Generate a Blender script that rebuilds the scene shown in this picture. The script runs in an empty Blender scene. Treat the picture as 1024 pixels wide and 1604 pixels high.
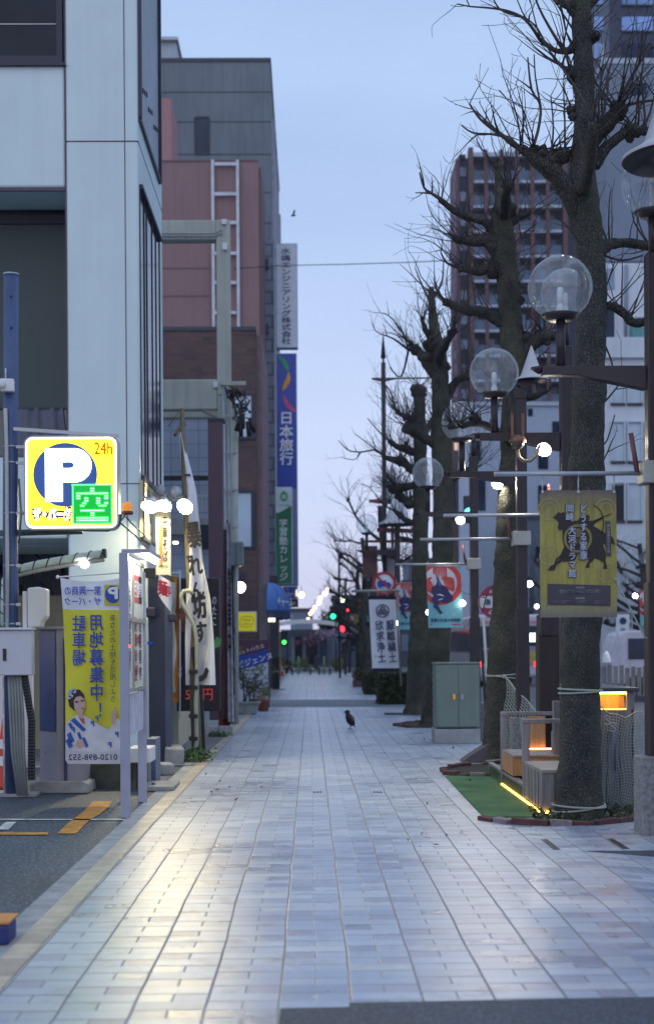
import bpy, math, random
from mathutils import Vector, Matrix, Euler, noise
S = bpy.context.scene
COL = S.collection
rad = math.radians
# ---------------------------------------------------------------- camera
H = 1.47; FP = 2228.0; CX, CY = 512.0, 802.0
SHIFT = 218.0; YAW = math.atan(26.0 / FP); ROLL = rad(-0.40)
cd = bpy.data.cameras.new('camera'); cam = bpy.data.objects.new('camera', cd); COL.objects.link(cam)
cam.location = (0, 0, H); CR = Euler((math.pi / 2, 0, -YAW)).to_matrix() @ Matrix.Rotation(ROLL, 3, 'Z')
cam.rotation_euler = CR.to_euler()
cd.sensor_fit = 'VERTICAL'; cd.sensor_height = 36.0; cd.shift_y = SHIFT / 1604.0; cd.lens = 36.0 * FP / 1604.0
cd.clip_start = 0.1; cd.clip_end = 3000
cd.dof.use_dof = True; cd.dof.focus_distance = 13.0; cd.dof.aperture_fstop = 2.0
S.camera = cam
# ---------------------------------------------------------------- world and sun (blue hour, soft)
SUN_EL, SUN_ROT = 7.0, 200.0
w = bpy.data.worlds.new('World'); S.world = w; w.use_nodes = True
nt = w.node_tree; nt.nodes.clear()
def wn(t, **k):
    n = nt.nodes.new(t)
    for a, b in k.items(): setattr(n, a, b)
    return n
out = wn('ShaderNodeOutputWorld'); bg = wn('ShaderNodeBackground'); bg2 = wn('ShaderNodeBackground'); ad = wn('ShaderNodeAddShader')
sky = wn('ShaderNodeTexSky', sky_type='NISHITA'); sky.sun_disc = False
sky.sun_elevation = rad(SUN_EL); sky.sun_rotation = rad(SUN_ROT); sky.air_density = 1.2; sky.dust_density = 2.0; sky.ozone_density = 3.0
bg.inputs['Strength'].default_value = 0.015
nt.links.new(sky.outputs[0], bg.inputs[0])
tc = wn('ShaderNodeTexCoord'); sp = wn('ShaderNodeSeparateXYZ'); rp = wn('ShaderNodeValToRGB')
nt.links.new(tc.outputs['Generated'], sp.inputs[0]); nt.links.new(sp.outputs[2], rp.inputs[0])
el = rp.color_ramp.elements
el[0].position = 0.0; el[0].color = (0.64, 0.63, 0.79, 1)
el[1].position = 1.0; el[1].color = (0.60, 0.77, 1.0, 1)
for p, c in ((0.10, (0.54, 0.60, 0.82)), (0.26, (0.42, 0.535, 0.78)), (0.42, (0.375, 0.505, 0.75))):
    e = el.new(p); e.color = (*c, 1)
nz = wn('ShaderNodeTexNoise'); nz.inputs['Scale'].default_value = 2.2; nz.inputs['Detail'].default_value = 4
mp = wn('ShaderNodeMapping'); mp.inputs['Scale'].default_value = (1, 1, 5)
nt.links.new(tc.outputs['Generated'], mp.inputs[0]); nt.links.new(mp.outputs[0], nz.inputs['Vector'])
mx = wn('ShaderNodeMix', data_type='RGBA', blend_type='MULTIPLY'); mx.inputs[0].default_value = 0.55
r2 = wn('ShaderNodeValToRGB'); r2.color_ramp.elements[0].color = (0.78, 0.80, 0.86, 1); r2.color_ramp.elements[1].color = (1.15, 1.12, 1.08, 1)
r2.color_ramp.elements[0].position = 0.3; r2.color_ramp.elements[1].position = 0.7
nt.links.new(nz.outputs[0], r2.inputs[0])
nt.links.new(rp.outputs[0], mx.inputs[6]); nt.links.new(r2.outputs[0], mx.inputs[7])
nt.links.new(mx.outputs[2], bg2.inputs[0]); bg2.inputs['Strength'].default_value = 1.0
nt.links.new(bg.outputs[0], ad.inputs[0]); nt.links.new(bg2.outputs[0], ad.inputs[1]); nt.links.new(ad.outputs[0], out.inputs[0])
sd = bpy.data.lights.new('sun', 'SUN'); sd.energy = 0.25; sd.angle = rad(50); sd.color = (1.0, 0.93, 0.88)
so = bpy.data.objects.new('sun', sd); COL.objects.link(so)
az = rad(SUN_ROT)
so.rotation_euler = Vector((math.sin(az) * math.cos(rad(25)), math.cos(az) * math.cos(rad(25)), math.sin(rad(25)))).to_track_quat('Z', 'Y').to_euler()
S.view_settings.view_transform = 'Standard'; S.view_settings.look = 'None'; S.view_settings.exposure = 0.25; S.view_settings.gamma = 1.0
S.cycles.max_bounces = 6; S.cycles.transparent_max_bounces = 16; S.cycles.sample_clamp_indirect = 6.0
S.cycles.use_denoising = True; S.cycles.caustics_reflective = False; S.cycles.caustics_refractive = False
# ---------------------------------------------------------------- pixel -> place
def ray(px, py): return CR @ Vector(((px - CX) / FP, (SHIFT - (py - CY)) / FP, -1.0))
def P(px, py, d):
    r = ray(px, py); t = d / r.y
    return Vector((r.x * t, d, H + r.z * t))
def G(px, py, z=0.0):
    r = ray(px, py); t = (z - H) / r.z
    return Vector((r.x * t, r.y * t, z))
def PX(px, py, X):
    r = ray(px, py); t = X / r.x
    return Vector((X, r.y * t, H + r.z * t))
def rect(x0, y0, x1, y1, d):
    ym, xm = (y0 + y1) / 2, (x0 + x1) / 2
    return P(x0, ym, d).x, P(x1, ym, d).x, P(xm, y1, d).z, P(xm, y0, d).z
# ---------------------------------------------------------------- mesh builder
FRONT = (Vector((1, 0, 0)), Vector((0, 0, 1)))          # faces the street's near end
EAST = (Vector((0, 1, 0)), Vector((0, 0, 1)))           # faces the street from its west side
MIRR = (Vector((-1, 0, 0)), Vector((0, 0, 1)))
_tx = {}
def text_mesh(body, bold, spacing):
    k = (body, bold, spacing)
    if k not in _tx:
        cu = bpy.data.curves.new('t', 'FONT'); cu.body = body; cu.size = 1.0
        cu.align_x = 'CENTER'; cu.align_y = 'CENTER'; cu.resolution_u = 2; cu.offset = bold; cu.space_line = spacing
        o = bpy.data.objects.new('t', cu); COL.objects.link(o)
        dg = bpy.context.evaluated_depsgraph_get(); dg.update()
        me = bpy.data.meshes.new_from_object(o.evaluated_get(dg))
        vs = [v.co.copy() for v in me.vertices]; fs = [tuple(p.vertices) for p in me.polygons]
        if vs:   # centre on the ink and make it one unit tall for one line
            x0 = min(v.x for v in vs); x1 = max(v.x for v in vs); y0 = min(v.y for v in vs); y1 = max(v.y for v in vs)
            c = Vector(((x0 + x1) / 2, (y0 + y1) / 2, 0)); vs = [v - c for v in vs]
            _tx[k] = (vs, fs, x1 - x0, y1 - y0)
        else: _tx[k] = ([], [], 1, 1)
        bpy.data.objects.remove(o); bpy.data.meshes.remove(me); bpy.data.curves.remove(cu)
    return _tx[k]
class MB:
    def __init__(s): s.v = []; s.f = []; s.m = []; s.s = []
    def add(s, vs, fs, mi=0, sm=False):
        b = len(s.v); s.v += [Vector(v) for v in vs]
        for f in fs: s.f.append(tuple(b + i for i in f)); s.m.append(mi); s.s.append(sm)
        return s
    def box(s, x0, x1, y0, y1, z0, z1, mi=0):
        if x0 > x1: x0, x1 = x1, x0
        if y0 > y1: y0, y1 = y1, y0
        if z0 > z1: z0, z1 = z1, z0
        v = [(x, y, z) for z in (z0, z1) for y in (y0, y1) for x in (x0, x1)]
        return s.add(v, [(0, 2, 3, 1), (4, 5, 7, 6), (0, 1, 5, 4), (2, 6, 7, 3), (0, 4, 6, 2), (1, 3, 7, 5)], mi)
    def ob(s, c, sz, r=(0, 0, 0), mi=0):
        M = Matrix.Translation(Vector(c)) @ Euler(r).to_matrix().to_4x4(); hx, hy, hz = sz[0] / 2, sz[1] / 2, sz[2] / 2
        v = [M @ Vector((x, y, z)) for z in (-hz, hz) for y in (-hy, hy) for x in (-hx, hx)]
        return s.add(v, [(0, 2, 3, 1), (4, 5, 7, 6), (0, 1, 5, 4), (2, 6, 7, 3), (0, 4, 6, 2), (1, 3, 7, 5)], mi)
    def bp(s, x0, y0, x1, y1, d, dep, mi=0):
        a, b, c, e = rect(x0, y0, x1, y1, d); return s.box(a, b, d, d + dep, c, e, mi)
    def beam(s, a, b, w, h=None, mi=0):
        h = h or w; a = Vector(a); b = Vector(b); t = (b - a).normalized()
        u = t.cross(Vector((0, 0, 1)));
        if u.length < 1e-3: u = Vector((1, 0, 0))
        u.normalize(); v = u.cross(t); vs = []
        for p in (a, b):
            for i, j in ((-1, -1), (1, -1), (1, 1), (-1, 1)): vs.append(p + u * (i * w / 2) + v * (j * h / 2))
        return s.add(vs, [(0, 1, 2, 3), (7, 6, 5, 4), (0, 4, 5, 1), (1, 5, 6, 2), (2, 6, 7, 3), (3, 7, 4, 0)], mi)
    def tube(s, pts, rs, n=8, mi=0, sm=True, bump=0.0, seed=0.0):
        pts = [Vector(p) for p in pts]; m = len(pts)
        if isinstance(rs, (int, float)): rs = [rs] * m
        vs = []; fs = []; pu = None
        for i, p in enumerate(pts):
            t = (pts[min(i + 1, m - 1)] - pts[max(i - 1, 0)])
            if t.length < 1e-9: t = Vector((0, 0, 1))
            t.normalize()
            if pu is None:
                u = t.cross(Vector((0.31, 0.95, 0.05)));
                if u.length < 0.05: u = t.cross(Vector((1, 0, 0)))
            else: u = pu - t * pu.dot(t)
            u.normalize(); pu = u; v = t.cross(u)
            for k in range(n):
                a = 2 * math.pi * k / n; dr = u * math.cos(a) + v * math.sin(a); r = rs[i]
                if bump:
                    q = p + dr * r
                    r *= 1 + bump * (noise.noise(q * 5.0 + Vector((seed, 0, 0))) * 0.9 + noise.noise(q * 14 + Vector((0, seed, 0))) * 0.5)
                vs.append(p + dr * r)
        for i in range(m - 1):
            for k in range(n): fs.append((i * n + k, i * n + (k + 1) % n, (i + 1) * n + (k + 1) % n, (i + 1) * n + k))
        s.add(vs, fs, mi, sm); b = len(s.v) - len(vs)
        if n > 3 or m < 4:
            s.f.append(tuple(b + k for k in reversed(range(n)))); s.m.append(mi); s.s.append(False)
            s.f.append(tuple(b + (m - 1) * n + k for k in range(n))); s.m.append(mi); s.s.append(False)
        return s
    def lathe(s, prof, c, n=24, mi=0, R=None, sm=True):
        c = Vector(c); vs = []; fs = []
        for r, z in prof:
            for k in range(n):
                a = 2 * math.pi * k / n; p = Vector((r * math.cos(a), r * math.sin(a), z))
                vs.append(c + (R @ p if R else p))
        for i in range(len(prof) - 1):
            for k in range(n): fs.append((i * n + k, i * n + (k + 1) % n, (i + 1) * n + (k + 1) % n, (i + 1) * n + k))
        return s.add(vs, fs, mi, sm)
    def sph(s, c, r, n=12, mi=0, sc=(1, 1, 1), bump=0, seed=0, R=None):
        pr = [(math.sin(math.pi * i / (n // 2 + 2)), -math.cos(math.pi * i / (n // 2 + 2))) for i in range(n // 2 + 3)]
        b = len(s.v); s.lathe(pr, (0, 0, 0), n, mi); c = Vector(c)
        for i in range(b, len(s.v)):
            p = s.v[i].copy(); k = r
            if bump: k *= 1 + bump * noise.noise(p * 1.7 + Vector((seed, seed * 2, 3)))
            p = Vector((p.x * sc[0], p.y * sc[1], p.z * sc[2])) * k
            s.v[i] = c + (R @ p if R else p)
        return s
    def poly(s, pts, o, fr, th=0.0, mi=0):
        u, v = fr; n = u.cross(v); o = Vector(o); k = len(pts)
        a = [o + u * p[0] + v * p[1] for p in pts]
        if th <= 0: return s.add(a, [tuple(range(k))], mi)
        b = [q - n * th for q in a]
        return s.add(a + b, [tuple(range(k)), tuple(reversed(range(k, 2 * k)))] + [(i, i + k, (i + 1) % k + k, (i + 1) % k) for i in range(k)], mi)
    def disc(s, c, r, fr, mi=0, n=24, r2=0.0, sy=1.0):
        u, v = fr; c = Vector(c)
        a = [c + u * r * math.cos(2 * math.pi * k / n) + v * r * sy * math.sin(2 * math.pi * k / n) for k in range(n)]
        if r2 <= 0: return s.add(a, [tuple(range(n))], mi)
        b = [c + (q - c) * (r2 / r) for q in a]
        return s.add(a + b, [(k, (k + 1) % n, (k + 1) % n + n, k + n) for k in range(n)], mi)
    def text(s, body, o, fr, mi=0, h=None, w=None, size=None, bold=0.0, spacing=1.0, rot=0.0):
        vs, fs, tw, th = text_mesh(body, 0.0, spacing)
        k1 = k2 = size or 1.0
        if h: k2 = h / th; k1 = k2
        if w: k1 = w / tw; k2 = k2 if h else k1
        u, v = fr; o = Vector(o); nrm = Vector((0, -1, 0)) if abs(u.y) < 0.5 else Vector((1, 0, 0))
        if rot: u, v = u * math.cos(rot) + v * math.sin(rot), v * math.cos(rot) - u * math.sin(rot)
        em = k2 * th / max(1, body.count('\n') + 1); e = bold * em * 0.55   # heavier weight: slightly shifted layers
        for i, (a, b) in enumerate([(0, 0)] if bold < 0.005 else [(0, 0), (1, 1), (-1, -1), (1, -1), (-1, 1)] + ([(1.4, 0), (-1.4, 0), (0, 1.4), (0, -1.4)] if bold > 0.04 else [])):
            s.add([o + u * (p.x * k1 + a * e) + v * (p.y * k2 + b * e) + nrm * (i * 0.0003) for p in vs], fs, mi)
        return s
    def grid(s, fn, nu, nv, mi=0, sm=True):
        vs = [fn(i / nu, j / nv) for j in range(nv + 1) for i in range(nu + 1)]; q = nu + 1
        return s.add(vs, [(j * q + i, j * q + i + 1, (j + 1) * q + i + 1, (j + 1) * q + i) for j in range(nv) for i in range(nu)], mi, sm)
    def warp(s, fn):
        s.v = [Vector(fn(v)) for v in s.v]; return s
    def build(s, name, mats, parent=None, label=None, bevel=0.0, kind=None, origin=None):
        if not isinstance(mats, (list, tuple)): mats = [mats]
        me = bpy.data.meshes.new(name)
        off = Vector(origin) if origin is not None else Vector((0, 0, 0))
        if parent is not None: off = ROOTLOC.get(parent.name, Vector((0, 0, 0)))
        me.from_pydata([v - off for v in s.v], [], s.f)
        for m in mats: me.materials.append(m)
        me.polygons.foreach_set('material_index', s.m); me.polygons.foreach_set('use_smooth', s.s)
        me.validate(); me.update()
        o = bpy.data.objects.new(name, me); COL.objects.link(o)
        if parent is not None: o.parent = parent; ROOTLOC[o.name] = off
        else: o.location = off
        if label: o['label'] = label
        if kind: o['kind'] = kind
        if bevel:
            b = o.modifiers.new('bevel', 'BEVEL'); b.width = bevel; b.segments = 2; b.limit_method = 'ANGLE'; b.angle_limit = rad(40)
        return o
ROOTLOC = {}
def thing(name, label, cat, loc=(0, 0, 0), group=None):
    o = bpy.data.objects.new(name, None); COL.objects.link(o); o.empty_display_size = 0.2
    o.location = loc; ROOTLOC[o.name] = Vector(loc)
    o['label'] = label; o['category'] = cat
    if group: o['group'] = group
    return o
def tag(o, label, cat, group=None):
    o['label'] = label; o['category'] = cat
    if group: o['group'] = group
    return o
def copy_thing(root, loc, label=None, rz=0.0, sc=1.0, skip=()):
    def cp(o, par):
        c = o.copy(); COL.objects.link(c); c.parent = par
        for ch in list(o.children):
            if ch.name.split('.')[0] not in skip: cp(ch, c)
        return c
    r = cp(root, None); r.location = loc; r.rotation_euler = (0, 0, rz); r.scale = (sc, sc, sc); ROOTLOC[r.name] = Vector(loc)
    if label: r['label'] = label
    return r
# ---------------------------------------------------------------- materials
class NT:
    def __init__(s, name):
        s.mat = bpy.data.materials.new(name); s.mat.use_nodes = True; s.t = s.mat.node_tree
        s.b = s.t.nodes['Principled BSDF']; s.out = s.t.nodes['Material Output']
    def n(s, t, ins=None, **k):
        x = s.t.nodes.new(t)
        for a, b in k.items(): setattr(x, a, b)
        for a, b in (ins or {}).items():
            if hasattr(b, 'is_output') or hasattr(b, 'links'): s.t.links.new(b, x.inputs[a])
            else: x.inputs[a].default_value = b
        return x
    def l(s, a, b): s.t.links.new(a, b)
    def m(s, op, a, b=0.0, c=None):
        x = s.n('ShaderNodeMath', operation=op)
        for i, q in enumerate((a, b, c)):
            if q is None: continue
            if hasattr(q, 'links'): s.l(q, x.inputs[i])
            else: x.inputs[i].default_value = q
        return x.outputs[0]
    def mix(s, f, a, b, bt='MIX'):
        x = s.n('ShaderNodeMix', data_type='RGBA', blend_type=bt)
        for i, q in ((0, f), (6, a), (7, b)):
            if hasattr(q, 'links'): s.l(q, x.inputs[i])
            else: x.inputs[i].default_value = (*q, 1) if isinstance(q, tuple) and len(q) == 3 else q
        return x.outputs[2]
    def ramp(s, f, stops):
        x = s.n('ShaderNodeValToRGB'); s.l(f, x.inputs[0]); e = x.color_ramp.elements
        e[0].position, e[0].color = stops[0][0], (*stops[0][1], 1); e[1].position, e[1].color = stops[-1][0], (*stops[-1][1], 1)
        for p, c in stops[1:-1]: q = e.new(p); q.color = (*c, 1)
        return x.outputs[0]
    def noise(s, vec, sc, det=4, rough=0.55): return s.n('ShaderNodeTexNoise', {'Vector': vec, 'Scale': sc, 'Detail': det, 'Roughness': rough}).outputs[0]
_M = {}
def mat(name, c, rough=0.6, metal=0.0, var=0.14, sc=3.0, bump=0.0, bsc=60.0, streak=0.0, em=0.0, emc=None, spec=0.4, coat=0.0):
    if name in _M: return _M[name]
    N = NT(name); co = N.n('ShaderNodeTexCoord').outputs['Object']
    f = N.noise(co, sc, 5)
    lo = tuple(max(0, x * (1 - 1.6 * var)) for x in c); hi = tuple(min(1, x * (1 + 1.6 * var)) for x in c)
    col = N.ramp(f, [(0.25, lo), (0.75, hi)])
    if streak:
        mpn = N.n('ShaderNodeMapping', {'Vector': co}); mpn.inputs['Scale'].default_value = (7, 7, 0.35)
        g = N.noise(mpn.outputs[0], 1.0, 4); k = N.ramp(g, [(0.45, (1, 1, 1)), (0.75, (1 - streak,) * 3)])
        col = N.mix(1.0, col, k, 'MULTIPLY')
    N.l(col, N.b.inputs['Base Color'])
    rg = N.m('MULTIPLY_ADD', f, 0.25, rough - 0.12); N.l(rg, N.b.inputs['Roughness'])
    N.b.inputs['Metallic'].default_value = metal; N.b.inputs['Specular IOR Level'].default_value = spec
    if coat: N.b.inputs['Coat Weight'].default_value = coat
    if bump:
        bp = N.n('ShaderNodeBump', {'Height': N.noise(co, bsc, 4), 'Strength': bump, 'Distance': 0.02}); N.l(bp.outputs[0], N.b.inputs['Normal'])
    if em:
        N.b.inputs['Emission Color'].default_value = (*(emc or c), 1); N.b.inputs['Emission Strength'].default_value = em
    _M[name] = N.mat; return N.mat
def glow(name, c, st): return mat(name, c, 0.5, em=st, emc=c, var=0.0)
def glassy(name, c=(0.03, 0.04, 0.05), rough=0.06, spec=0.6):
    """dark window glass: dim room behind, mirror-like front"""
    if name in _M: return _M[name]
    N = NT(name); co = N.n('ShaderNodeTexCoord').outputs['Object']; f = N.noise(co, 0.7, 3)
    N.l(N.ramp(f, [(0.3, tuple(x * 0.5 for x in c)), (0.7, tuple(x * 1.5 for x in c))]), N.b.inputs['Base Color'])
    N.b.inputs['Roughness'].default_value = rough; N.b.inputs['Specular IOR Level'].default_value = spec
    b = N.n('ShaderNodeBump', {'Height': N.noise(co, 0.9, 2), 'Strength': 0.06, 'Distance': 0.05}); N.l(b.outputs[0], N.b.inputs['Normal'])
    _M[name] = N.mat; return N.mat
def clear_glass():
    N = NT('clear globe glass'); tr = N.n('ShaderNodeBsdfTransparent'); tr.inputs[0].default_value = (0.93, 0.95, 0.97, 1)
    gl = N.n('ShaderNodeBsdfGlossy'); gl.inputs['Roughness'].default_value = 0.03
    co = N.n('ShaderNodeTexCoord').outputs['Object']
    lw = N.n('ShaderNodeLayerWeight', {'Blend': 0.22}); k = N.m('ADD', N.m('POWER', lw.outputs['Facing'], 2.2), 0.05); k = N.m('MINIMUM', N.m('MULTIPLY', k, 0.9), 0.8)
    ms = N.n('ShaderNodeMixShader'); N.l(k, ms.inputs[0]); N.l(tr.outputs[0], ms.inputs[1]); N.l(gl.outputs[0], ms.inputs[2])
    df = N.n('ShaderNodeBsdfDiffuse'); df.inputs[0].default_value = (0.55, 0.6, 0.66, 1)
    dk = N.m('ADD', N.m('MULTIPLY_ADD', N.ramp(N.noise(co, 9, 6), [(0.35, (0, 0, 0)), (0.8, (1, 1, 1))]), 0.22, 0.05), N.m('MULTIPLY', N.m('POWER', lw.outputs['Facing'], 2.5), 0.5))
    m2 = N.n('ShaderNodeMixShader'); N.l(dk, m2.inputs[0]); N.l(ms.outputs[0], m2.inputs[1]); N.l(df.outputs[0], m2.inputs[2])
    N.l(m2.outputs[0], N.out.inputs[0]); return N.mat
def paver():
    N = NT('pale paving stones'); g = N.n('ShaderNodeNewGeometry').outputs['Position']
    sp = N.n('ShaderNodeSeparateXYZ', {'Vector': g})
    wob = N.m('MULTIPLY', N.m('SUBTRACT', N.noise(g, 0.8, 2), 0.5), 0.03)
    u = N.m('DIVIDE', N.m('ADD', N.m('ADD', sp.outputs[0], 0.14 + 30.2), wob), 0.302); cu = N.m('FLOOR', u); fu = N.m('FRACT', u)
    par = N.m('MODULO', cu, 2.0)
    v = N.m('ADD', N.m('DIVIDE', N.m('ADD', sp.outputs[1], 20.0), 0.1375), N.m('MULTIPLY', par, 1.0)); rv = N.m('FLOOR', v); fv = N.m('FRACT', v)
    r4 = N.m('MODULO', rv, 4.0)
    isplit = N.m('COMPARE', N.m('MODULO', rv, 2.0), 1.0, 0.2); isdark = N.m('COMPARE', r4, 3.0, 0.2)
    half = N.m('GREATER_THAN', fu, 0.5)
    du = N.m('MULTIPLY', N.m('SUBTRACT', 0.5, N.m('ABSOLUTE', N.m('SUBTRACT', fu, 0.5))), 0.302)
    dv = N.m('MULTIPLY', N.m('SUBTRACT', 0.5, N.m('ABSOLUTE', N.m('SUBTRACT', fv, 0.5))), 0.1375)
    dh = N.m('ADD', N.m('MULTIPLY', N.m('ABSOLUTE', N.m('SUBTRACT', fu, 0.5)), 0.302), N.m('MULTIPLY', N.m('SUBTRACT', 1.0, isplit), 1.0))
    def line(dist, w): return N.m('SUBTRACT', 1.0, N.n('ShaderNodeMapRange', {'Value': dist, 'From Min': w * 0.35, 'From Max': w}, interpolation_type='SMOOTHSTEP').outputs[0])
    jn = N.noise(g, 2.4, 3); ju = N.m('MULTIPLY', line(du, 0.0072), N.m('MULTIPLY_ADD', jn, 0.9, 0.5)); jv = line(dv, 0.0045); fv2 = N.m('FRACT', N.m('DIVIDE', v, 2.0)); jv2 = N.m('MULTIPLY', line(N.m('MULTIPLY', N.m('SUBTRACT', 0.5, N.m('ABSOLUTE', N.m('SUBTRACT', fv2, 0.5))), 0.275), 0.0085), N.m('MULTIPLY_ADD', N.noise(g, 3.1, 3), 0.8, 0.45)); jh = line(dh, 0.0060)
    j = N.m('MAXIMUM', N.m('MAXIMUM', ju, jv2), N.m('MAXIMUM', N.m('MULTIPLY', jv, 0.35), N.m('MULTIPLY', jh, 0.7)))
    cell = N.n('ShaderNodeCombineXYZ', {'X': cu, 'Y': rv, 'Z': N.m('MULTIPLY', half, isplit)})
    rnd = N.n('ShaderNodeTexWhiteNoise', {'Vector': cell.outputs[0]}, noise_dimensions='3D').outputs[0]
    sidesel = N.m('COMPARE', half, N.m('MODULO', cu, 2.0), 0.2)
    dark = N.m('MULTIPLY', N.m('MULTIPLY', isdark, sidesel), N.m('MULTIPLY', N.m('GREATER_THAN', N.n('ShaderNodeTexWhiteNoise', {'Vector': N.n('ShaderNodeCombineXYZ', {'X': rv, 'Y': cu}).outputs[0]}, noise_dimensions='3D').outputs[0], 0.3), N.m('MULTIPLY_ADD', rnd, 0.5, 0.35)))
    base = N.ramp(rnd, [(0.0, (0.29, 0.335, 0.44)), (0.2, (0.36, 0.42, 0.53)), (0.6, (0.415, 0.48, 0.60)), (0.86, (0.45, 0.50, 0.59)), (1.0, (0.50, 0.52, 0.57))])
    base = N.mix(N.m('MULTIPLY', isdark, 0.28), base, (0.40, 0.42, 0.52)); base = N.mix(dark, base, (0.30, 0.30, 0.42))
    st = N.noise(g, 0.55, 6, 0.62); base = N.mix(1.0, base, N.ramp(st, [(0.3, (0.70, 0.71, 0.78)), (0.62, (1.04, 1.03, 1.0))]), 'MULTIPLY')
    sp2 = N.noise(g, 120, 3); base = N.mix(1.0, base, N.ramp(sp2, [(0.3, (0.80, 0.80, 0.80)), (0.6, (1.05, 1.05, 1.05))]), 'MULTIPLY')
    dirt = N.noise(g, 3.5, 6, 0.7); base = N.mix(1.0, base, N.ramp(dirt, [(0.30, (0.62, 0.60, 0.60)), (0.46, (1, 1, 1))]), 'MULTIPLY')
    gum = N.n('ShaderNodeTexVoronoi', {'Vector': g, 'Scale': 2.1}).outputs['Distance']; base = N.mix(N.m('MULTIPLY', N.m('LESS_THAN', N.m('ADD', gum, N.m('MULTIPLY', N.noise(g, 30, 2), 0.03)), 0.052), 0.4), base, (0.16, 0.16, 0.19))
    cr = N.noise(g, 1.1, 8, 0.75); base = N.mix(N.m('MULTIPLY', N.m('LESS_THAN', N.m('ABSOLUTE', N.m('SUBTRACT', cr, 0.5)), 0.0016), 0.5), base, (0.14, 0.13, 0.16))
    jc = N.ramp(N.noise(g, 1.2, 3), [(0.3, (0.04, 0.038, 0.06)), (0.7, (0.17, 0.16, 0.18))])
    col = N.mix(N.m('MINIMUM', j, 1.0), base, jc); N.l(col, N.b.inputs['Base Color'])
    rg = N.m('ADD', N.m('MULTIPLY_ADD', st, 0.22, 0.17), N.m('MULTIPLY', rnd, 0.10)); rg = N.m('ADD', rg, N.m('MULTIPLY', j, 0.25)); N.l(rg, N.b.inputs['Roughness'])
    N.b.inputs['Specular IOR Level'].default_value = 0.8
    hgt = N.m('ADD', N.m('ADD', N.m('MULTIPLY', j, -0.7), N.m('MULTIPLY', rnd, 0.16)), N.m('MULTIPLY', sp2, 0.35))
    hgt = N.m('ADD', hgt, N.m('MULTIPLY', N.noise(g, 6, 3), 0.5))
    b = N.n('ShaderNodeBump', {'Height': hgt, 'Strength': 0.35, 'Distance': 0.012}); N.l(b.outputs[0], N.b.inputs['Normal'])
    return N.mat
def asphalt(name, c=(0.052, 0.064, 0.085), sc=42, spot=0.8):
    N = NT(name); g = N.n('ShaderNodeNewGeometry').outputs['Position']
    a = N.noise(g, sc, 3, 0.7); l = N.noise(g, 0.5, 5)
    col = N.ramp(a, [(0.3, tuple(x * 0.45 for x in c)), (0.52, c), (0.66, tuple(min(1, x * 3.6) for x in c))])
    col = N.mix(1.0, col, N.ramp(l, [(0.3, (0.62, 0.62, 0.66)), (0.7, (1.25, 1.25, 1.2))]), 'MULTIPLY'); N.l(col, N.b.inputs['Base Color'])
    N.l(N.m('MULTIPLY_ADD', l, 0.25, 0.55), N.b.inputs['Roughness'])
    b = N.n('ShaderNodeBump', {'Height': a, 'Strength': spot, 'Distance': 0.01}); N.l(b.outputs[0], N.b.inputs['Normal']); return N.mat
def bark(name, c1, c2, moss, mossamt, scale=26):
    N = NT(name); co = N.n('ShaderNodeTexCoord').outputs['Object']
    mpn = N.n('ShaderNodeMapping', {'Vector': co}); mpn.inputs['Scale'].default_value = (1, 1, 0.55)
    vv = N.n('ShaderNodeTexVoronoi', {'Vector': mpn.outputs[0], 'Scale': scale}, feature='DISTANCE_TO_EDGE').outputs['Distance']
    vz = N.ramp(vv, [(0.0, (0, 0, 0)), (0.16, (1, 1, 1))]); f = N.noise(co, 3.2, 6, 0.65); f2 = N.noise(co, 38, 4)
    col = N.ramp(f, [(0.3, c1), (0.7, c2)]); col = N.mix(1.0, col, N.ramp(N.noise(co, 1.1, 5, 0.7), [(0.35, (0.62, 0.62, 0.66)), (0.62, (1.3, 1.28, 1.2))]), 'MULTIPLY'); col = N.mix(1.0, col, N.ramp(vv, [(0.0, (0.68, 0.68, 0.72)), (0.10, (1.08, 1.08, 1.08))]), 'MULTIPLY')
    col = N.mix(1.0, col, N.ramp(f2, [(0.3, (0.75, 0.75, 0.75)), (0.7, (1.25, 1.25, 1.25))]), 'MULTIPLY')
    mk = N.ramp(N.noise(co, 1.7, 6, 0.7), [(0.5 - 0.12 * mossamt, (0, 0, 0)), (0.66 - 0.1 * mossamt, (1, 1, 1))])
    col = N.mix(N.m('MULTIPLY', mk, mossamt), col, moss); N.l(col, N.b.inputs['Base Color'])
    N.b.inputs['Roughness'].default_value = 0.85; N.b.inputs['Specular IOR Level'].default_value = 0.25
    hh = N.m('ADD', vz, N.m('MULTIPLY', f2, 0.8)); b = N.n('ShaderNodeBump', {'Height': hh, 'Strength': 0.85, 'Distance': 0.02}); N.l(b.outputs[0], N.b.inputs['Normal'])
    return N.mat
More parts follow.
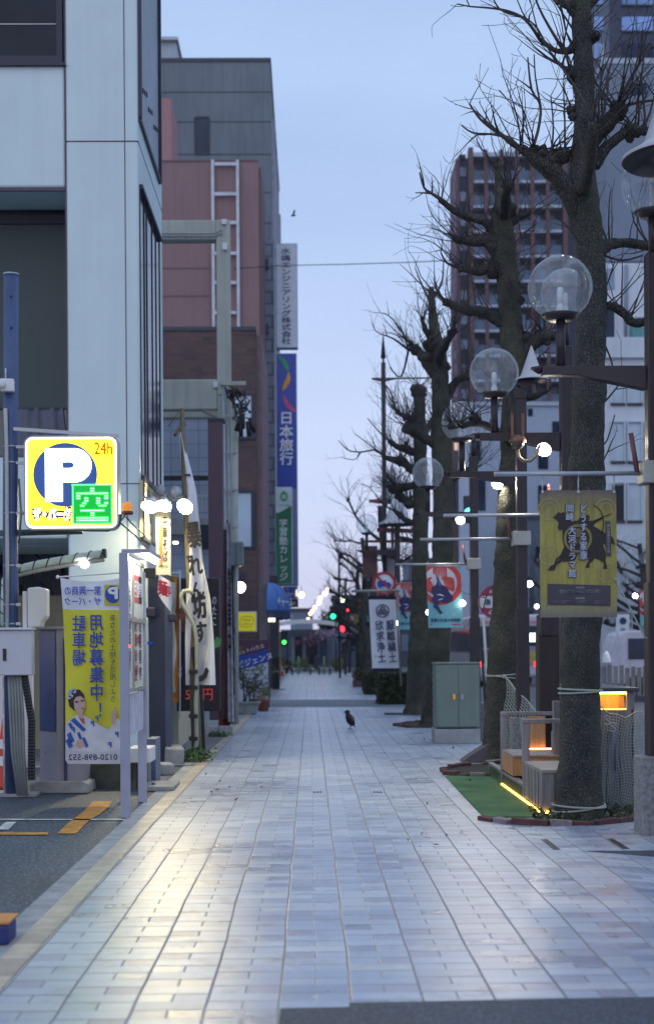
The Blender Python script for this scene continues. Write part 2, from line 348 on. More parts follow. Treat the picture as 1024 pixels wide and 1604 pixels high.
def tiles(name, c1, c2, mortar, bw, bh, ms=0.012, rough=0.5, bias=0.0, off=0.5):
    """small wall tiles or bricks, laid on every upright face"""
    N = NT(name); g = N.n('ShaderNodeNewGeometry'); sp = N.n('ShaderNodeSeparateXYZ', {'Vector': g.outputs['Position']})
    nm = N.n('ShaderNodeSeparateXYZ', {'Vector': g.outputs['Normal']}); k = N.m('GREATER_THAN', N.m('ABSOLUTE', nm.outputs[0]), 0.7)
    hx = N.m('ADD', N.m('MULTIPLY', sp.outputs[1], k), N.m('MULTIPLY', sp.outputs[0], N.m('SUBTRACT', 1.0, k)))
    v = N.n('ShaderNodeCombineXYZ', {'X': hx, 'Y': sp.outputs[2]})
    br = N.n('ShaderNodeTexBrick', {'Vector': v.outputs[0], 'Color1': (*c1, 1), 'Color2': (*c2, 1), 'Mortar': (*mortar, 1), 'Scale': 1.0, 'Brick Width': bw, 'Row Height': bh, 'Mortar Size': ms, 'Bias': bias})
    br.offset = off
    st = N.noise(g.outputs['Position'], 0.5, 5); col = N.mix(1.0, br.outputs[0], N.ramp(st, [(0.3, (0.75, 0.76, 0.78)), (0.7, (1.12, 1.1, 1.1))]), 'MULTIPLY')
    N.l(col, N.b.inputs['Base Color']); N.b.inputs['Roughness'].default_value = rough
    b = N.n('ShaderNodeBump', {'Height': br.outputs['Fac'], 'Strength': -0.3, 'Distance': 0.01}); N.l(b.outputs[0], N.b.inputs['Normal']); return N.mat
def leafy(name, c1, c2):
    N = NT(name); co = N.n('ShaderNodeTexCoord').outputs['Object']; f = N.noise(co, 9, 3)
    N.l(N.ramp(f, [(0.3, c1), (0.7, c2)]), N.b.inputs['Base Color']); N.b.inputs['Roughness'].default_value = 0.55; return N.mat
def wood(name, c, gsc=1.0, rough=0.6, axis=0):
    N = NT(name); co = N.n('ShaderNodeTexCoord').outputs['Object']
    mpn = N.n('ShaderNodeMapping', {'Vector': co}); s3 = [22 * gsc] * 3; s3[axis] = 1.4 * gsc; mpn.inputs['Scale'].default_value = s3
    f = N.noise(mpn.outputs[0], 1.0, 6, 0.65); l = N.noise(co, 1.3, 4)
    col = N.ramp(f, [(0.3, tuple(x * 0.6 for x in c)), (0.7, tuple(min(1, x * 1.35) for x in c))])
    col = N.mix(1.0, col, N.ramp(l, [(0.3, (0.7, 0.72, 0.76)), (0.7, (1.15, 1.12, 1.1))]), 'MULTIPLY'); N.l(col, N.b.inputs['Base Color'])
    N.b.inputs['Roughness'].default_value = rough; b = N.n('ShaderNodeBump', {'Height': f, 'Strength': 0.25, 'Distance': 0.006}); N.l(b.outputs[0], N.b.inputs['Normal']); return N.mat

white_wall = mat('white painted panel wall', (0.555, 0.68, 0.72), 0.5, var=0.05, sc=0.8, streak=0.05, bump=0.05)
seam_dark = mat('dark panel joint', (0.10, 0.08, 0.11), 0.8)
frame_dark = mat('dark window frame', (0.025, 0.028, 0.05), 0.45)
glass_dark = glassy('dark window glass', (0.012, 0.016, 0.03), 0.1, 0.22)
glass_navy = glassy('navy window glass', (0.016, 0.026, 0.055), 0.1, 0.28)
glass_pale = mat('pale curtained window glass', (0.42, 0.52, 0.62), 0.12, var=0.15, sc=0.6, spec=0.6)
cream = mat('cream painted concrete', (0.42, 0.43, 0.38), 0.65, var=0.08, sc=1.2, streak=0.22)
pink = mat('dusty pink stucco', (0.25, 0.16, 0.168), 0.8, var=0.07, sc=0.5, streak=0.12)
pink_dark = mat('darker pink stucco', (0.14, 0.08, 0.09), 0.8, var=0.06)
grey_wall = mat('grey concrete panels', (0.15, 0.18, 0.215), 0.8, var=0.12, sc=0.35, streak=0.22)
grey_dark = mat('dark grey coping', (0.05, 0.055, 0.075), 0.6)
concrete = mat('worn concrete', (0.30, 0.30, 0.30), 0.85, var=0.2, sc=6, bump=0.5, bsc=50)
mossy = mat('mossy low wall', (0.09, 0.095, 0.075), 0.9, var=0.35, sc=5, bump=0.5, streak=0.3)
steel = mat('grey galvanised steel', (0.36, 0.38, 0.42), 0.42, 0.5, var=0.1, sc=8)
steel_blue = mat('slate blue painted steel', (0.055, 0.085, 0.19), 0.45, var=0.15, sc=4)
brown_metal = mat('dark brown painted steel', (0.030, 0.022, 0.030), 0.42, var=0.2, sc=6)
black = mat('black plastic', (0.015, 0.015, 0.02), 0.45)
white_plastic = mat('white plastic', (0.66, 0.66, 0.70), 0.45, var=0.05)
offwhite = mat('off white enamel', (0.55, 0.55, 0.53), 0.4, var=0.08)
# ================================================================ SETTING
def struct(name, mb, m): return mb.build(name, m, kind='structure')
PAV = paver(); ASPH = asphalt('parking asphalt'); ROADM = asphalt('road asphalt', (0.075, 0.08, 0.09)); 
struct('ground', MB().add([(-150, -25, -0.32), (150, -25, -0.32), (150, 430, -0.32), (-150, 430, -0.32)], [(0, 1, 2, 3)]), asphalt('grey town ground', (0.09, 0.095, 0.11)))
# footway: level part, and the dropped part that falls towards the road
DX, DY = 2.02, 10.35
b = MB(); b.add([(-1.36, 3, 0), (DX - 0.45, 3, 0), (DX - 0.45, DY, 0), (DX - 0.45, 94, 0), (-1.36, 94, 0), (-1.36, DY, 0)], [(0, 1, 2, 5), (5, 2, 3, 4)])
b.add([(DX - 0.45, DY, 0), (3.25, DY, 0), (3.25, 94, 0), (DX - 0.45, 94, 0)], [(0, 1, 2, 3)])
b.add([(DX - 0.45, 3, 0), (DX - 0.05, 3, 0), (DX - 0.05, DY, 0), (DX - 0.45, DY, 0)], [(0, 1, 2, 3)])
b.add([(DX - 0.05, 3, 0), (5.2, 3, -0.29), (5.2, DY, -0.29), (DX - 0.05, DY, 0)], [(0, 1, 2, 3)])
struct('pavement', b, PAV)
struct('kerb_step', MB().add([(DX - 0.05, DY + 0.002, -0.002), (5.2, DY + 0.002, -0.3), (5.2, DY + 0.002, -0.002)], [(0, 1, 2)]).box(3.25, 5.2, DY + 0.01, DY + 0.14, -0.02, 0.004), mat('dark kerb granite', (0.10, 0.10, 0.12), 0.8, var=0.2, sc=9))
tan = tiles('tan border tiles', (0.40, 0.34, 0.29), (0.46, 0.40, 0.34), (0.26, 0.22, 0.20), 50.0, 0.31, 0.008, 0.5)
N_ = NT('tan paving border'); g_ = N_.n('ShaderNodeNewGeometry').outputs['Position']; s_ = N_.n('ShaderNodeSeparateXYZ', {'Vector': g_})
fy = N_.m('FRACT', N_.m('DIVIDE', s_.outputs[1], 0.36)); cy_ = N_.m('FLOOR', N_.m('DIVIDE', s_.outputs[1], 0.36))
wn_ = N_.n('ShaderNodeTexWhiteNoise', {'W': cy_}, noise_dimensions='1D').outputs[0]
c_ = N_.ramp(wn_, [(0.0, (0.36, 0.30, 0.27)), (0.5, (0.46, 0.40, 0.33)), (1.0, (0.52, 0.43, 0.35))])
c_ = N_.mix(1.0, c_, N_.ramp(N_.noise(g_, 5, 6, 0.7), [(0.3, (0.6, 0.6, 0.62)), (0.6, (1.05, 1.05, 1.05))]), 'MULTIPLY')
c_ = N_.mix(N_.m('LESS_THAN', fy, 0.025), c_, (0.2, 0.18, 0.19)); N_.l(c_, N_.b.inputs['Base Color']); N_.b.inputs['Roughness'].default_value = 0.45
struct('paving_border', MB().add([(-1.5, 3, 0.004), (-1.36, 3, 0.004), (-1.36, 94, 0.004), (-1.5, 94, 0.004)], [(0, 1, 2, 3)]), N_.mat)
struct('concrete_kerb_strip', MB().add([(-1.64, 3, 0.002), (-1.5, 3, 0.002), (-1.5, 18.45, 0.002), (-1.64, 18.45, 0.002)], [(0, 1, 2, 3)]), concrete)
struct('parking_lot', MB().add([(-30, 3, -0.012), (-1.63, 3, -0.004), (-1.63, 18.4, -0.004), (-30, 18.4, -0.012)], [(0, 1, 2, 3)]), ASPH)
OR_ = mat('worn orange road paint', (0.50, 0.22, 0.04), 0.7, var=0.3, sc=9, bump=0.2)
WH_ = mat('worn white road paint', (0.42, 0.44, 0.44), 0.7, var=0.35, sc=9)
b = MB()
def gp(*pts): return [(*G(x, y).xy, 0.003) for x, y in pts]
b.add(gp((146, 1255), (176, 1255), (170, 1265), (156, 1276), (142, 1284), (132, 1293), (120, 1306), (90, 1306), (108, 1289), (120, 1280), (133, 1270), (140, 1262)), [tuple(range(12))])
b.add(gp((-60, 1304), (76, 1304), (76, 1308), (-60, 1308)), [(0, 1, 2, 3)])
struct('orange_lot_marking', b, OR_)
struct('white_lot_marking', MB().add(gp((-60, 1283), (196, 1283), (196, 1285), (-60, 1285)), [(0, 1, 2, 3)]).add(gp((10, 1288), (26, 1288), (14, 1300), (-6, 1300)), [(0, 1, 2, 3)]), WH_)
b = MB(); q = [G(-400, 1580), G(545, 1578), G(545, 1572), G(1500, 1566)]
b.add([(-0.134, 3, 0.004), (0.15, 3, 0.004), (0.15, 5.86, 0.004), (-0.134, 5.85, 0.004)], [(0, 1, 2, 3)])
b.add([(0.151, 3, 0.004), (DX - 0.05, 3, 0.004), (DX - 0.05, 6.0, 0.004), (0.151, 5.93, 0.004)], [(0, 1, 2, 3)])
b.add([(DX - 0.05, 3, 0.004), (5.2, 3, -0.286), (5.2, 6.1, -0.286), (DX - 0.05, 6.0, 0.004)], [(0, 1, 2, 3)])
struct('driveway', b, asphalt('driveway asphalt', (0.035, 0.042, 0.062), 90, 0.4))
# driveway band further up the street, and the crossing
struct('side_driveway', MB().add([(-1.36, 37.6, 0.004), (3.25, 37.0, 0.004), (3.25, 42.4, 0.004), (-1.36, 43.5, 0.004)], [(0, 1, 2, 3)]), asphalt('side driveway asphalt', (0.11, 0.12, 0.15)))
struct('plaza', MB().add([(-12, 94, -0.004), (3.3, 94, -0.004), (3.3, 150, -0.004), (-12, 150, -0.004)], [(0, 1, 2, 3)]), mat('grey plaza paving', (0.17, 0.17, 0.20), 0.6, var=0.15, sc=0.8))
struct('road', MB().add([(3.4, 10.6, -0.016), (13.2, 10.6, -0.016), (13.2, 400, -0.016), (3.4, 400, -0.016)], [(0, 1, 2, 3)]).add([(5.2, 0, -0.3), (13.2, 0, -0.3), (13.2, 10.6, -0.016), (5.2, 10.6, -0.3)], [(0, 1, 2, 3)]), ROADM)
struct('far_footway', MB().box(13.2, 17, 12, 400, -0.1, 0.1), mat('far footway slabs', (0.26, 0.27, 0.30), 0.6, var=0.12))
b = MB()
for k in range(26): b.box(8.2, 8.35, 14 + k * 8, 18 + k * 8, -0.014, -0.012)
struct('road_centre_line', b, WH_)
struct('road_kerb', MB().box(3.25, 3.4, 10.5, 400, -0.05, 0.012), concrete)
struct('gravel_bed', MB().add([(-2.2, 18.4, 0.01), (-1.5, 18.4, 0.01), (-1.5, 27, 0.01), (-2.2, 27, 0.01)], [(0, 1, 2, 3)]), asphalt('grey gravel', (0.14, 0.14, 0.15), 30, 1.0))
struct('building_apron', MB().add([(-6, 27, -0.002), (-1.5, 27, -0.002), (-1.5, 94, -0.002), (-6, 94, -0.002)], [(0, 1, 2, 3)]).add([(-9, 18.41, -0.006), (-1.5, 18.41, -0.006), (-1.5, 26.99, -0.006), (-9, 26.99, -0.006)], [(0, 1, 2, 3)]), concrete)
for i, (x, y) in enumerate(((498, 1241), (592, 1241), (862, 1323), (968, 1322))):
    p = G(x, y); b = MB(); wd = 0.10 if i < 2 else 0.055; ln = 0.05 if i < 2 else 0.28
    for k in range(3): b.box(p.x - wd / 2 + k * wd / 3, p.x - wd / 2 + k * wd / 3 + wd / 5, p.y - ln, p.y + ln, 0.001, 0.005)
    o = tag(b.build('drain_grate', frame_dark, origin=(p.x, p.y, 0)), ['tiny dark slotted grate in mid pavement, nearer the shop side', 'tiny dark slotted grate in mid pavement, nearer the tree row', 'long dark drain grate in paving before the brick-edged tree pit', 'long dark drain grate beside the concrete post plinth'][i], 'drain grate', 'drain grates in the paving')

# ================================================================ WEST SIDE BUILDINGS
DW = 18.6; XW = -2.2
def X_(px, d, py=700): return P(px, py, d).x
def Z_(py, d, px=300): return P(px, py, d).z
r = thing('white_building', 'white panelled corner building with dark glazed recess behind the parking sign', 'building', (-3, DW, 0))
xa, xb = X_(106, DW), XW
b = MB()
b.box(xa, xb, DW, DW + 3.0, 0, 13)                                              # corner pier
zt, zb_ = Z_(100, DW), Z_(292, DW)
b.box(-12, xa - 0.004, DW + 0.012, DW + 0.99, zb_, zt)                                  # spandrel
b.box(-12, xa - 0.004, DW + 0.012, DW + 0.9, Z_(842, DW), Z_(712, DW))                 # lower band
b.box(-12, xa - 0.004, DW + 1.0, DW + 3.0, zb_ + 0.01, 13)                             # floors above the recess
b.box(-12, X_(-260, DW), DW + 0.02, DW + 0.9, 0, 13)                                  # far pier out to the west
b.box(-12, xa - 0.004, DW + 1.4, DW + 3.0, Z_(842, DW) , Z_(712, DW) - 0.2)
b.build('wall', white_wall, r, bevel=0.03)
b = MB()
b.box(xa - 0.008, xa + 0.012, DW - 0.004, DW + 0.02, 3.0, 13)
xs = X_(199, DW)
b.box(xs - 0.006, xs + 0.006, DW - 0.004, DW + 0.01, 0, 13)
zj = Z_(221, DW); b.box(xa, xb + 0.003, DW - 0.005, DW + 0.01, zj - 0.008, zj + 0.008); b.box(xb - 0.01, xb + 0.004, DW, DW + 3, zj - 0.008, zj + 0.008)
zj = Z_(757, DW); b.box(xa, xb + 0.003, DW - 0.005, DW + 0.01, zj - 0.006, zj + 0.006)
zj = Z_(712, DW); b.box(-12, xa, DW + 0.006, DW + 0.02, zj - 0.02, zj + 0.002)
b.box(-12, xa - 0.01, DW - 0.02, DW + 0.02, zb_ - 0.055, zb_ - 0.02)
b.build('panel_seam', seam_dark, r)
# upper window
w_ = MB(); w_.box(-12, X_(103, DW), DW + 0.03, DW + 0.10, zt + 0.002, 13); wo = w_.build('window', glass_dark, r)
b = MB(); x1 = X_(104, DW); b.box(x1 - 0.085, x1 - 0.01, DW - 0.03, DW + 0.1, zt + 0.01, 13); b.box(-12, x1 - 0.086, DW - 0.03, DW + 0.1, zt + 0.01, zt + 0.10)
b.box(-12, x1 + 0.03, DW - 0.05, DW + 0.02, zt - 0.03, zt + 0.008); b.build('frame', frame_dark, wo)
b = MB(); z1 = Z_(36, DW); b.box(-12, x1 - 0.09, DW + 0.02, DW + 0.028, z1 - 0.006, z1 + 0.006); b.build('guard_rail', steel, wo)
# recess with roller blind and curtains
blind = mat('grey green roller blind', (0.042, 0.066, 0.070), 0.5, var=0.06, sc=0.5)
zr0, zr1 = Z_(712, DW + 0.9), Z_(335, DW + 0.9)
w_ = MB(); w_.box(-12, xa - 0.01, DW + 1.0, DW + 1.06, zr0 - 0.3, zb_ + 0.005); wo = w_.build('window', glassy('recess window glass', (0.03, 0.035, 0.045)), r)
b = MB(); b.box(-12, xa - 0.03, DW + 0.975, DW + 0.985, Z_(637, DW + 0.97), Z_(350, DW + 0.97)); b.build('roller_blind', blind, wo)
b = MB(); b.box(-12, xa - 0.02, DW + 0.93, DW + 0.99, Z_(350, DW + .95), Z_(336, DW + .95)); zz = Z_(637, DW + 0.95); b.box(-12, xa - 0.03, DW + 0.965, DW + 0.99, zz - 0.02, zz); b.build('blind_rail', frame_dark, wo)
def cur(u, v):
    x = X_(22, DW + 1) + u * 0.68; return Vector((x + 0.10 * (1 - v) * (u - 0.2), DW + 0.975 + 0.014 * math.sin(u * 23) + 0.01 * math.sin(u * 37), zr0 + v * (Z_(637, DW + .95) - zr0)))
MB().grid(cur, 60, 3).build('curtain', mat('pale grey curtain', (0.13, 0.14, 0.19), 0.9, var=0.1), wo)
# street-side glazing
a1 = PX(222, 305, XW); z_hi, z_lo = a1.z, PX(222, 745, XW).z
w_ = MB(); w_.box(XW - 0.02, XW + 0.003, DW + 0.12, DW + 2.5, z_lo, z_hi); wo = w_.build('window', glass_navy, r)
b = MB()
for yy in (0.08, 0.55, 0.85, 1.5, 2.0, 2.5): b.box(XW, XW + 0.014, DW + yy, DW + yy + 0.03, z_lo, z_hi)
b.box(XW, XW + 0.05, DW + 0.08, DW + 2.55, z_hi, z_hi + 0.05); b.box(XW, XW + 0.05, DW + 0.08, DW + 2.55, z_lo - 0.05, z_lo)
b.build('frame', mat('bronze window frame', (0.035, 0.035, 0.045), 0.4, 0.4), wo)
a1 = PX(219, 190, XW); w_ = MB(); w_.box(XW - 0.02, XW + 0.004, DW + 0.05, DW + 2.55, a1.z, 13); wo = w_.build('window', mat('louvred grey shutter', (0.30, 0.35, 0.42), 0.5), r)
b = MB(); b.box(XW, XW + 0.05, DW + 0.03, DW + 0.08, a1.z - 0.02, 13); b.box(XW, XW + 0.05, DW + 2.5, DW + 2.58, a1.z - 0.02, 13); b.box(XW, XW + 0.04, DW + 0.03, DW + 2.58, a1.z - 0.05, a1.z)
for k in range(9): b.box(XW, XW + 0.02, DW + 0.5 + 0.22 * k, DW + 0.54 + 0.22 * k, a1.z + 0.5 + 0.06 * (k % 3), a1.z + 0.56 + 0.06 * (k % 3))
b.build('frame', frame_dark, wo)
# undercroft: back wall, door, stair
gw = mat('blue grey undercroft wall', (0.25, 0.30, 0.37), 0.7, var=0.08, streak=0.15)
b = MB(); b.box(-12, xa - 0.3, DW + 4.2, DW + 4.4, 0, 3.1); b.box(-12, xa - 0.02, DW + 0.9, DW + 4.2, 3.05, 3.1)
b.build('undercroft_wall', gw, r)
b = MB(); b.bp(96, 848, 101, 1000, DW + 4.15, 0.04); b.bp(101, 848, 118, 853, DW + 4.15, 0.04); b.bp(110, 856, 117, 1240, DW + 4.14, 0.05); b.build('doorway', frame_dark, r)
st = MB(); A, B = P(-30, 862, DW + 3.4), P(100, 990, DW + 3.4); d3 = B - A
for k, (o, h) in enumerate(((0, 0.13), (0.42, 0.03), (0.78, 0.03), (-0.45, 0.03))): st.beam(A + Vector((0, 0, o)), B + Vector((0, 0, o)), 0.03, h)
for k in range(5): q = A + d3 * (k / 4); st.beam(q + Vector((0, 0, -0.05)), q + Vector((0, 0, 0.8)), 0.03)
st.build('staircase', mat('dark stair steel', (0.05, 0.055, 0.09), 0.5), r)

# --- cream portal frame
DC = 29.5
r = thing('concrete_portal', 'tall cream concrete frame of post and two beams between white and brick buildings', 'frame', (X_(350, DC), DC, 0))
b = MB(); x0, x1 = X_(341, DC), X_(362, DC); zt = Z_(344, DC)
b.box(x0, x1, DC, DC + 0.35, 0, zt); b.build('post', cream, r, bevel=0.02)
b = MB(); b.box(-9, x0 - 0.002, DC + 0.01, DC + 0.33, Z_(375, DC), zt - 0.005); b.build('upper_beam', cream, r, bevel=0.02)
b = MB(); b.box(-9, x0 - 0.002, DC + 0.01, DC + 0.33, Z_(641, DC), Z_(594, DC)); b.ob((x0 - 0.12, DC + .2, Z_(643, DC)), (0.5, 0.28, 0.15), (0, 0.45, 0)); b.build('lower_beam', cream, r, bevel=0.02)
b = MB()
for o in (0, 0.05): b.tube([(-9, DC - 0.03, Z_(366 + o * 80, DC)), (x0 - 0.05, DC - 0.03, Z_(366 + o * 80, DC)), (x0 + 0.12, DC - 0.03, Z_(360 + o * 120, DC))], 0.014, 6)
b.build('conduit', steel, r)
b = MB(); b.bp(347, 343, 355, 351, DC - 0.06, 0.1); b.bp(348, 380, 356, 391, DC - 0.06, 0.1); b.bp(334, 598, 341, 607, DC - 0.06, 0.1); b.build('junction_box', white_plastic, r, bevel=0.01)

# --- low tiled shop behind portal
DT = 31.0
r = thing('tiled_shop_building', 'low pale tiled shop house behind the cream portal frame', 'building', (-4, DT, 0))
ptile = tiles('pale blue wall tile', (0.36, 0.42, 0.54), (0.40, 0.46, 0.58), (0.25, 0.29, 0.38), 0.30, 0.30, 0.012, 0.45, off=0.0)
b = MB(); b.box(-9, -1.95, DT, DT + 2.6, 0, Z_(655, DT)); b.build('wall', ptile, r)
b = MB(); b.box(-9, -1.93, DT - 0.05, DT + 2.6, Z_(655, DT), Z_(640, DT)); b.build('cornice', cream, r, bevel=0.02)
b = MB(); b.box(-9, -2.0, DT + 0.3, DT + 2.5, Z_(640, DT), Z_(622, DT)); wo = b.build('clerestory', brown_metal, r)
MB().bp(264, 625, 303, 643, DT + 0.28, 0.05).build('pane', glass_pale, wo)
b = MB(); b.bp(255, 745, 358, 752, DT - 0.5, 0.12); b.build('sign_rail', brown_metal, r)
b = MB(); b.bp(304, 775, 346, 777.5, DT - 0.3, 0.04)
for k in range(8): b.bp(305 + k * 5.5, 777, 306.6 + k * 5.5, 800, DT - 0.3, 0.03)
b.build('railing', offwhite, r)
b = MB(); b.bp(255, 812, 349, 836, DT - 0.35, 0.3); b.build('balcony_wall', mat('grey beige render', (0.36, 0.36, 0.36), 0.8, streak=0.2), r)
b = MB(); b.bp(300, 822, 345, 860, DT - 0.6, 0.25); b.build('storefront_panel', frame_dark, r)
# maroon pilaster
r2 = thing('maroon_pillar', 'slim maroon clad pillar rising beside the conduit poles', 'pillar', (X_(338, 27.2), 27.2, 0))
b = MB(); b.bp(327, 656, 350, 1128, 27.2, 0.35); b.build('shaft', mat('maroon metal cladding', (0.13, 0.075, 0.10), 0.5, var=0.08), r2, bevel=0.01)
b = MB(); b.bp(326, 655, 351, 659, 27.18, 0.4); b.build('cap', grey_dark, r2)

# --- brown brick building
DB = 48.0; XB = X_(401, DB)
r = thing('brick_building', 'dark brown brick building with square windows behind the conduit poles', 'building', (XB, DB, 0))
brick = tiles('dark brown brick', (0.115, 0.062, 0.060), (0.060, 0.036, 0.040), (0.08, 0.055, 0.055), 0.42, 0.13, 0.012, 0.7)
zt = Z_(518, DB)
b = MB(); b.box(-16, XB, DB, DB + 7, Z_(994, DB), zt); b.box(-16, XB - 0.3, DB + 0.6, DB + 7, 0, Z_(994, DB)); b.build('wall', brick, r)
b = MB(); b.box(-16, XB + 0.02, DB - 0.04, DB + 7, zt, Z_(512, DB)); b.build('parapet_coping', grey_dark, r)
b = MB(); b.box(XB, XB + 0.22, DB + 0.3, DB + 7, 0, zt - 0.1); b.build('side_pier', mat('mauve render', (0.20, 0.135, 0.15), 0.8, streak=0.1), r)
for (y0, y1) in ((620, 684), (772, 856)):
    wo = MB().bp(368, y0, 394, y1, DB - 0.02, 0.05).build('window', glass_pale, r)
    b = MB(); b.bp(393.5, y0 - 4, 400, y1 + 4, DB - 0.06, 0.06); b.bp(364, y0 - 4, 393.4, y0, DB - 0.06, 0.06); b.bp(364, y1, 393.4, y1 + 4, DB - 0.06, 0.06); b.build('frame', frame_dark, wo)
wo = MB().bp(262, 624, 300, 640, DB - 0.02, 0.05).build('window', glass_dark, r)
b = MB(); b.bp(372, 897, 384, 908, DB - 0.04, 0.06); b.build('vent', frame_dark, r)

# --- pink building
DP = 60.0; XP = X_(408, DP)
r = thing('pink_building', 'tall dusty pink building with white ladder-like frame on its wall', 'building', (XP, DP, 0))
b = MB(); b.box(-20, XP, DP, DP + 5.5, 0, Z_(254, DP)); b.build('wall', pink, r)
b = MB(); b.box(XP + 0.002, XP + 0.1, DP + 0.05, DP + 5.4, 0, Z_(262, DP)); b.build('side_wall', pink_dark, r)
b = MB(); b.box(-20, X_(272, DP + 2), DP + 2, DP + 5.2, Z_(254, DP), Z_(154, DP + 2)); b.build('penthouse', mat('light pink stucco', (0.34, 0.19, 0.195), 0.8, var=0.06), r)
b = MB()
for y in (420.5, 464): b.box(-20, X_(330, DP), DP - 0.01, DP + 0.01, Z_(y, DP) - 0.03, Z_(y, DP) + 0.03)
b.box(-20, XP, DP - 0.02, DP + 0.05, Z_(254, DP), Z_(251, DP)); b.build('seam', pink_dark, r)
b = MB()
for x in (331.5, 370.5): b.bp(x, 250, x + 4.5, 515, DP - 0.25, 0.15)
for y in (254, 301, 346, 394, 440, 487): b.bp(336.2, y, 370.3, y + 5, DP - 0.23, 0.1)
b.build('ladder_frame', mat('pale frame steel', (0.50, 0.54, 0.62), 0.5), r)

# --- grey building
DG = 71.0; XG = X_(427, DG)
r = thing('grey_building', 'tallest grey concrete building with one narrow window, behind the pink one', 'building', (XG, DG, 0))
b = MB(); zt = Z_(97, DG); b.box(-24, XG, DG, DG + 20, Z_(500, DG), zt); b.box(-24, XG - 0.22, DG + 0.3, DG + 20, 0, Z_(500, DG)); b.build('wall', grey_wall, r)
b = MB(); b.box(-24, XG + 0.05, DG - 0.06, DG + 20, zt, zt + 0.18)
b.build('coping', grey_dark, r)
b = MB()
for y in (144.5, 191, 242, 302, 350): b.box(-24, XG + 0.012, DG - 0.012, DG + 0.3, Z_(y, DG) - 0.03, Z_(y, DG) + 0.03)
b.build('panel_seam', mat('grey seam', (0.07, 0.075, 0.10), 0.8), r)
wo = MB().bp(306, 185, 327, 240, DG - 0.02, 0.1).build('window', glass_navy, r)
b = MB(); b.bp(304.5, 183, 306.4, 242, DG - 0.06, 0.1); b.bp(326.7, 183, 328.5, 242, DG - 0.06, 0.1); b.bp(306.5, 182, 326.6, 185, DG - 0.06, 0.1); b.bp(306.5, 240, 326.6, 242, DG - 0.06, 0.1); b.build('frame', frame_dark, wo)
b = MB(); b.box(-24, X_(281, DG + 2), DG + 2, DG + 7.5, zt, Z_(66, DG + 2)); ph = b.build('penthouse', mat('light grey cladding', (0.34, 0.40, 0.46), 0.6, var=0.06), r)
b = MB(); b.box(-24, X_(284, DG + 2), DG + 1.7, DG + 8, Z_(66, DG + 2), Z_(61, DG + 2)); b.build('roof_slab', mat('pale slab', (0.42, 0.48, 0.54), 0.6), ph)
b = MB()
for k in range(7): b.box(XG, XG + 0.16, DG + 1 + k * 2.6, DG + 2.2 + k * 2.6, Z_(380, DG), zt - 2.5 - (k % 2))
b.build('side_bay', mat('pale grey bay', (0.36, 0.38, 0.46), 0.6), r)
# --- narrow tiled building in front of it
DN = 66.0
r = thing('narrow_tiled_building', 'narrow grey tiled facade strip carrying the vertical signs', 'building', (X_(420, DN), DN, 0))
gt = tiles('grey square tile', (0.27, 0.31, 0.37), (0.22, 0.26, 0.32), (0.12, 0.14, 0.18), 1.1, 0.55, 0.05, 0.5)
b = MB(); b.box(-9, X_(431, DN), DN, DN + 4.8, 0, Z_(378, DN)); b.build('wall', gt, r)
b = MB(); b.bp(411, 378, 414.5, 890, DN - 0.08, 0.07); b.build('corner_strip', mat('pale edge strip', (0.55, 0.60, 0.68), 0.5), r)
for y in (405, 507, 610, 712, 800):
    MB().bp(411, y, 420, y + 14, DN - 0.5, 0.4).build('bracket', grey_dark, r)
# ================================================================ VERTICAL SIGNS ON THE WEST SIDE
def sign_face(name, label, cat, x0, y0, x1, y1, d, dep, face, group=None, edge=None):
    a, b_, c, e = rect(x0, y0, x1, y1, d)
    r = thing(name, label, cat, ((a + b_) / 2, d + dep / 2, c), group)
    MB().box(a, b_, d, d + dep, c, e).build('box', edge or offwhite, r, bevel=0.02)
    MB().box(a + 0.03, b_ - 0.03, d - 0.012, d - 0.002, c + 0.03, e - 0.03).build('face', face, r)
    return r, (a, b_, c, e)
navy_ink = mat('navy ink', (0.02, 0.03, 0.10), 0.6); white_ink = mat('white ink', (0.70, 0.72, 0.76), 0.5, var=0.03)
red_ink = mat('red ink', (0.45, 0.03, 0.05), 0.6); black_ink = mat('black ink', (0.012, 0.012, 0.02), 0.6); green_ink = mat('leaf green ink', (0.03, 0.30, 0.12), 0.6); orange_ink = mat('orange ink', (0.65, 0.30, 0.03), 0.6); pink_ink = mat('rose ink', (0.50, 0.08, 0.20), 0.6)
royal = mat('royal blue sign face', (0.02, 0.055, 0.36), 0.4, var=0.06); royal_ink = mat('royal blue ink', (0.02, 0.06, 0.38), 0.5)
pale_sign = mat('pale sign face', (0.50, 0.56, 0.66), 0.4, var=0.04)
def vt(t): return '\n'.join('｜' if c == 'ー' else c for c in t)
def vtext(body, x, y0, y1, d, m, r, w=None, bold=0.02, name='lettering', fr=FRONT):
    p = P(x, (y0 + y1) / 2, d); h = P(x, y0, d).z - P(x, y1, d).z
    wd = None if w is None else w * d / FP
    return MB().text(vt(body), p, fr, h=h, w=wd, bold=bold).build(name, m, r)
r, q = sign_face('shop_sign', 'tall white vertical company sign with navy lettering, topmost on the tiled facade', 'sign', 432, 381, 466, 545, 63.0, 0.5, pale_sign, 'vertical signs on the west side', edge=mat('blue grey sign edge', (0.22, 0.28, 0.42), 0.5))
vtext('水嶋エンジニアリング株式会社', 448, 388, 539, 62.97, navy_ink, r, w=15)
r, q = sign_face('shop_sign', 'tall blue vertical travel sign with coloured swooshes under the white sign', 'sign', 433, 553, 466, 918, 62.0, 0.5, royal, 'vertical signs on the west side', edge=pale_sign)
vtext('日本旅行', 448.5, 646, 728, 61.97, white_ink, r, w=21, bold=0.03)
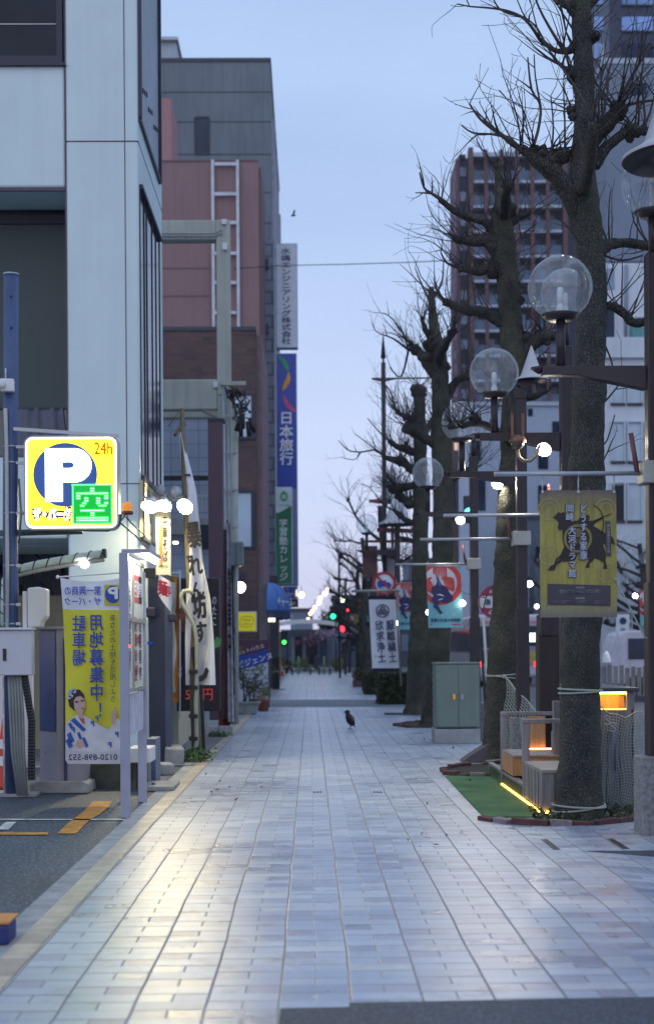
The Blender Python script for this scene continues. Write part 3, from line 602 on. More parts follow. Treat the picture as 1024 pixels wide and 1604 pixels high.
def swoosh(pts, wd, m, d, r):
    L = [P(x, y, d) for x, y in pts]; k = len(L); vs = []; 
    for i, p in enumerate(L):
        t = (L[min(i + 1, k - 1)] - L[max(i - 1, 0)]).normalized(); n = Vector((t.z, 0, -t.x)); f = math.sin(math.pi * (0.06 + 0.9 * i / (k - 1))) * wd
        vs += [p + n * f, p - n * f]
    MB().add(vs, [(2 * i, 2 * i + 1, 2 * i + 3, 2 * i + 2) for i in range(k - 1)]).build('swoosh', m, r)
swoosh([(434, 557), (440, 561), (446, 568), (450, 577), (451, 582)], 0.10, green_ink, 61.97, r)
swoosh([(452, 583), (452, 592), (449, 600), (445, 607), (443, 612)], 0.11, orange_ink, 61.97, r)
swoosh([(444, 618), (447, 628), (452, 636), (459, 642), (464, 646)], 0.10, pink_ink, 61.97, r)
MB().bp(440, 766, 466, 916, 61.96, 0.01).build('lower_panel', mat('dull blue grey panel', (0.16, 0.19, 0.36), 0.5), r)
r, q = sign_face('shop_sign', 'green cram school sign with white lettering and leaf emblem on its top', 'sign', 431, 763, 458, 915, 60.0, 0.4, mat('dark green sign face', (0.015, 0.14, 0.07), 0.4, var=0.1, em=0.05), 'vertical signs on the west side', edge=pale_sign)
MB().bp(432, 764, 457, 803, 59.96, 0.02).build('top_panel', mat('white green panel', (0.52, 0.60, 0.62), 0.5), r)
MB().poly([(-0.33, 0), (0.33, 0.38), (0.33, -0.2), (-0.33, -0.2)], P(444.5, 806, 59.94), FRONT).build('slant', mat('dark green ink', (0.015, 0.14, 0.07), 0.5), r)
p = P(444.5, 777, 59.94); MB().poly([(0, 0.24), (0.13, 0.1), (0.17, -0.05), (0.1, -0.18), (0, -0.22), (-0.1, -0.18), (-0.17, -0.05), (-0.13, 0.1)], p, FRONT).build('leaf_emblem', green_ink, r)
MB().text('❁', p + Vector((0, -0.02, -0.03)), FRONT, h=0.2).build('emblem_mark', white_ink, r)
b = MB().text('COLLEGE', P(444.5, 791, 59.94), FRONT, h=0.07, w=0.5); b.build('small_lettering', green_ink, r)
vtext('学習塾カレッジ', 444, 812, 909, 59.95, white_ink, r, w=13, bold=0.02)
r, q = sign_face('shop_sign', 'small blue projecting sign with two swooshes at the foot of the tall signs', 'sign', 443, 918, 466, 938, 56.0, 0.3, royal, 'vertical signs on the west side')
swoosh([(448, 921), (450, 923), (452, 926)], 0.03, orange_ink, 55.97, r); swoosh([(463, 920), (461, 924), (458, 926)], 0.03, green_ink, 55.97, r)
MB().text('旅行', P(455.5, 931.5, 55.97), FRONT, h=0.18).build('lettering', white_ink, r)
MB().bp(463.5, 924, 464.8, 934, 55.95, 0.01).build('light_strip', glow('warm sign bulb', (1, 0.7, 0.35), 2.0), r)
r, q = sign_face('shop_sign', 'small dark maroon hanging sign under the blue one', 'sign', 452, 938, 467, 951, 58.0, 0.3, mat('dark maroon sign', (0.06, 0.03, 0.05), 0.5), 'vertical signs on the west side', edge=brown_metal)
MB().text('34', P(459, 944.5, 57.97), FRONT, h=0.14).build('lettering', white_ink, r)

# --- blue canopy awning
DA = 44.0; xl = X_(416, DA); xr = X_(452, DA)
r = thing('dome_awning', 'blue rounded dome awning with white lettering over a shop entrance', 'awning', (xl, DA, 2.0))
z0, z1 = Z_(956, DA), Z_(910, DA); az_ = (xr - xl)
def dome(u, v):
    a = u * math.pi; e = v * math.pi / 2
    return Vector((xl + az_ * math.sin(a) * math.cos(e) ** 0.8, DA + 1.5 - 1.5 * math.cos(a) * math.cos(e) ** 0.8, z0 + (z1 - z0) * math.sin(e)))
canv = mat('blue awning canvas', (0.045, 0.13, 0.38), 0.6, var=0.08)
MB().grid(dome, 24, 10).build('canopy', canv, r)
b = MB()
for k in range(1, 6): b.tube([dome(k / 6, j / 8) * 1.0 + Vector((0.006, -0.006, 0.004)) for j in range(9)], 0.006, 4)
b.build('rib', mat('dark seam blue', (0.02, 0.05, 0.16), 0.6), r)
def val(u, v): q = dome(u, 0); return Vector((q.x, q.y, z0 - 0.26 * v + 0.02 * math.sin(u * 60) * v))
MB().grid(val, 30, 2).build('valance', mat('navy awning skirt', (0.015, 0.03, 0.09), 0.7), r)
p = dome(0.28, 0.12); MB().text('チャーム', p + Vector((0.02, -0.06, 0.08)), (Vector((0.62, 0.78, 0)).normalized(), Vector((0, 0, 1))), h=0.26, w=0.75, bold=0.02).build('lettering', white_ink, r)

# --- yellow box sign
r, q = sign_face('box_sign', 'square yellow shop sign with a drawn lemon outline on brick wall', 'sign', 371, 958, 402, 990, 37.5, 0.25, mat('bright yellow sign', (0.55, 0.47, 0.02), 0.4, var=0.05, em=0.25, emc=(0.8, 0.7, 0.02)), edge=offwhite)
c = P(386.5, 974, 37.47); b = MB(); pts = [c + Vector((0.17 * math.cos(a) * (1 + 0.12 * math.cos(2 * a - 1.2)) , 0, 0.16 * math.sin(a) + 0.02 * math.sin(3 * a))) for a in [k * math.pi / 12 for k in range(25)]]
b.tube(pts, 0.006, 4); b.text('マルル', c + Vector((0, 0, 0.045)), FRONT, h=0.06, bold=0.03); b.text('レモン', c + Vector((0, 0, -0.055)), FRONT, h=0.06, bold=0.03); b.build('lettering', black_ink, r)
# --- standing signboard
DS = 37.1
r, q = sign_face('standing_signboard', 'large white standing signboard with maroon top and slanted blue band behind potted plants', 'signboard', 371, 1002, 422, 1108, DS, 0.22, mat('white signboard face', (0.50, 0.53, 0.60), 0.4, var=0.05, streak=0.1), edge=frame_dark)
a, b_, c, e = q
k = (b_ - a)
MB().poly([(0.03, 0), (k - 0.03, 0), (k - 0.03, 0.36), (0.03, 0.58 - 0.42)], (a, DS - 0.018, e - 0.6), FRONT).build('maroon_panel', mat('maroon panel', (0.10, 0.03, 0.06), 0.5), r) if False else MB().poly([(0.03, -0.47), (k - 0.03, -0.25), (k - 0.03, -0.03), (0.03, -0.03)], (a, DS - 0.018, e), FRONT).build('maroon_panel', mat('maroon panel', (0.10, 0.03, 0.06), 0.5), r)
MB().poly([(0.03, -0.80), (k - 0.03, -0.58), (k - 0.03, -0.25), (0.03, -0.47)], (a, DS - 0.020, e), FRONT).build('blue_band', royal_ink, r)
MB().text('カットハウス', (a + k * 0.42, DS - 0.024, e - 0.26), FRONT, h=0.11, bold=0.02, rot=0.28).text('ビジェンヌ', (a + k * 0.56, DS - 0.028, e - 0.53), FRONT, h=0.17, bold=0.03, rot=0.28).build('lettering', white_ink, r)

# --- potted plants and small items
def leafball(mb, c, rx, rz, n, sz, rng, mi=0, up=0.3):
    for _ in range(n):
        while True:
            q = Vector((rng.uniform(-1, 1), rng.uniform(-1, 1), rng.uniform(-1, 1)))
            if q.length <= 1 and q.length > 0.25: break
        p = Vector(c) + Vector((q.x * rx, q.y * rx, q.z * rz)); t = Vector((rng.gauss(0, 1), rng.gauss(0, 1), rng.gauss(0, 1) + up)).normalized(); s2 = t.cross(Vector((rng.gauss(0, 1), rng.gauss(0, 1), rng.gauss(0, 1)))).normalized()
        s = sz * rng.uniform(0.6, 1.3); mb.add([p, p + t * s * 0.5 + s2 * s * 0.3, p + t * s, p + t * s * 0.5 - s2 * s * 0.3], [(0, 1, 2, 3)], mi)
leaf_g = leafy('dull green leaf', (0.025, 0.045, 0.022), (0.07, 0.10, 0.045)); leaf_y = leafy('yellow green leaf', (0.10, 0.13, 0.03), (0.20, 0.22, 0.05)); leaf_p = leafy('purple heather leaf', (0.035, 0.012, 0.03), (0.09, 0.03, 0.07))
rng = random.Random(3)
p = G(388, 1119); r = thing('potted_shrub', 'leggy half-bare shrub in an oblong grey stone planter by the signboard', 'potted plant', (p.x, p.y, 0), 'potted plants by the signboard')
b = MB(); pr = [(-0.22, 0), (0.22, 0), (0.27, 0.24), (-0.27, 0.24)]; b.poly(pr, (p.x, p.y - 0.17, 0.03), FRONT, 0.34); b.box(p.x - 0.30, p.x + 0.30, p.y - 0.2, p.y + 0.2, 0.25, 0.30); b.box(p.x - 0.2, p.x - 0.1, p.y - .15, p.y + .15, 0, 0.04); b.box(p.x + 0.1, p.x + 0.2, p.y - .15, p.y + .15, 0, 0.04); b.build('planter', mat('weathered stone planter', (0.24, 0.26, 0.25), 0.85, var=0.2, sc=6), r, bevel=0.015)
b = MB(); tips = []
for k in range(11):
    a = Vector((p.x + rng.uniform(-0.15, 0.15), p.y + rng.uniform(-0.1, 0.1), 0.28)); q = a.copy(); L = [a]
    dr = Vector((rng.uniform(-0.35, 0.4), rng.uniform(-0.3, 0.3), 1)).normalized()
    for i in range(5): q = q + dr * rng.uniform(0.12, 0.24); dr = (dr + Vector((rng.gauss(0, .25), rng.gauss(0, .25), 0.05))).normalized(); L.append(q.copy())
    b.tube(L, [0.016, 0.013, 0.011, 0.009, 0.007, 0.004], 5); tips += L[2:]
b.build('stem', mat('grey brown twig', (0.09, 0.07, 0.06), 0.8), r)
b = MB()
for t in tips: leafball(b, t, 0.10, 0.10, 16, 0.055, rng)
b.build('foliage', leaf_g, r)
b = MB()
for t in tips[::5] + [Vector((p.x - 0.2, p.y, 1.6)), Vector((p.x - 0.12, p.y, 1.52))]: leafball(b, t, 0.12, 0.10, 14, 0.06, rng)
b.build('young_foliage', leaf_y, r)
p = G(413, 1114); r = thing('potted_flower', 'yellow green plant in small terracotta pot beside purple heather', 'potted plant', (p.x, p.y, 0), 'potted plants by the signboard')
terra = mat('terracotta', (0.28, 0.09, 0.05), 0.75, var=0.12); soil = mat('dark soil', (0.03, 0.025, 0.02), 0.95)
MB().lathe([(0.0, 0.0), (0.11, 0.0), (0.15, 0.24), (0.165, 0.24), (0.165, 0.30), (0.14, 0.30), (0.135, 0.26), (0, 0.26)], p, 20).build('pot', terra, r)
b = MB(); leafball(b, p + Vector((0.04, 0, 0.42)), 0.16, 0.17, 130, 0.07, rng); b.build('foliage', leaf_y, r)
p = G(403, 1112); r = thing('heather_plant', 'round mound of dark purple heather behind the terracotta pot', 'potted plant', (p.x, p.y, 0), 'potted plants by the signboard')
MB().lathe([(0, 0), (0.14, 0), (0.19, 0.28), (0.17, 0.28), (0, 0.25)], p, 18).build('pot', black, r)
b = MB(); leafball(b, p + Vector((0.02, 0, 0.5)), 0.3, 0.26, 420, 0.06, rng, up=0.8); b.build('foliage', leaf_p, r)
# black bin and cone
p = G(432.5, 1080); r = thing('black_bin', 'slim black upright box standing on a green mat', 'bin', (p.x, p.y, 0))
b = MB(); b.box(p.x - 0.13, p.x + 0.13, p.y, p.y + 0.3, 0.0, 1.22); b.build('body', black, r, bevel=0.02); MB().box(p.x - 0.14, p.x + 0.14, p.y - 0.01, p.y + 0.31, 1.22, 1.27).build('lid', frame_dark, r, bevel=0.01)
tag(MB().box(p.x - 0.2, p.x + 0.35, p.y - 0.35, p.y - 0.02, 0.006, 0.02).build('door_mat', mat('green mat', (0.05, 0.10, 0.06), 0.95), origin=(p.x, p.y, 0)), 'small green doormat in front of the black bin', 'mat')
def traffic_cone(loc, label, group, h=0.7):
    r = thing('traffic_cone', label, 'cone', loc, group); loc = Vector(loc)
    MB().box(loc.x - 0.19, loc.x + 0.19, loc.y - 0.19, loc.y + 0.19, loc.z, loc.z + 0.04).build('base', mat('dark red rubber', (0.25, 0.02, 0.02), 0.7), r, bevel=0.02)
    MB().lathe([(0.15, 0.04), (0.03, h), (0.0, h)], loc, 18).build('body', mat('red orange cone', (0.55, 0.05, 0.03), 0.5), r)
    b = MB()
    for z in (0.26, 0.44): b.lathe([(0.152 - 0.12 * (z - 0.04) / (h - 0.04), z), (0.152 - 0.12 * (z + 0.06) / (h - 0.04), z + 0.1)], loc, 18)
    b.build('band', white_plastic, r)
    return r
p = G(441, 1058); traffic_cone((p.x, p.y, 0), 'orange cone far up the street beside yellow striped poles', 'traffic cones', 0.9)
# yellow flag poles at the shop
for i, (x, yb) in enumerate(((431, 1060), (439, 1062))):
    p = G(x, yb); o = MB().beam((p.x, p.y, 0), (p.x, p.y, 3.0 - 0.5 * i), 0.09); tag(o.build('flag_pole', mat('yellow nobori cloth', (0.48, 0.36, 0.06), 0.7), origin=(p.x, p.y, 0)), ['yellow furled banner pole just behind the black bin', 'yellow furled banner pole next to the orange cone'][i], 'pole', 'yellow furled banner poles')
# storefront bits past the brick building
r = thing('corner_shop', 'dark recessed shopfront under the blue awning', 'shop', (X_(425, 45), 45.2, 0))
MB().box(-6, X_(417, 45.2), 45.6, 47.9, 0, Z_(994, 45.6)).build('wall', brick, r)
MB().box(X_(404, 44.9), X_(416, 44.9), 44.9, 47, 0, 3.6).build('pier', mat('grey pier', (0.14, 0.12, 0.14), 0.8), r)
MB().bp(420, 968, 431, 974, 43.8, 0.2).build('wall_lamp', glow('dim warm lamp', (1, 0.9, 0.6), 1.2), r)
MB().box(-5.5, X_(434, 57), 57, 59.5, 0, 4.5).build('next_shop', mat('dark shop front', (0.07, 0.07, 0.09), 0.6), r)
# lit globe lamp on the conduit pole
p = P(376, 920, 31.0); r = thing('wall_lamp', 'lit round white lamp on the grey conduit pole above the yellow sign', 'lamp', p)
MB().sph(p, 0.12, 16).build('bulb', glow('white lamp glow', (1.0, 0.97, 0.88), 14), r); MB().beam(p + Vector((-0.08, 0.05, 0.06)), p + Vector((-0.25, 0.1, 0.1)), 0.03).build('bracket', black, r)

# ================================================================ CONDUIT POLES
DQ = 29.0
def pole_px(name, label, pts, w, d, m, group=None, n=10):
    L = [P(x, y, d) for x, y in pts]; L[-1].z = min(L[-1].z, 0.0) if pts[-1][1] > 1080 else L[-1].z
    return tag(MB().tube(L, w * d / FP / 2, n).build(name, m, origin=L[-1]), label, 'pole', group)
r = thing('utility_pole', 'grey bundle of conduits with tangled cables and a green grey junction box', 'pole', (X_(367, DQ), DQ, 0))
MB().tube([P(368, 640, DQ), Vector((X_(366, DQ), DQ, 0))], 0.065, 12).build('pole', mat('pale conduit', (0.38, 0.39, 0.36), 0.5, var=0.12), r)
b = MB(); b.tube([P(351, 603, DQ), Vector((X_(353, DQ), DQ + 0.05, 0))], 0.035, 10); b.tube([P(358, 612, DQ), Vector((X_(359, DQ), DQ + 0.02, 0))], 0.03, 10); b.build('conduit', steel, r)
b = MB()
for k in range(8):
    z = 1.0 + k * 0.75; MB().box(X_(350, DQ), X_(372, DQ), DQ - 0.075, DQ - 0.06, z, z + 0.03).build('strap', steel, r)
rng = random.Random(8); b = MB()
for k in range(13):
    a = P(354 + rng.uniform(-3, 8), 606 + rng.uniform(-2, 6), DQ - 0.1); e = P(378 + rng.uniform(-8, 14), 645 + rng.uniform(-12, 22), DQ - 0.2 - rng.random() * 0.4)
    L = []
    for i in range(9):
        t = i / 8; L.append(a.lerp(e, t) + Vector((0.25 * math.sin(t * 3.1) * rng.uniform(-0.3, 1), 0, -0.35 * math.sin(t * math.pi) * rng.uniform(-0.6, 0.8))))
    b.tube(L, 0.013, 5)
for k in range(5): 
    q = P(384 + rng.uniform(-9, 8), 652 + rng.uniform(-8, 12), DQ - 0.3); b.tube([q, q + Vector((rng.uniform(-.1, .1), 0, -0.3))], 0.05, 8)
for k in range(6):
    x = 352 + rng.uniform(-2, 16); L = [P(x + rng.uniform(-4, 4) * (i > 0), 850 + i * 34, DQ - 0.09) for i in range(8)]; b.tube(L, 0.014, 5)
b.build('cable', black, r)
b = MB(); b.bp(345, 597, 385, 603, DQ - 0.05, 0.12); b.bp(341, 598, 350, 618, DQ, 0.1); b.build('cross_arm', cream, r)
bx = MB().bp(361, 848, 381, 886, DQ - 0.42, 0.3).build('junction_box', mat('green grey enamel', (0.16, 0.20, 0.20), 0.5), r, bevel=0.03)
MB().bp(369, 852, 370, 884, DQ - 0.425, 0.02).build('seam', frame_dark, bx)
for q_ in ((364, 1128), ):
    p = G(*q_); MB().ob((p.x + 0.05, p.y - 0.1, 0.14), (0.16, 0.2, 0.2), (0, 0, 0.1)).build('footing', concrete, r, bevel=0.02)
# slanted bamboo-like pole with pipe, black pole beside
dB = 19.4; p0 = G(300, 1192)
r = thing('banner_pole', 'tan pole strapped to a looped pipe, carrying the white calligraphy banner', 'pole', (p0.x, p0.y, 0))
tanm = mat('tan bamboo pole', (0.15, 0.135, 0.09), 0.6, var=0.2)
MB().tube([Vector((X_(306, dB), dB, 0)), P(303, 1050, dB), P(296, 880, dB), P(290, 760, dB), P(285, 640, dB)], [0.075, 0.07, 0.05, 0.045, 0.03], 10, bump=0.1).build('pole', tanm, r)
MB().tube([Vector((X_(313, dB), dB + 0.1, 0)), P(309, 1000, dB + 0.1), P(306, 930, dB + 0.1)], 0.05, 10).build('black_post', black, r)
MB().tube([P(x, y, dB - 0.12) for x, y in ((290, 1183), (300, 1182), (306, 1174), (308, 1160), (307, 1100), (309, 1040), (308, 1000), (304, 978), (295, 962), (286, 946), (284, 934), (288, 926), (297, 925), (303, 931))], 0.03, 10).build('hose', mat('grey beige hose', (0.33, 0.34, 0.29), 0.5), r)
b = MB()
for y in (1052, 1077, 1122, 1157): MB().bp(296, y - 3, 310, y + 3, dB - 0.16, 0.22).build('strap', black, r)
for y in (744, 826, 872): MB().bp(287 + (y - 700) * .03, y - 1.5, 297 + (y - 700) * .03, y + 1.5, dB - 0.06, 0.12).build('strap', black, r)
b = MB(); b.tube([P(282, 662, dB), P(291, 662, dB)], 0.025, 6); b.tube([P(274, 682, dB - .1), P(283, 668, dB), P(291, 664, dB)], 0.025, 6); b.tube([P(284, 640, dB), P(264, 668, dB)], 0.006, 4); b.build('stub', tanm, r)
b = MB(); leafball(b, Vector((p0.x + 0.05, p0.y - 0.15, 0.08)), 0.26, 0.10, 420, 0.055, random.Random(5)); tag(b.build('weed_tuft', leafy('weed green', (0.03, 0.07, 0.02), (0.07, 0.15, 0.04)), origin=p0), 'green weed tuft growing at the foot of the tan pole', 'weeds', 'weeds along the west edge')
p = G(345, 1155); b = MB(); leafball(b, Vector((p.x, p.y, 0.04)), 0.2, 0.05, 200, 0.05, random.Random(6)); tag(b.build('weed_tuft', leafy('weed green', (0.03, 0.07, 0.02), (0.07, 0.15, 0.04)), origin=p), 'low green weeds beside the small concrete block', 'weeds', 'weeds along the west edge')
# white calligraphy banner on that pole (brush lettering, hanging in folds)
d_ = dB - 0.02
r = thing('nobori_banner', 'long white banner with black brush lettering hanging from the tan pole', 'banner', P(315, 1072, d_), 'shop banners')
EL = [(281, 676), (283, 720), (286, 760), (289, 820), (292, 870), (292, 940), (290, 1000), (291, 1070)]
ER = [(284, 676), (296, 722), (307, 765), (314, 830), (318, 880), (330, 940), (335, 1000), (338, 1074)]
def ei(E, y):
    for (x0, y0), (x1, y1) in zip(E, E[1:]):
        if y <= y1: return x0 + (x1 - x0) * (y - y0) / (y1 - y0)
    return E[-1][0]
def ban(u, v):
    y = 676 + v * 397; xl_, xr_ = ei(EL, y), ei(ER, y)
    return P(xl_ + u * (xr_ - xl_), y, d_ + 0.05 * math.sin(u * 7 + v * 5) * (0.3 + v))
cloth_w = mat('white banner cloth', (0.66, 0.68, 0.76), 0.85, var=0.05)
MB().grid(ban, 14, 60).build('cloth', cloth_w, r)
b = MB(); 
for ch, y, x, h in (('暴', 838, 304, 38), ('れ', 885, 306, 30), ('ん', 925, 309, 26), ('坊', 948, 312, 40), ('す', 990, 314, 30), ('し', 1040, 314, 52)):
    q = P(x, y, d_ - 0.1); b.text(ch, q, (Vector((1, 0, 0.12)), Vector((-0.12, 0, 1))), h=h * d_ / FP, w=20 * d_ / FP, bold=0.045)
b.build('lettering', black_ink, r)

# ================================================================ SHOP BY THE WHITE BUILDING
r = thing('shop_annex', 'low cream walled ramen shop with slanted dark roof behind the banners', 'shop', (-2.6, 21.8, 0))
MB().box(-6, -2.02, 21.8, 26.8, 0, 2.35).build('wall', mat('cream shop wall', (0.46, 0.43, 0.32), 0.7, var=0.08, streak=0.15), r)
b = MB(); b.add([(-6, 21.6, 3.9), (-1.9, 21.6, 2.55), (-1.9, 27, 2.55), (-6, 27, 3.9)], [(0, 1, 2, 3)]); b.add([(-6, 21.6, 3.78), (-1.9, 21.6, 2.43), (-1.9, 27, 2.43), (-6, 27, 3.78)], [(3, 2, 1, 0)]); b.add([(-6, 21.6, 3.9), (-1.9, 21.6, 2.55), (-1.9, 21.6, 2.43), (-6, 21.6, 3.78)], [(0, 3, 2, 1)]); b.add([(-1.9, 21.6, 2.55), (-1.9, 27, 2.55), (-1.9, 27, 2.43), (-1.9, 21.6, 2.43)], [(0, 3, 2, 1)])
b.build('roof', mat('slate roof sheet', (0.06, 0.075, 0.12), 0.5), r)
MB().bp(271, 848, 278, 851, 21.4, 0.12).build('porch_lamp', glow('warm porch lamp', (1, 0.93, 0.75), 10), r)
# black menu board
dM = 21.0
r, q = sign_face('menu_board', 'large black shop board with red price lettering behind the white banner', 'signboard', 276, 905, 345, 1114, dM, 0.1, mat('black board face', (0.022, 0.018, 0.026), 0.45, var=0.2), edge=brown_metal)
MB().text('590円', P(312, 1088, dM - 0.02), FRONT, h=18 * dM / FP, w=42 * dM / FP, bold=0.01).build('price_lettering', mat('red board lettering', (0.50, 0.045, 0.045), 0.5, em=0.15, emc=(1, 0.1, 0.08)), r)
b = MB(); b.text('麺', P(286, 961, dM - 0.02), FRONT, h=0.09, bold=0.03).build('red_lettering', red_ink, r)
MB().text(vt('のたこ'), P(336, 957, dM - 0.02), FRONT, h=0.42, w=0.06).text('カレー', P(287, 973, dM - 0.02), FRONT, h=0.045).text(vt('特製'), P(281, 1052, dM - 0.02), FRONT, h=0.16).build('lettering', white_ink, r)
c = P(287, 975, dM - 0.016); MB().disc(c, 0.10, FRONT, sy=1.35).build('bowl_picture', mat('curry brown print', (0.16, 0.06, 0.03), 0.5), r)
c = P(340, 1012, dM - 0.016); MB().poly([(-0.06, -0.05), (0.05, 0.0), (0.07, 0.10), (0.0, 0.14), (-0.05, 0.06)], c, FRONT).build('leaf_picture', mat('green print', (0.10, 0.30, 0.10), 0.5), r)
b = MB()
for x in (300, 322): b.bp(x, 1114, x + 4, 1150, dM, 0.08)
b.build('leg', steel, r)
tag(MB().ob(G(353, 1152) + Vector((0, 0, 0.08)), (0.26, 0.2, 0.17), (0, 0, 0.1)).build('concrete_block', concrete, bevel=0.015), 'small pale concrete block on paving by the furled red banner', 'block')
# furled red and black banners
dF = 25.5
r = thing('furled_banner', 'furled dark banner with red and white edge hanging beside the conduit poles', 'banner', (X_(352, dF), dF, 0), 'shop banners')
def fb(x0, x1, x2, x3, ya, yb, ph, amp=0.05):
    return lambda u, v: P(x0 + (x2 - x0) * v + u * ((x1 - x0) * (1 - v) + (x3 - x2) * v), ya + v * (yb - ya), dF + amp * math.sin(u * 9 + ph + 2 * v))
MB().grid(fb(352, 357, 342, 358, 900, 1140, 0), 12, 24).build('red_cloth', mat('dull red cloth', (0.20, 0.035, 0.05), 0.85, var=0.2), r)
MB().grid(fb(350, 356, 347, 357, 830, 1126, 1, 0.02), 12, 24).warp(lambda v: v + Vector((0, -0.09, 0))).build('brown_cloth', mat('dark mauve cloth', (0.09, 0.05, 0.06), 0.85), r)
MB().grid(fb(355, 361, 358, 367, 820, 1130, 2, 0.03), 10, 24).warp(lambda v: v + Vector((0, -0.12, 0))).build('white_cloth', mat('dirty white cloth', (0.36, 0.37, 0.42), 0.85, var=0.3, sc=9), r)
MB().tube([P(356, 815, dF), Vector((X_(356, dF), dF, 0))], 0.018, 8).build('pole', black, r)
MB().text(vt('営業中'), P(359.5, 960, dF - 0.2), FRONT, h=1.6, w=0.05, bold=0.03).build('lettering', black_ink, r)
# ================================================================ PARKING LOT THINGS
DPL = 14.7
# slate blue pole
p = G(21, 1247); r = thing('steel_pole', 'thick slate blue steel pole holding the parking sign', 'pole', (p.x, p.y, 0)); D = p.y
MB().tube([(p.x, D, 0), (p.x - 0.01, D, 2.6), P(18, 431, D)], 0.078, 18).build('shaft', steel_blue, r)
b = MB(); q = P(18, 431, D); b.lathe([(0.083, 0), (0.083, 0.015), (0, 0.02)], q, 18); b.build('cap', steel, r)
b = MB()
for y in (464, 513): b.sph(P(18, y, D - 0.078), 0.012, 8)
b.build('bolt', black, r)
b = MB()
for y, x in ((700, 38), (725, 42), (804, 42), (886, 34), (947, 33), (977, 33)): b.lathe([(0.081, -0.008), (0.085, 0), (0.081, 0.008)], P(18, y, D), 16); b.beam(P(26, y, D - 0.06), P(x, y, D - 0.06), 0.03)
b.build('clamp', steel, r)
b = MB(); b.tube([P(9, 640, D - 0.1), P(11, 700, D - 0.1), P(12, 850, D - 0.1), P(12, 985, D - 0.1)], 0.02, 8); b.build('conduit', mat('pale grey conduit', (0.42, 0.43, 0.42), 0.5), r)
b = MB(); b.beam(P(22, 672, D - 0.08), P(186, 683, D - 0.12), 0.035); b.build('top_arm', steel, r)
b = MB(); b.tube([P(30, 835, D - .05), P(60, 829, D - .1), P(170, 830, D - .1), P(186, 822, D - .1), P(189, 806, D - .1)], 0.02, 8); b.beam(P(-20, 836, D), P(130, 832, D + 0.05), 0.06)
b.tube([P(30, 750, D - .1), P(34, 805, D - .12), P(30, 850, D - .12)], 0.012, 6); b.build('cable_tray', mat('dark green cable', (0.07, 0.10, 0.10), 0.5), r)
tag(MB().box(p.x - 0.3, p.x + 0.25, D - 0.1, D + 0.35, 0.0, 0.03).build('pole_footing', concrete, origin=(p.x, D, 0)), 'flat concrete footing slab under the slate blue pole', 'footing')
# camera box on pole
c = P(12, 604, D - 0.1); r = thing('security_camera', 'small white camera box strapped high on the slate blue pole', 'camera', c)
b = MB(); b.ob(c, (0.14, 0.10, 0.13), (0, 0, 0.12)); b.build('housing', white_plastic, r, bevel=0.012)
b = MB(); b.tube([c + Vector((-0.03, -0.05, 0)), c + Vector((-0.09, -0.16, -0.01))], [0.035, 0.042], 12); b.build('lens_tube', white_plastic, r)
b = MB(); b.tube([c + Vector((-0.01, -0.03, 0.06)), c + Vector((-0.01, -0.03, 0.17))], 0.007, 6); b.build('antenna', white_plastic, r)
# P sign
DSG = D - 0.12; x0, x1, z0, z1 = rect(38, 682, 186, 830, DSG)
r = thing('parking_sign', 'lit square yellow parking sign with big white P and green vacancy panel', 'sign', ((x0 + x1) / 2, DSG, z0))
def rrect(x0, x1, z0, z1, rr, n=6):
    L = []
    for cx, cz, a0 in ((x1 - rr, z1 - rr, 0), (x0 + rr, z1 - rr, 90), (x0 + rr, z0 + rr, 180), (x1 - rr, z0 + rr, 270)):
        for k in range(n + 1): a = rad(a0 + 90 * k / n); L.append((cx + rr * math.cos(a), cz + rr * math.sin(a)))
    return L
O0 = (0, DSG, 0)
MB().poly(rrect(x0, x1, z0, z1, 0.09), O0, FRONT, 0.16).build('case', mat('grey lilac sign case', (0.36, 0.35, 0.42), 0.4), r)
def sy(dy): return (0, DSG - dy, 0)
ring = lambda g, rr: rrect(x0 + g, x1 - g, z0 + g, z1 - g, rr)
MB().poly(ring(0.018, 0.075), sy(0.004), FRONT).build('border', glow('cream lit border', (1.0, 0.93, 0.62), 2.0), r)
N = NT('lit yellow sign face'); g = N.n('ShaderNodeTexCoord').outputs['Object']; f = N.noise(g, 2.0, 2)
N.b.inputs['Base Color'].default_value = (0.6, 0.5, 0.03, 1); N.l(N.ramp(f, [(0.3, (0.95, 0.62, 0.003)), (0.7, (1.0, 0.80, 0.012))]), N.b.inputs['Emission Color']); N.b.inputs['Emission Strength'].default_value = 7.0; yel_lit = N.mat
MB().poly(ring(0.04, 0.06), sy(0.008), FRONT).build('face', yel_lit, r)
k = (x1 - x0) / 148.0; cx = x0 + (103 - 38) * k; cz = z1 - (744 - 682) * k
MB().disc((cx, DSG - 0.012, cz), 52.5 * k, FRONT, n=48).build('yellow_ring', glow('lit lemon ring', (1.0, 0.80, 0.02), 2.2), r)
blue_lit = mat('lit deep blue', (0.02, 0.06, 0.22), 0.3, em=0.35, emc=(0.02, 0.10, 0.42), var=0.05)
b = MB(); b.disc((cx, DSG - 0.016, cz), 50 * k, FRONT, n=48); b.build('blue_disc', blue_lit, r)
b = MB(); fx = lambda px: x0 + (px - 38) * k; fz = lambda py: z1 - (py - 682) * k
b.add([(fx(50), DSG - 0.014, fz(772)), (fx(62), DSG - 0.014, fz(795)), (fx(66), DSG - 0.014, fz(790)), (fx(115), DSG - 0.014, fz(792)), (fx(115), DSG - 0.014, fz(810)), (fx(50), DSG - 0.014, fz(810))], [(0, 1, 2, 3, 4, 5)]) if False else None
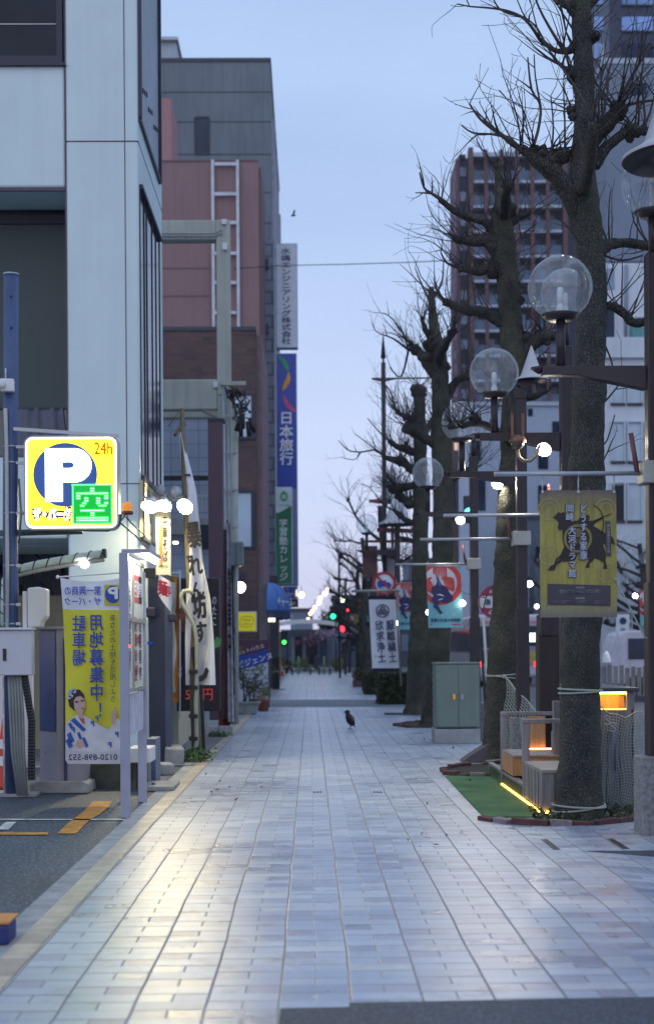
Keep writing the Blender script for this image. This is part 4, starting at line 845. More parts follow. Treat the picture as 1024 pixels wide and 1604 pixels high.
# big P : stem and bowl
b = MB(); bx0, bx1 = fx(72), fx(146); zt_, zb2 = fz(703), fz(786)
b.add([(bx0, DSG - 0.022, zb2), (fx(99), DSG - 0.022, zb2), (fx(99), DSG - 0.022, zt_), (bx0, DSG - 0.022, zt_)], [(0, 1, 2, 3)])
ocx = fx(118); ocz = fz(729.5); RO, RI = 26.5 * k, 8.0 * k; L = []; Li = []
for i in range(17):
    a = rad(90 - 180 * i / 16); L.append((ocx + RO * math.cos(a) * 1.0, DSG - 0.022, ocz + RO * math.sin(a))); Li.append((fx(110) + RI * 0.9 * math.cos(a), DSG - 0.022, fz(729) + RI * 0.62 * math.sin(a)))
L = [(fx(99), DSG - 0.022, ocz + RO)] + L + [(fx(99), DSG - 0.022, ocz - RO)]; Li = [(fx(99), DSG - 0.022, Li[0][2])] + Li + [(fx(99), DSG - 0.022, Li[-1][2])]
b.add(L + Li, [(i, i + 1, i + 1 + len(L), i + len(L)) for i in range(len(L) - 1)]); b.build('letter_p', glow('lit white letter', (1.0, 0.98, 0.95), 6), r)
b = MB(); b.text('24h', (fx(163), DSG - 0.02, fz(703)), FRONT, h=19 * k, w=28 * k, bold=0.05); b.build('hours_lettering', mat('orange lit ink', (0.5, 0.08, 0.01), 0.5, em=0.45, emc=(1, 0.16, 0.0)), r)
cq = (fx(82), DSG - 0.021, fz(806)); b = MB(); b.text('ザ・パーク', cq, FRONT, h=23 * k, w=60 * k, bold=0.26); b.build('name_outline', mat('navy lit outline', (0.03, 0.025, 0.12), 0.4, em=0.08, emc=(0.25, 0.22, 0.6)), r)
b = MB(); b.text('ザ・パーク', (cq[0], DSG - 0.026, cq[2]), FRONT, h=20 * k, w=57 * k, bold=0.05); b.build('name_lettering', glow('lit white name', (1, 0.98, 0.9), 1.6), r)
# LED vacancy panel
lx0, lx1, lz0, lz1 = fx(115), fx(177), fz(822), fz(760)
ledo = MB().box(lx0, lx1, DSG - 0.05, DSG - 0.002, lz0, lz1).build('vacancy_panel', mat('dark green panel', (0.02, 0.12, 0.04), 0.4, em=0.35, emc=(0.0, 1.0, 0.12)), r, bevel=0.008)
b = MB(); b.box(lx0 - .004, lx1 + .004, DSG - 0.056, DSG - 0.045, lz1 - 0.012, lz1 + .004); b.box(lx0 - .004, lx1 + .004, DSG - 0.056, DSG - 0.045, lz0 - .004, lz0 + 0.012); b.box(lx0 - .004, lx0 + 0.012, DSG - 0.056, DSG - 0.045, lz0, lz1); b.box(lx1 - 0.012, lx1 + .004, DSG - 0.056, DSG - 0.045, lz0, lz1); b.build('panel_frame', glow('green lit rim', (0.15, 1.0, 0.35), 0.9), ledo)
pat = ["........##........", "........##........", ".################.", ".##............##.", ".##..##....##..##.", ".....##....##.....", "....##.....##..##.", "...##.......####..", "..................", "...############...", "........##........", "........##........", ".################.", ".################."]
b = MB(); nx, nz = len(pat[0]), len(pat)
for j, row in enumerate(pat):
    for i, ch in enumerate(row):
        if ch == '#':
            qx = lx0 + 0.02 + (lx1 - lx0 - 0.04) * (i + 0.5) / nx; qz = lz1 - 0.03 - (lz1 - lz0 - 0.055) * (j + 0.5) / nz; b.disc((qx, DSG - 0.054, qz), 0.0092, FRONT, n=6)
b.build('led_lettering', glow('green white led', (0.022, 1.0, 0.030), 40), ledo)
b = MB(); b.bp(0, 0, 1, 1, 1, 0) if False else b.poly([(lx0 + 0.014, lz0 + 0.014), (lx1 - 0.014, lz0 + 0.014), (lx1 - 0.014, lz1 - 0.014), (lx0 + 0.014, lz1 - 0.014)], (0, DSG - 0.0525, 0), FRONT); b.build('led_glow_plate', glow('green led plate', (0.0, 0.36, 0.04), 0.8), ledo)
# amber beacon
c = P(200, 806, DSG); r = thing('amber_beacon', 'amber warning beacon beside the lit parking sign', 'beacon', c)
MB().lathe([(0.0, 0), (0.058, 0), (0.06, 0.025), (0.054, 0.035), (0, 0.035)], c, 18).build('base', mat('maroon base', (0.16, 0.03, 0.04), 0.5), r)
MB().lathe([(0.05, 0.036), (0.05, 0.085), (0.04, 0.115), (0.018, 0.13), (0, 0.132)], c, 18).build('dome', mat('amber dome', (0.65, 0.22, 0.02), 0.15, em=0.35, emc=(1, 0.33, 0.02)), r)
b = MB(); b.tube([c + Vector((-0.02, 0, 0)), c + Vector((-0.08, 0, -0.08)), c + Vector((0.05, 0.3, -0.20)), PX(240, 868, -1.9)], 0.008, 5); b.tube([c + Vector((-0.02, 0.02, -0.02)), c + Vector((0.05, 0.05, -0.10)), PX(230, 842, -1.9)], 0.007, 5); b.build('cable', black, r)
# wrapped pipe arm with bulb
DW2 = D + 0.35; r = thing('wrapped_pipe', 'white bent pipe wrapped in spiral cable, arching over the ticket machine', 'pipe', P(8, 985, DW2))
L = [P(x, y, DW2) for x, y in ((7, 1000), (8, 940), (9, 910), (14, 898), (26, 892), (60, 884), (110, 875), (164, 867))]
MB().tube(L, [0.042] * 8, 14).build('pipe', mat('green light tinted white pipe', (0.50, 0.60, 0.52), 0.4, var=0.05), r)  # white pipe; the green light falling on it is put into its colour
MB().tube([L[-1] + Vector((-0.02, 0, 0)), L[-1] + Vector((0.02, 0, 0.002))], 0.05, 14).build('end_cap', frame_dark, r)
b = MB(); b.tube([q + Vector((0, 0.0, -0.065)) for q in L[4:]], 0.022, 8); b.build('conduit', mat('beige conduit', (0.42, 0.41, 0.35), 0.5), r)
b = MB(); sp_ = []
tot = 0; seg = [0]
for a, c2 in zip(L, L[1:]): tot += (c2 - a).length; seg.append(tot)
for i in range(201):
    s = tot * i / 200; j = max(0, min(len(L) - 2, next((m for m in range(len(L) - 1) if seg[m + 1] >= s), len(L) - 2))); t = (L[j + 1] - L[j]).normalized(); q = L[j] + t * (s - seg[j]); n1 = t.cross(Vector((0, 1, 0))).normalized(); ang = s * 2 * math.pi / 0.145
    sp_.append(q + (n1 * math.cos(ang) + Vector((0, 1, 0)) * math.sin(ang)) * 0.046)
b.tube(sp_, 0.006, 4); b.build('spiral_cable', black, r)
c = P(133, 884, DW2 - 0.02); tag(MB().sph(c, 0.045, 12).build('hanging_bulb', glow('cool bulb', (0.95, 0.9, 1.0), 18), origin=c), 'small bright bulb hanging under the wrapped pipe', 'lamp')
# equipment box and meter cabinet
c0 = P(55, 950, D - 0.1); r = thing('equipment_box', 'rounded cream equipment box with cut corner clamped to the slate blue pole', 'box', c0)
x0, x1, z0, z1 = rect(43, 919, 73, 983, D - 0.15)
MB().poly([(x0, z0), (x1 - 0.06, z0), (x1 - 0.045, z0 + 0.06), (x1 - 0.01, z0 + 0.10), (x1, z0 + 0.12), (x1, z1 - 0.02), (x1 - 0.08, z1), (x0, z1 - 0.01)], (0, D - 0.15, 0), FRONT, 0.2).build('cover', mat('cream enamel', (0.56, 0.55, 0.52), 0.45, var=0.04), r, bevel=0.02)
MB().bp(36, 926, 42.6, 984, D - 0.1, 0.12).build('back_plate', offwhite, r)
MB().bp(48, 983, 55, 990, D - 0.08, 0.05).build('gland', black, r)
xm0, xm1, zm0, zm1 = rect(-12, 987, 50, 1058, D - 0.25)
r = thing('meter_cabinet', 'white metal meter cabinet with a small slot latch, above the conduit bundle', 'cabinet', ((xm0 + xm1) / 2, D - 0.2, zm0))
MB().box(xm0, xm1, D - 0.25, D - 0.08, zm0, zm1).build('body', mat('white lilac enamel', (0.50, 0.52, 0.60), 0.4, var=0.04), r, bevel=0.01)
MB().box(xm0 - 0.01, xm1 + 0.015, D - 0.28, D - 0.06, zm1, zm1 + 0.025).build('hood', mat('pale hood', (0.6, 0.63, 0.70), 0.4), r, bevel=0.006)
MB().bp(5, 1016, 10, 1035, D - 0.262, 0.02).build('latch', black, r)
r = thing('conduit_bundle', 'bundle of grey conduits and one black corrugated hose under the meter cabinet', 'conduit', P(30, 1245, D))
for i in range(5):
    MB().tube([P(14 + 4.5 * i, 1050, D - 0.18), P(17 + 4.8 * i, 1120, D - 0.2), P(20 + 4.4 * i, 1180, D - 0.2), P(29 + 3.2 * i, 1246, D - 0.2)], 0.016, 8).build('tube', mat('grey green conduit', (0.20, 0.22, 0.22), 0.5), r)
L = []; R_ = []
for i in range(70):
    t = i / 69; L.append(P(38 + 12 * min(1, t * 2.2), 1052 + 170 * t, D - 0.17)); R_.append(0.034 + 0.006 * (i % 2))
MB().tube(L, R_, 10, sm=False).build('corrugated_hose', black, r)
MB().tube([P(8, 1060, D + .05), P(10, 1244, D + .05)], 0.026, 8).build('rusty_post', mat('white rust post', (0.5, 0.45, 0.42), 0.6, var=0.35, sc=9), r)
p = G(4, 1240); traffic_cone((p.x - 0.02, p.y + 0.3, 0), 'red traffic cone with white bands behind the conduit bundle', 'traffic cones', 0.8)
# white panel behind the bundle
tag(MB().bp(-30, 1000, 52, 1200, D + 1.2, 0.05).build('white_hoarding', white_plastic, origin=P(10, 1230, D + 1.2)), 'plain white hoarding panel behind the meter cabinet', 'panel')
# ticket machine
p = G(92, 1243); DT2 = p.y
r = thing('ticket_machine', 'grey parking payment machine with dark blue upper face on concrete plinth', 'ticket machine', (p.x, p.y, 0))
xa_, xb_, _, zt = rect(54, 986, 130, 1228, DT2); xm = X_(86, DT2)
MB().poly([(xa_ - 0.05, 0), (xb_ + 0.06, 0), (xb_ + 0.05, 0.10), (xb_ - 0.02, 0.13), (xa_ + 0.03, 0.13), (xa_ - 0.05, 0.09)], (0, DT2, 0), FRONT, 0.5).build('plinth', concrete, r, bevel=0.01)
lil = mat('lilac grey enamel', (0.28, 0.27, 0.33), 0.45, var=0.05)
b = MB(); v = [(xa_, DT2 + 0.30), (xm, DT2 + 0.04), (xb_, DT2 + 0.10), (xb_, DT2 + 0.5), (xa_, DT2 + 0.5)]
b.add([(x, y, 0.131) for x, y in v] + [(x, y, zt) for x, y in v], [(0, 1, 6, 5), (1, 2, 7, 6), (2, 3, 8, 7), (3, 4, 9, 8), (4, 0, 5, 9), (5, 6, 7, 8, 9)]); b.build('body', lil, r)
dz = Z_(1145, DT2); b = MB(); e = 0.006
b.add([(xa_ - 0.0, DT2 + 0.30 - e, dz), (xm - 0.02, DT2 + 0.04 + 0.012 - e, dz), (xm - 0.02, DT2 + 0.04 + 0.012 - e, zt - 0.02), (xa_ - 0.0, DT2 + 0.30 - e, zt - 0.02)], [(0, 1, 2, 3)]); b.build('display_panel', mat('navy glossy panel', (0.025, 0.04, 0.16), 0.15, spec=0.6), r)
MB().bp(100, 1000, 104, 1225, DT2 + 0.03, 0.05).build('door_seam', mat('navy seam', (0.03, 0.03, 0.12), 0.5), r)
b = MB(); b.box(xa_ - 0.02, xb_ + 0.02, DT2 + 0.02, DT2 + 0.52, zt, zt + 0.03); b.build('cap', lil, r, bevel=0.008)
b = MB()
for y in (1173, 1177): b.bp(70, y, 74, y + 2.5, DT2 + 0.10, 0.02)
b.build('keyhole', steel, r)
# mossy low wall with white slab
wl = MB().bp(128, 1197, 212, 1238, 15.4, 0.25); tag(wl.build('low_wall', mossy, origin=P(170, 1238, 15.4)), 'stained mossy low concrete wall behind the yellow banner', 'wall')
r = thing('steel_bench', 'white steel shelf and grey box at the foot of the notice board', 'bench', (X_(225, 15.5), 15.5, 0))
MB().bp(200, 1172, 236, 1195, 15.2, 0.5).build('shelf', white_plastic, r, bevel=0.01); MB().bp(210, 1196, 232, 1235, 15.6, 0.4).build('box', mat('grey cabinet', (0.14, 0.15, 0.19), 0.5), r); MB().ob(P(241, 1190, 16.2), (0.10, 0.5, 0.5), (0, 0, 0)).build('blue_box', mat('dull blue box', (0.10, 0.13, 0.22), 0.5), r)
# ---- yellow nobori seen from its back
DN2 = 14.15; yc = mat('yellow banner cloth', (0.62, 0.59, 0.05), 0.8, var=0.05)
r = thing('parking_nobori', 'yellow and white parking banner seen from behind, with mirrored blue lettering', 'banner', P(190, 1270, DN2))
EL2 = [(95, 905), (99, 955), (103, 1050), (103, 1120), (103, 1190), (108, 1197)]; ER2 = [(189, 903), (190, 955), (191, 1050), (191, 1120), (191, 1196), (191, 1197)]
def nob(u, v, y0, y1):
    y = y0 + v * (y1 - y0); a = ei(EL2, y); c_ = ei(ER2, y); return P(a + u * (c_ - a), y + 6 * math.sin(u * 3.1) * (1 if y < 915 else 0) , DN2 + 0.02 * math.sin(u * 6 + y * 0.02))
MB().grid(lambda u, v: nob(u, v, 905, 954.5), 16, 8).build('white_top', cloth_w, r)
MB().grid(lambda u, v: nob(u, v, 955, 1196), 16, 36).build('yellow_cloth', yc, r)
def fl(mb, dy): return mb.warp(lambda v: Vector((v.x, DN2 - dy, v.z)))
kk = DN2 / FP; dd = DN2 - 0.035
def mt(mb, t, x, y, h, w, bold=0.02): mb.text(t, P(x, y, dd), MIRR, h=h * kk, w=w * kk, bold=bold)
b = MB(); mt(b, '第一興商の', 130, 925, 14, 56); mt(b, 'ザ・パーク', 130, 942, 12, 56); mt(b, vt('駐車場'), 124, 1003, 78, 20, 0.025); mt(b, vt('用地募集中！'), 151.5, 1043, 158, 21, 0.025); b.build('blue_lettering', royal_ink, r)
b = MB(); mt(b, vt('あなたの土地を活用しよう。'), 177, 1037, 148, 9.5, 0.0); mt(b, '0120-898-552', 146, 1186, 9, 76, 0.03); b.build('dark_lettering', navy_ink, r)
b = MB(); b.poly(rrect(-12 * kk, 11 * kk, -16 * kk, 16 * kk, 0.01), P(176, 932, dd + 0.008), FRONT); b.build('logo_ground', mat('yellow logo ground', (0.5, 0.46, 0.04), 0.7), r)
b = MB(); b.disc(P(177, 931, dd + 0.004), 12 * kk, FRONT, sy=1.15); b.build('logo_disc', royal_ink, r)
b = MB(); mt(b, 'P', 177, 929, 17, 14, 0.08); b.build('logo_letter', white_ink, r)
# printed figure: person in white kimono
skin = mat('printed skin', (0.52, 0.36, 0.31), 0.7, var=0.05); hair = mat('printed hair', (0.05, 0.02, 0.03), 0.7); kim = mat('printed white kimono', (0.56, 0.57, 0.62), 0.8, var=0.12, sc=5)
def pp(pts, m, name, dy): MB().add([Vector((P(x, y, DN2).x, DN2 - 0.035 - dy, P(x, y, DN2).z)) for x, y in pts], [tuple(range(len(pts)))]).build(name, m, r)
pp([(104, 1162), (191, 1162), (191, 1196), (108, 1196), (104, 1190)], mat('printed pale foot', (0.50, 0.50, 0.54), 0.8, var=0.08), 'printed_foot_field', -0.001)
pp([(104, 1137), (110, 1127), (121, 1120), (128, 1119), (136, 1122), (150, 1131), (162, 1138), (172, 1142), (180, 1128), (186, 1125), (190, 1130), (190, 1172), (178, 1176), (150, 1178), (104, 1174)], kim, 'printed_kimono', 0.0)
pp([(108, 1095), (110, 1086), (117, 1080), (126, 1080), (132, 1087), (134, 1095), (131, 1105), (118, 1113), (110, 1106)], hair, 'printed_hair', 0.002)
pp([(117, 1098), (120, 1092), (127, 1090), (133, 1094), (135, 1102), (134, 1110), (131, 1117), (125, 1117), (118, 1110)], skin, 'printed_face', 0.004)
pp([(120, 1112), (131, 1116), (133, 1130), (127, 1128)], skin, 'printed_neck', 0.003)
pp([(124, 1122), (129, 1126), (133, 1124), (134, 1135), (130, 1132)], mat('printed red collar', (0.45, 0.10, 0.10), 0.7), 'printed_collar', 0.005)
pp([(119, 1168), (122, 1160), (132, 1157), (138, 1160), (136, 1167), (126, 1172)], skin, 'printed_hand', 0.004)
pp([(175, 1130), (176, 1116), (180, 1109), (184, 1114), (183, 1124), (180, 1138)], skin, 'printed_raised_hand', 0.004)
b = MB()
for pts in (((112, 1128), (118, 1124), (136, 1142), (132, 1146)), ((106, 1150), (112, 1146), (118, 1160), (112, 1164)), ((122, 1148), (126, 1146), (130, 1156), (126, 1158)), ((104, 1160), (109, 1156), (116, 1168), (110, 1172)), ((130, 1156), (134, 1154), (140, 1168), (136, 1171)), ((108, 1134), (112, 1131), (116, 1138), (112, 1141))):
    b.add([Vector((P(x, y, DN2).x, DN2 - 0.042, P(x, y, DN2).z)) for x, y in pts], [(0, 1, 2, 3)])
for x, y in ((146, 1133), (173, 1166), (116, 1143), (184, 1150), (153, 1125)): b.text('P', Vector((P(x, y, DN2).x, DN2 - 0.043, P(x, y, DN2).z)), MIRR, h=8 * kk, bold=0.06)
b.build('printed_pattern', mat('printed blue pattern', (0.03, 0.10, 0.36), 0.7), r)
b = MB()
for x, y, w_, h_ in ((121.5, 1099, 3, 1), (130.5, 1097.5, 3, 1)): b.disc(Vector((P(x, y, DN2).x, DN2 - 0.045, P(x, y, DN2).z)), w_ * kk, FRONT, n=10, sy=0.4)
b.build('printed_eye', hair, r)
b = MB(); b.disc(Vector((P(131, 1109.5, DN2).x, DN2 - 0.045, P(131, 1109.5, DN2).z)), 2.2 * kk, FRONT, n=10, sy=0.45); b.build('printed_mouth', mat('printed lips', (0.45, 0.05, 0.08), 0.6), r)
b = MB()
for x, y in ((111, 1084), (115, 1081), (113, 1090), (118, 1083), (110, 1092)): b.disc(Vector((P(x, y, DN2).x, DN2 - 0.044, P(x, y, DN2).z)), 3.2 * kk, FRONT, n=8)
b.build('printed_hair_flower', mat('printed pale flower', (0.35, 0.45, 0.60), 0.7, var=0.3, sc=60), r)
b = MB(); b.tube([P(91, 904, DN2), P(192, 897, DN2)], 0.008, 6); b.tube([P(191, 890, DN2), P(191, 1268, DN2)], 0.014, 8); b.sph(P(91, 904, DN2), 0.02, 8); b.build('pole', white_plastic, r)
# ---- illuminated notice board, edge towards the street
XN = -1.645; p1, p2 = G(195, 1281), G(220, 1258)
r = thing('notice_board', 'tall notice board on grey posts, its posters lit by a tube lamp on top', 'notice board', (XN, p1.y, 0))
y1_, y2_ = p1.y, p1.y + 1.32; zt = P(194, 866, y1_).z
postm = mat('grey lilac post', (0.30, 0.31, 0.40), 0.45, var=0.06)
MB().box(XN - 0.045, XN + 0.035, y1_ - 0.04, y1_ + 0.04, 0, zt).build('post', postm, r, bevel=0.006)
MB().box(XN - 0.05, XN + 0.03, y2_ - 0.04, y2_ + 0.04, 0, zt - 0.1).build('post', postm, r, bevel=0.006)
zb3 = P(210, 1078, y1_ + 0.4).z; zb4 = P(210, 1150, y1_ + 0.4).z
bo = MB().box(XN - 0.02, XN + 0.012, y1_ + 0.045, y2_ - 0.045, zb3, zt - 0.04).build('poster_panel', mat('pale poster panel', (0.62, 0.63, 0.55), 0.45, var=0.06), r)
lo_ = MB().box(XN - 0.02, XN + 0.010, y1_ + 0.045, y2_ - 0.045, zb4, zb3 - 0.05).build('lower_panel', mat('faded lilac poster', (0.45, 0.46, 0.56), 0.5, var=0.25, sc=7), r)
b = MB(); alu = mat('brushed alu frame', (0.45, 0.45, 0.36), 0.35, 0.6)
for z in (zb3 - 0.03, zt - 0.06, (zt + zb3) / 2): b.box(XN + 0.012, XN + 0.03, y1_ + 0.045, y2_ - 0.045, z, z + 0.035)
b.box(XN + 0.012, XN + 0.028, y1_ + 0.42, y1_ + 0.46, zb3, zt - 0.06); b.build('frame', alu, bo)
b = MB(); rng = random.Random(11); xq = XN + 0.014
def blk(y, z, w, h): b.add([(xq, y1_ + y, z), (xq, y1_ + y + w, z), (xq, y1_ + y + w, z + h), (xq, y1_ + y, z + h)], [(0, 1, 2, 3)])
blk(0.56, zt - 0.42, 0.32, 0.26); b.build('red_block', mat('red print block', (0.50, 0.06, 0.07), 0.5), bo)
b = MB(); blk(0.90, zt - 0.42, 0.26, 0.26); b.build('black_block', black_ink, bo)
b = MB(); xq = XN + 0.017; b.text('月極', (xq, y1_ + 0.72, zt - 0.29), EAST, h=0.16, bold=0.03).text('時間', (xq, y1_ + 1.03, zt - 0.29), EAST, h=0.14, bold=0.03); b.build('white_lettering', white_ink, bo)
b = MB(); b.text(vt('駐車料金'), (xq, y1_ + 0.64, zt - 0.85), EAST, h=0.6, w=0.18, bold=0.02).text('最大料金', (xq, y1_ + 0.8, zb3 + 0.45), EAST, h=0.09, bold=0.02).text('満車', (xq, y1_ + 0.68, zb3 + 0.16), EAST, h=0.10, bold=0.03); b.build('red_lettering', red_ink, bo)
b = MB(); b.text(vt('定期案内'), (xq, y1_ + 1.0, zt - 0.85), EAST, h=0.6, w=0.16, bold=0.02).text(vt('ご利用案内'), (xq, y1_ + 0.22, zt - 0.6), EAST, h=0.8, w=0.10, bold=0.01).text('８時～２０時', (xq, y1_ + 0.85, zb3 + 0.62), EAST, h=0.06).text('３０分 １００円', (xq, y1_ + 0.85, zb3 + 0.30), EAST, h=0.06).text(vt('注意事項'), (xq, y1_ + 0.22, zb3 + 0.4), EAST, h=0.5, w=0.09).text('領収書発行', (xq, y1_ + 0.97, zb3 + 0.16), EAST, h=0.05); b.build('dark_lettering', navy_ink, bo)
lp = MB(); lp.box(XN - 0.03, XN + 0.22, y1_ + 0.02, y1_ + 1.0, zt + 0.0, zt + 0.035); hd = lp.build('lamp_hood', postm, r)
b = MB(); b.tube([(XN + 0.17, y1_ + 0.03, zt - 0.022), (XN + 0.17, y1_ + 0.95, zt - 0.022)], 0.02, 8); b.build('tube_lamp', glow('cool tube lamp', (1.0, 0.97, 0.86), 42), hd)
b = MB(); c = P(200, 1012, y1_ - 0.05); b.sph(Vector((XN + 0.04, y1_ - 0.02, c.z)), 0.012, 8); b.build('red_led', glow('red led', (1, 0.03, 0.02), 6), r)
# low yellow strip banner behind board foot
# ---- lit boards on the white building's street side, with floodlights
for k, (xa2, y0, xb2, y1, off, lab) in enumerate(((225, 752, 241, 846, 0.05, 'slim lit picture board on the white building wall, nearest the parking sign'), (243, 782, 268, 905, 0.3, 'tall lit white poster board projecting over the shop door'))):
    if k == 0:
        a = PX(xa2, y0, XW + off); e = PX(xb2, y1, XW + off); zt2 = a.z; z0_ = PX(xa2, y1 - 6, XW + off).z
        r = thing('lit_wall_board', lab, 'sign board', (XW + off, a.y, z0_), 'lit boards of the corner shop')
        MB().box(XW + 0.002, XW + off, a.y, e.y, z0_, zt2).build('panel', mat('yellowed poster', (0.50, 0.46, 0.30), 0.5, var=0.15, sc=4), r)
        b = MB(); b.box(XW + off + 0.001, XW + off + 0.02, a.y - 0.03, e.y + 0.03, zt2, zt2 + 0.04); b.box(XW + off + 0.001, XW + off + 0.02, a.y - 0.03, e.y + 0.03, z0_ - 0.04, z0_); b.box(XW + off + 0.001, XW + off + 0.02, a.y - 0.03, a.y, z0_, zt2); b.build('frame', frame_dark, r)
        MB().text(vt('らぁめん'), (XW + off + 0.004, (a.y + e.y) / 2, (zt2 + z0_) / 2), EAST, h=(zt2 - z0_) * 0.8, w=(e.y - a.y) * 0.5, bold=0.02).build('lettering', black_ink, r)
    else:
        dL = 19.2; a, b_, c, e = rect(244, 793, 267, 903, dL)
        r = thing('lit_wall_board', lab, 'sign board', (a, dL, c), 'lit boards of the corner shop')
        MB().box(a, b_, dL, dL + 0.12, c, e).build('panel', mat('cream poster', (0.62, 0.60, 0.50), 0.5, var=0.06), r, bevel=0.01)
        b = MB(); b.poly([(-0.012, -0.3), (0.02, -0.32), (0.035, 0.2), (0.01, 0.35), (-0.02, 0.15)], P(252, 850, dL - 0.006), FRONT); b.build('orange_picture', mat('ochre print', (0.42, 0.20, 0.08), 0.6, var=0.2), r)
        b = MB(); b.text(vt('中華そば'), P(259, 843, dL - 0.006), FRONT, h=0.62, w=0.065, bold=0.02).text('営業時間', P(256, 887, dL - 0.006), FRONT, h=0.03); b.build('lettering', black_ink, r)
for k, (x, y, d2, lab) in enumerate(((235, 793, 18.3, 'bright floodlight over the slim lit picture board'), (256, 792, 19.0, 'bright floodlight above the tall white poster board'), (290, 793, 19.0, 'bright round floodlight in front of the tan pole'))):
    c = P(x, y, d2); r = thing('floodlight', lab, 'floodlight', c, 'floodlights of the corner shop')
    dirv = Vector((-0.1, -0.5, -0.7)).normalized() if k < 2 else Vector((-0.3, -0.75, -0.5)).normalized(); R = dirv.to_track_quat('Z', 'Y').to_matrix()
    MB().lathe([(0.0, -0.12), (0.05, -0.11), (0.105, -0.02), (0.11, 0.012)], c, 20, R=R).build('reflector', mat('pale lamp shell', (0.5, 0.5, 0.52), 0.4), r)
    MB().lathe([(0.102, 0.0), (0.06, 0.02), (0, 0.026)], c, 20, R=R).build('lens', glow('cool flood lens', (1.0, 0.84, 0.46), 340), r)
    MB().beam(c - dirv * 0.1, c + Vector((-0.12, 0.15, 0.15)), 0.025).build('bracket', steel, r)
for k, (x, y, lab) in enumerate(((251, 767, 'unlit round floodlight next to the dark glazing'), (275, 771, 'unlit round floodlight left of the tan pole'))):
    c = P(x, y, 19.2); r = thing('floodlight', ['unlit round floodlight head against the bronze window frame', 'unlit round floodlight head between bronze window and tan pole'][k], 'floodlight', c, 'floodlights of the corner shop')
    MB().sph(c, 0.085 if k else 0.07, 16, sc=(1, 0.8, 1)).build('shell', mat('dusty blue lamp shell', (0.30, 0.34, 0.42), 0.45), r); b = MB(); b.tube([c + Vector((-0.1, 0, -0.05)), c + Vector((-0.04, -0.06, -0.11)), c + Vector((0.05, -0.06, -0.11)), c + Vector((0.1, 0, -0.05))], 0.012, 6); b.build('yoke', alu, r)
# ---- shop door post, flags
dK = 18.75; a, b_, c, e = rect(233, 900, 266, 1188, dK)
r = thing('dark_shutter_post', 'dark navy door panel standing at the corner of the shop', 'door', (a, dK, 0))
MB().box(a, b_, dK, dK + 0.3, 0.02, e).build('panel', mat('navy door steel', (0.025, 0.032, 0.06), 0.4, var=0.12), r, bevel=0.01)
MB().box(b_ - 0.06, b_ + 0.01, dK - 0.02, dK + 0.3, 0.02, e - 0.4).build('jamb', mat('slate door jamb', (0.06, 0.075, 0.12), 0.45), r)
b = MB(); b.bp(229, 951, 244, 967, dK - 0.12, 0.1); b.bp(263, 960, 276, 974, dK - 0.06, 0.1); b.build('hinge_box', frame_dark, r, bevel=0.02)
MB().bp(231, 1005, 240, 1010, dK - 0.02, 0.02).build('sticker', royal_ink, r)
MB().bp(225, 890, 243, 905, dK - 0.2, 0.1).build('bracket', black, r)
r = thing('shop_flag', 'small white cloth with red brush lettering above the dark door panel', 'flag', P(258, 900, 18.5), 'shop banners')
MB().grid(lambda u, v: P(249 + u * 20 - v * 2 * (1 - u), 900 + v * (28 + 20 * u ** 0.7) + 12 * u, 18.5 + 0.04 * math.sin(u * 6)), 10, 8).build('cloth', cloth_w, r)
MB().text('麺', P(255, 921, 18.4), (Vector((1, 0, -0.3)), Vector((0, 0, 1))), h=0.19, w=0.11, bold=0.05).text('亭', P(264, 926, 18.4), (Vector((1, 0, -0.3)), Vector((0, 0, 1))), h=0.14, w=0.06, bold=0.04).build('lettering', red_ink, r)
dO = 20.6; r = thing('nobori_banner', 'orange edged cream banner hanging between door panel and black menu board', 'banner', P(272, 1105, dO), 'shop banners')
MB().grid(lambda u, v: P(264 + u * 15.5, 903 + v * 197, dO + 0.03 * math.sin(u * 8 + v * 9)), 8, 30).build('orange_cloth', mat('orange cloth', (0.50, 0.20, 0.03), 0.85, var=0.1), r)
MB().grid(lambda u, v: P(263 + u * (12 + 1.5 * math.sin(v * 13)), 912 + v * 172, dO - 0.06 + 0.03 * math.sin(u * 8 + v * 9)), 8, 40).build('cream_cloth', mat('cream cloth', (0.56, 0.50, 0.40), 0.85, var=0.1), r)
MB().tube([P(258, 898, dO), P(283, 897, dO)], 0.012, 6).build('rod', white_plastic, r); MB().tube([P(282, 893, dO), P(282, 1125, dO)], 0.012, 6).build('pole', white_plastic, r)
c = P(286, 960, dO - .1); b = MB(); b.poly([(0.05, 0.16), (0.10, 0.02), (0.08, -0.12), (0.0, -0.14), (-0.06, -0.06), (-0.05, 0.05)], c, FRONT); tag(b.build('bowl_sign', mat('brown red print', (0.22, 0.06, 0.04), 0.5, var=0.3, sc=20), origin=c), 'small brown bowl-shaped cutout sign by the looped hose', 'sign')
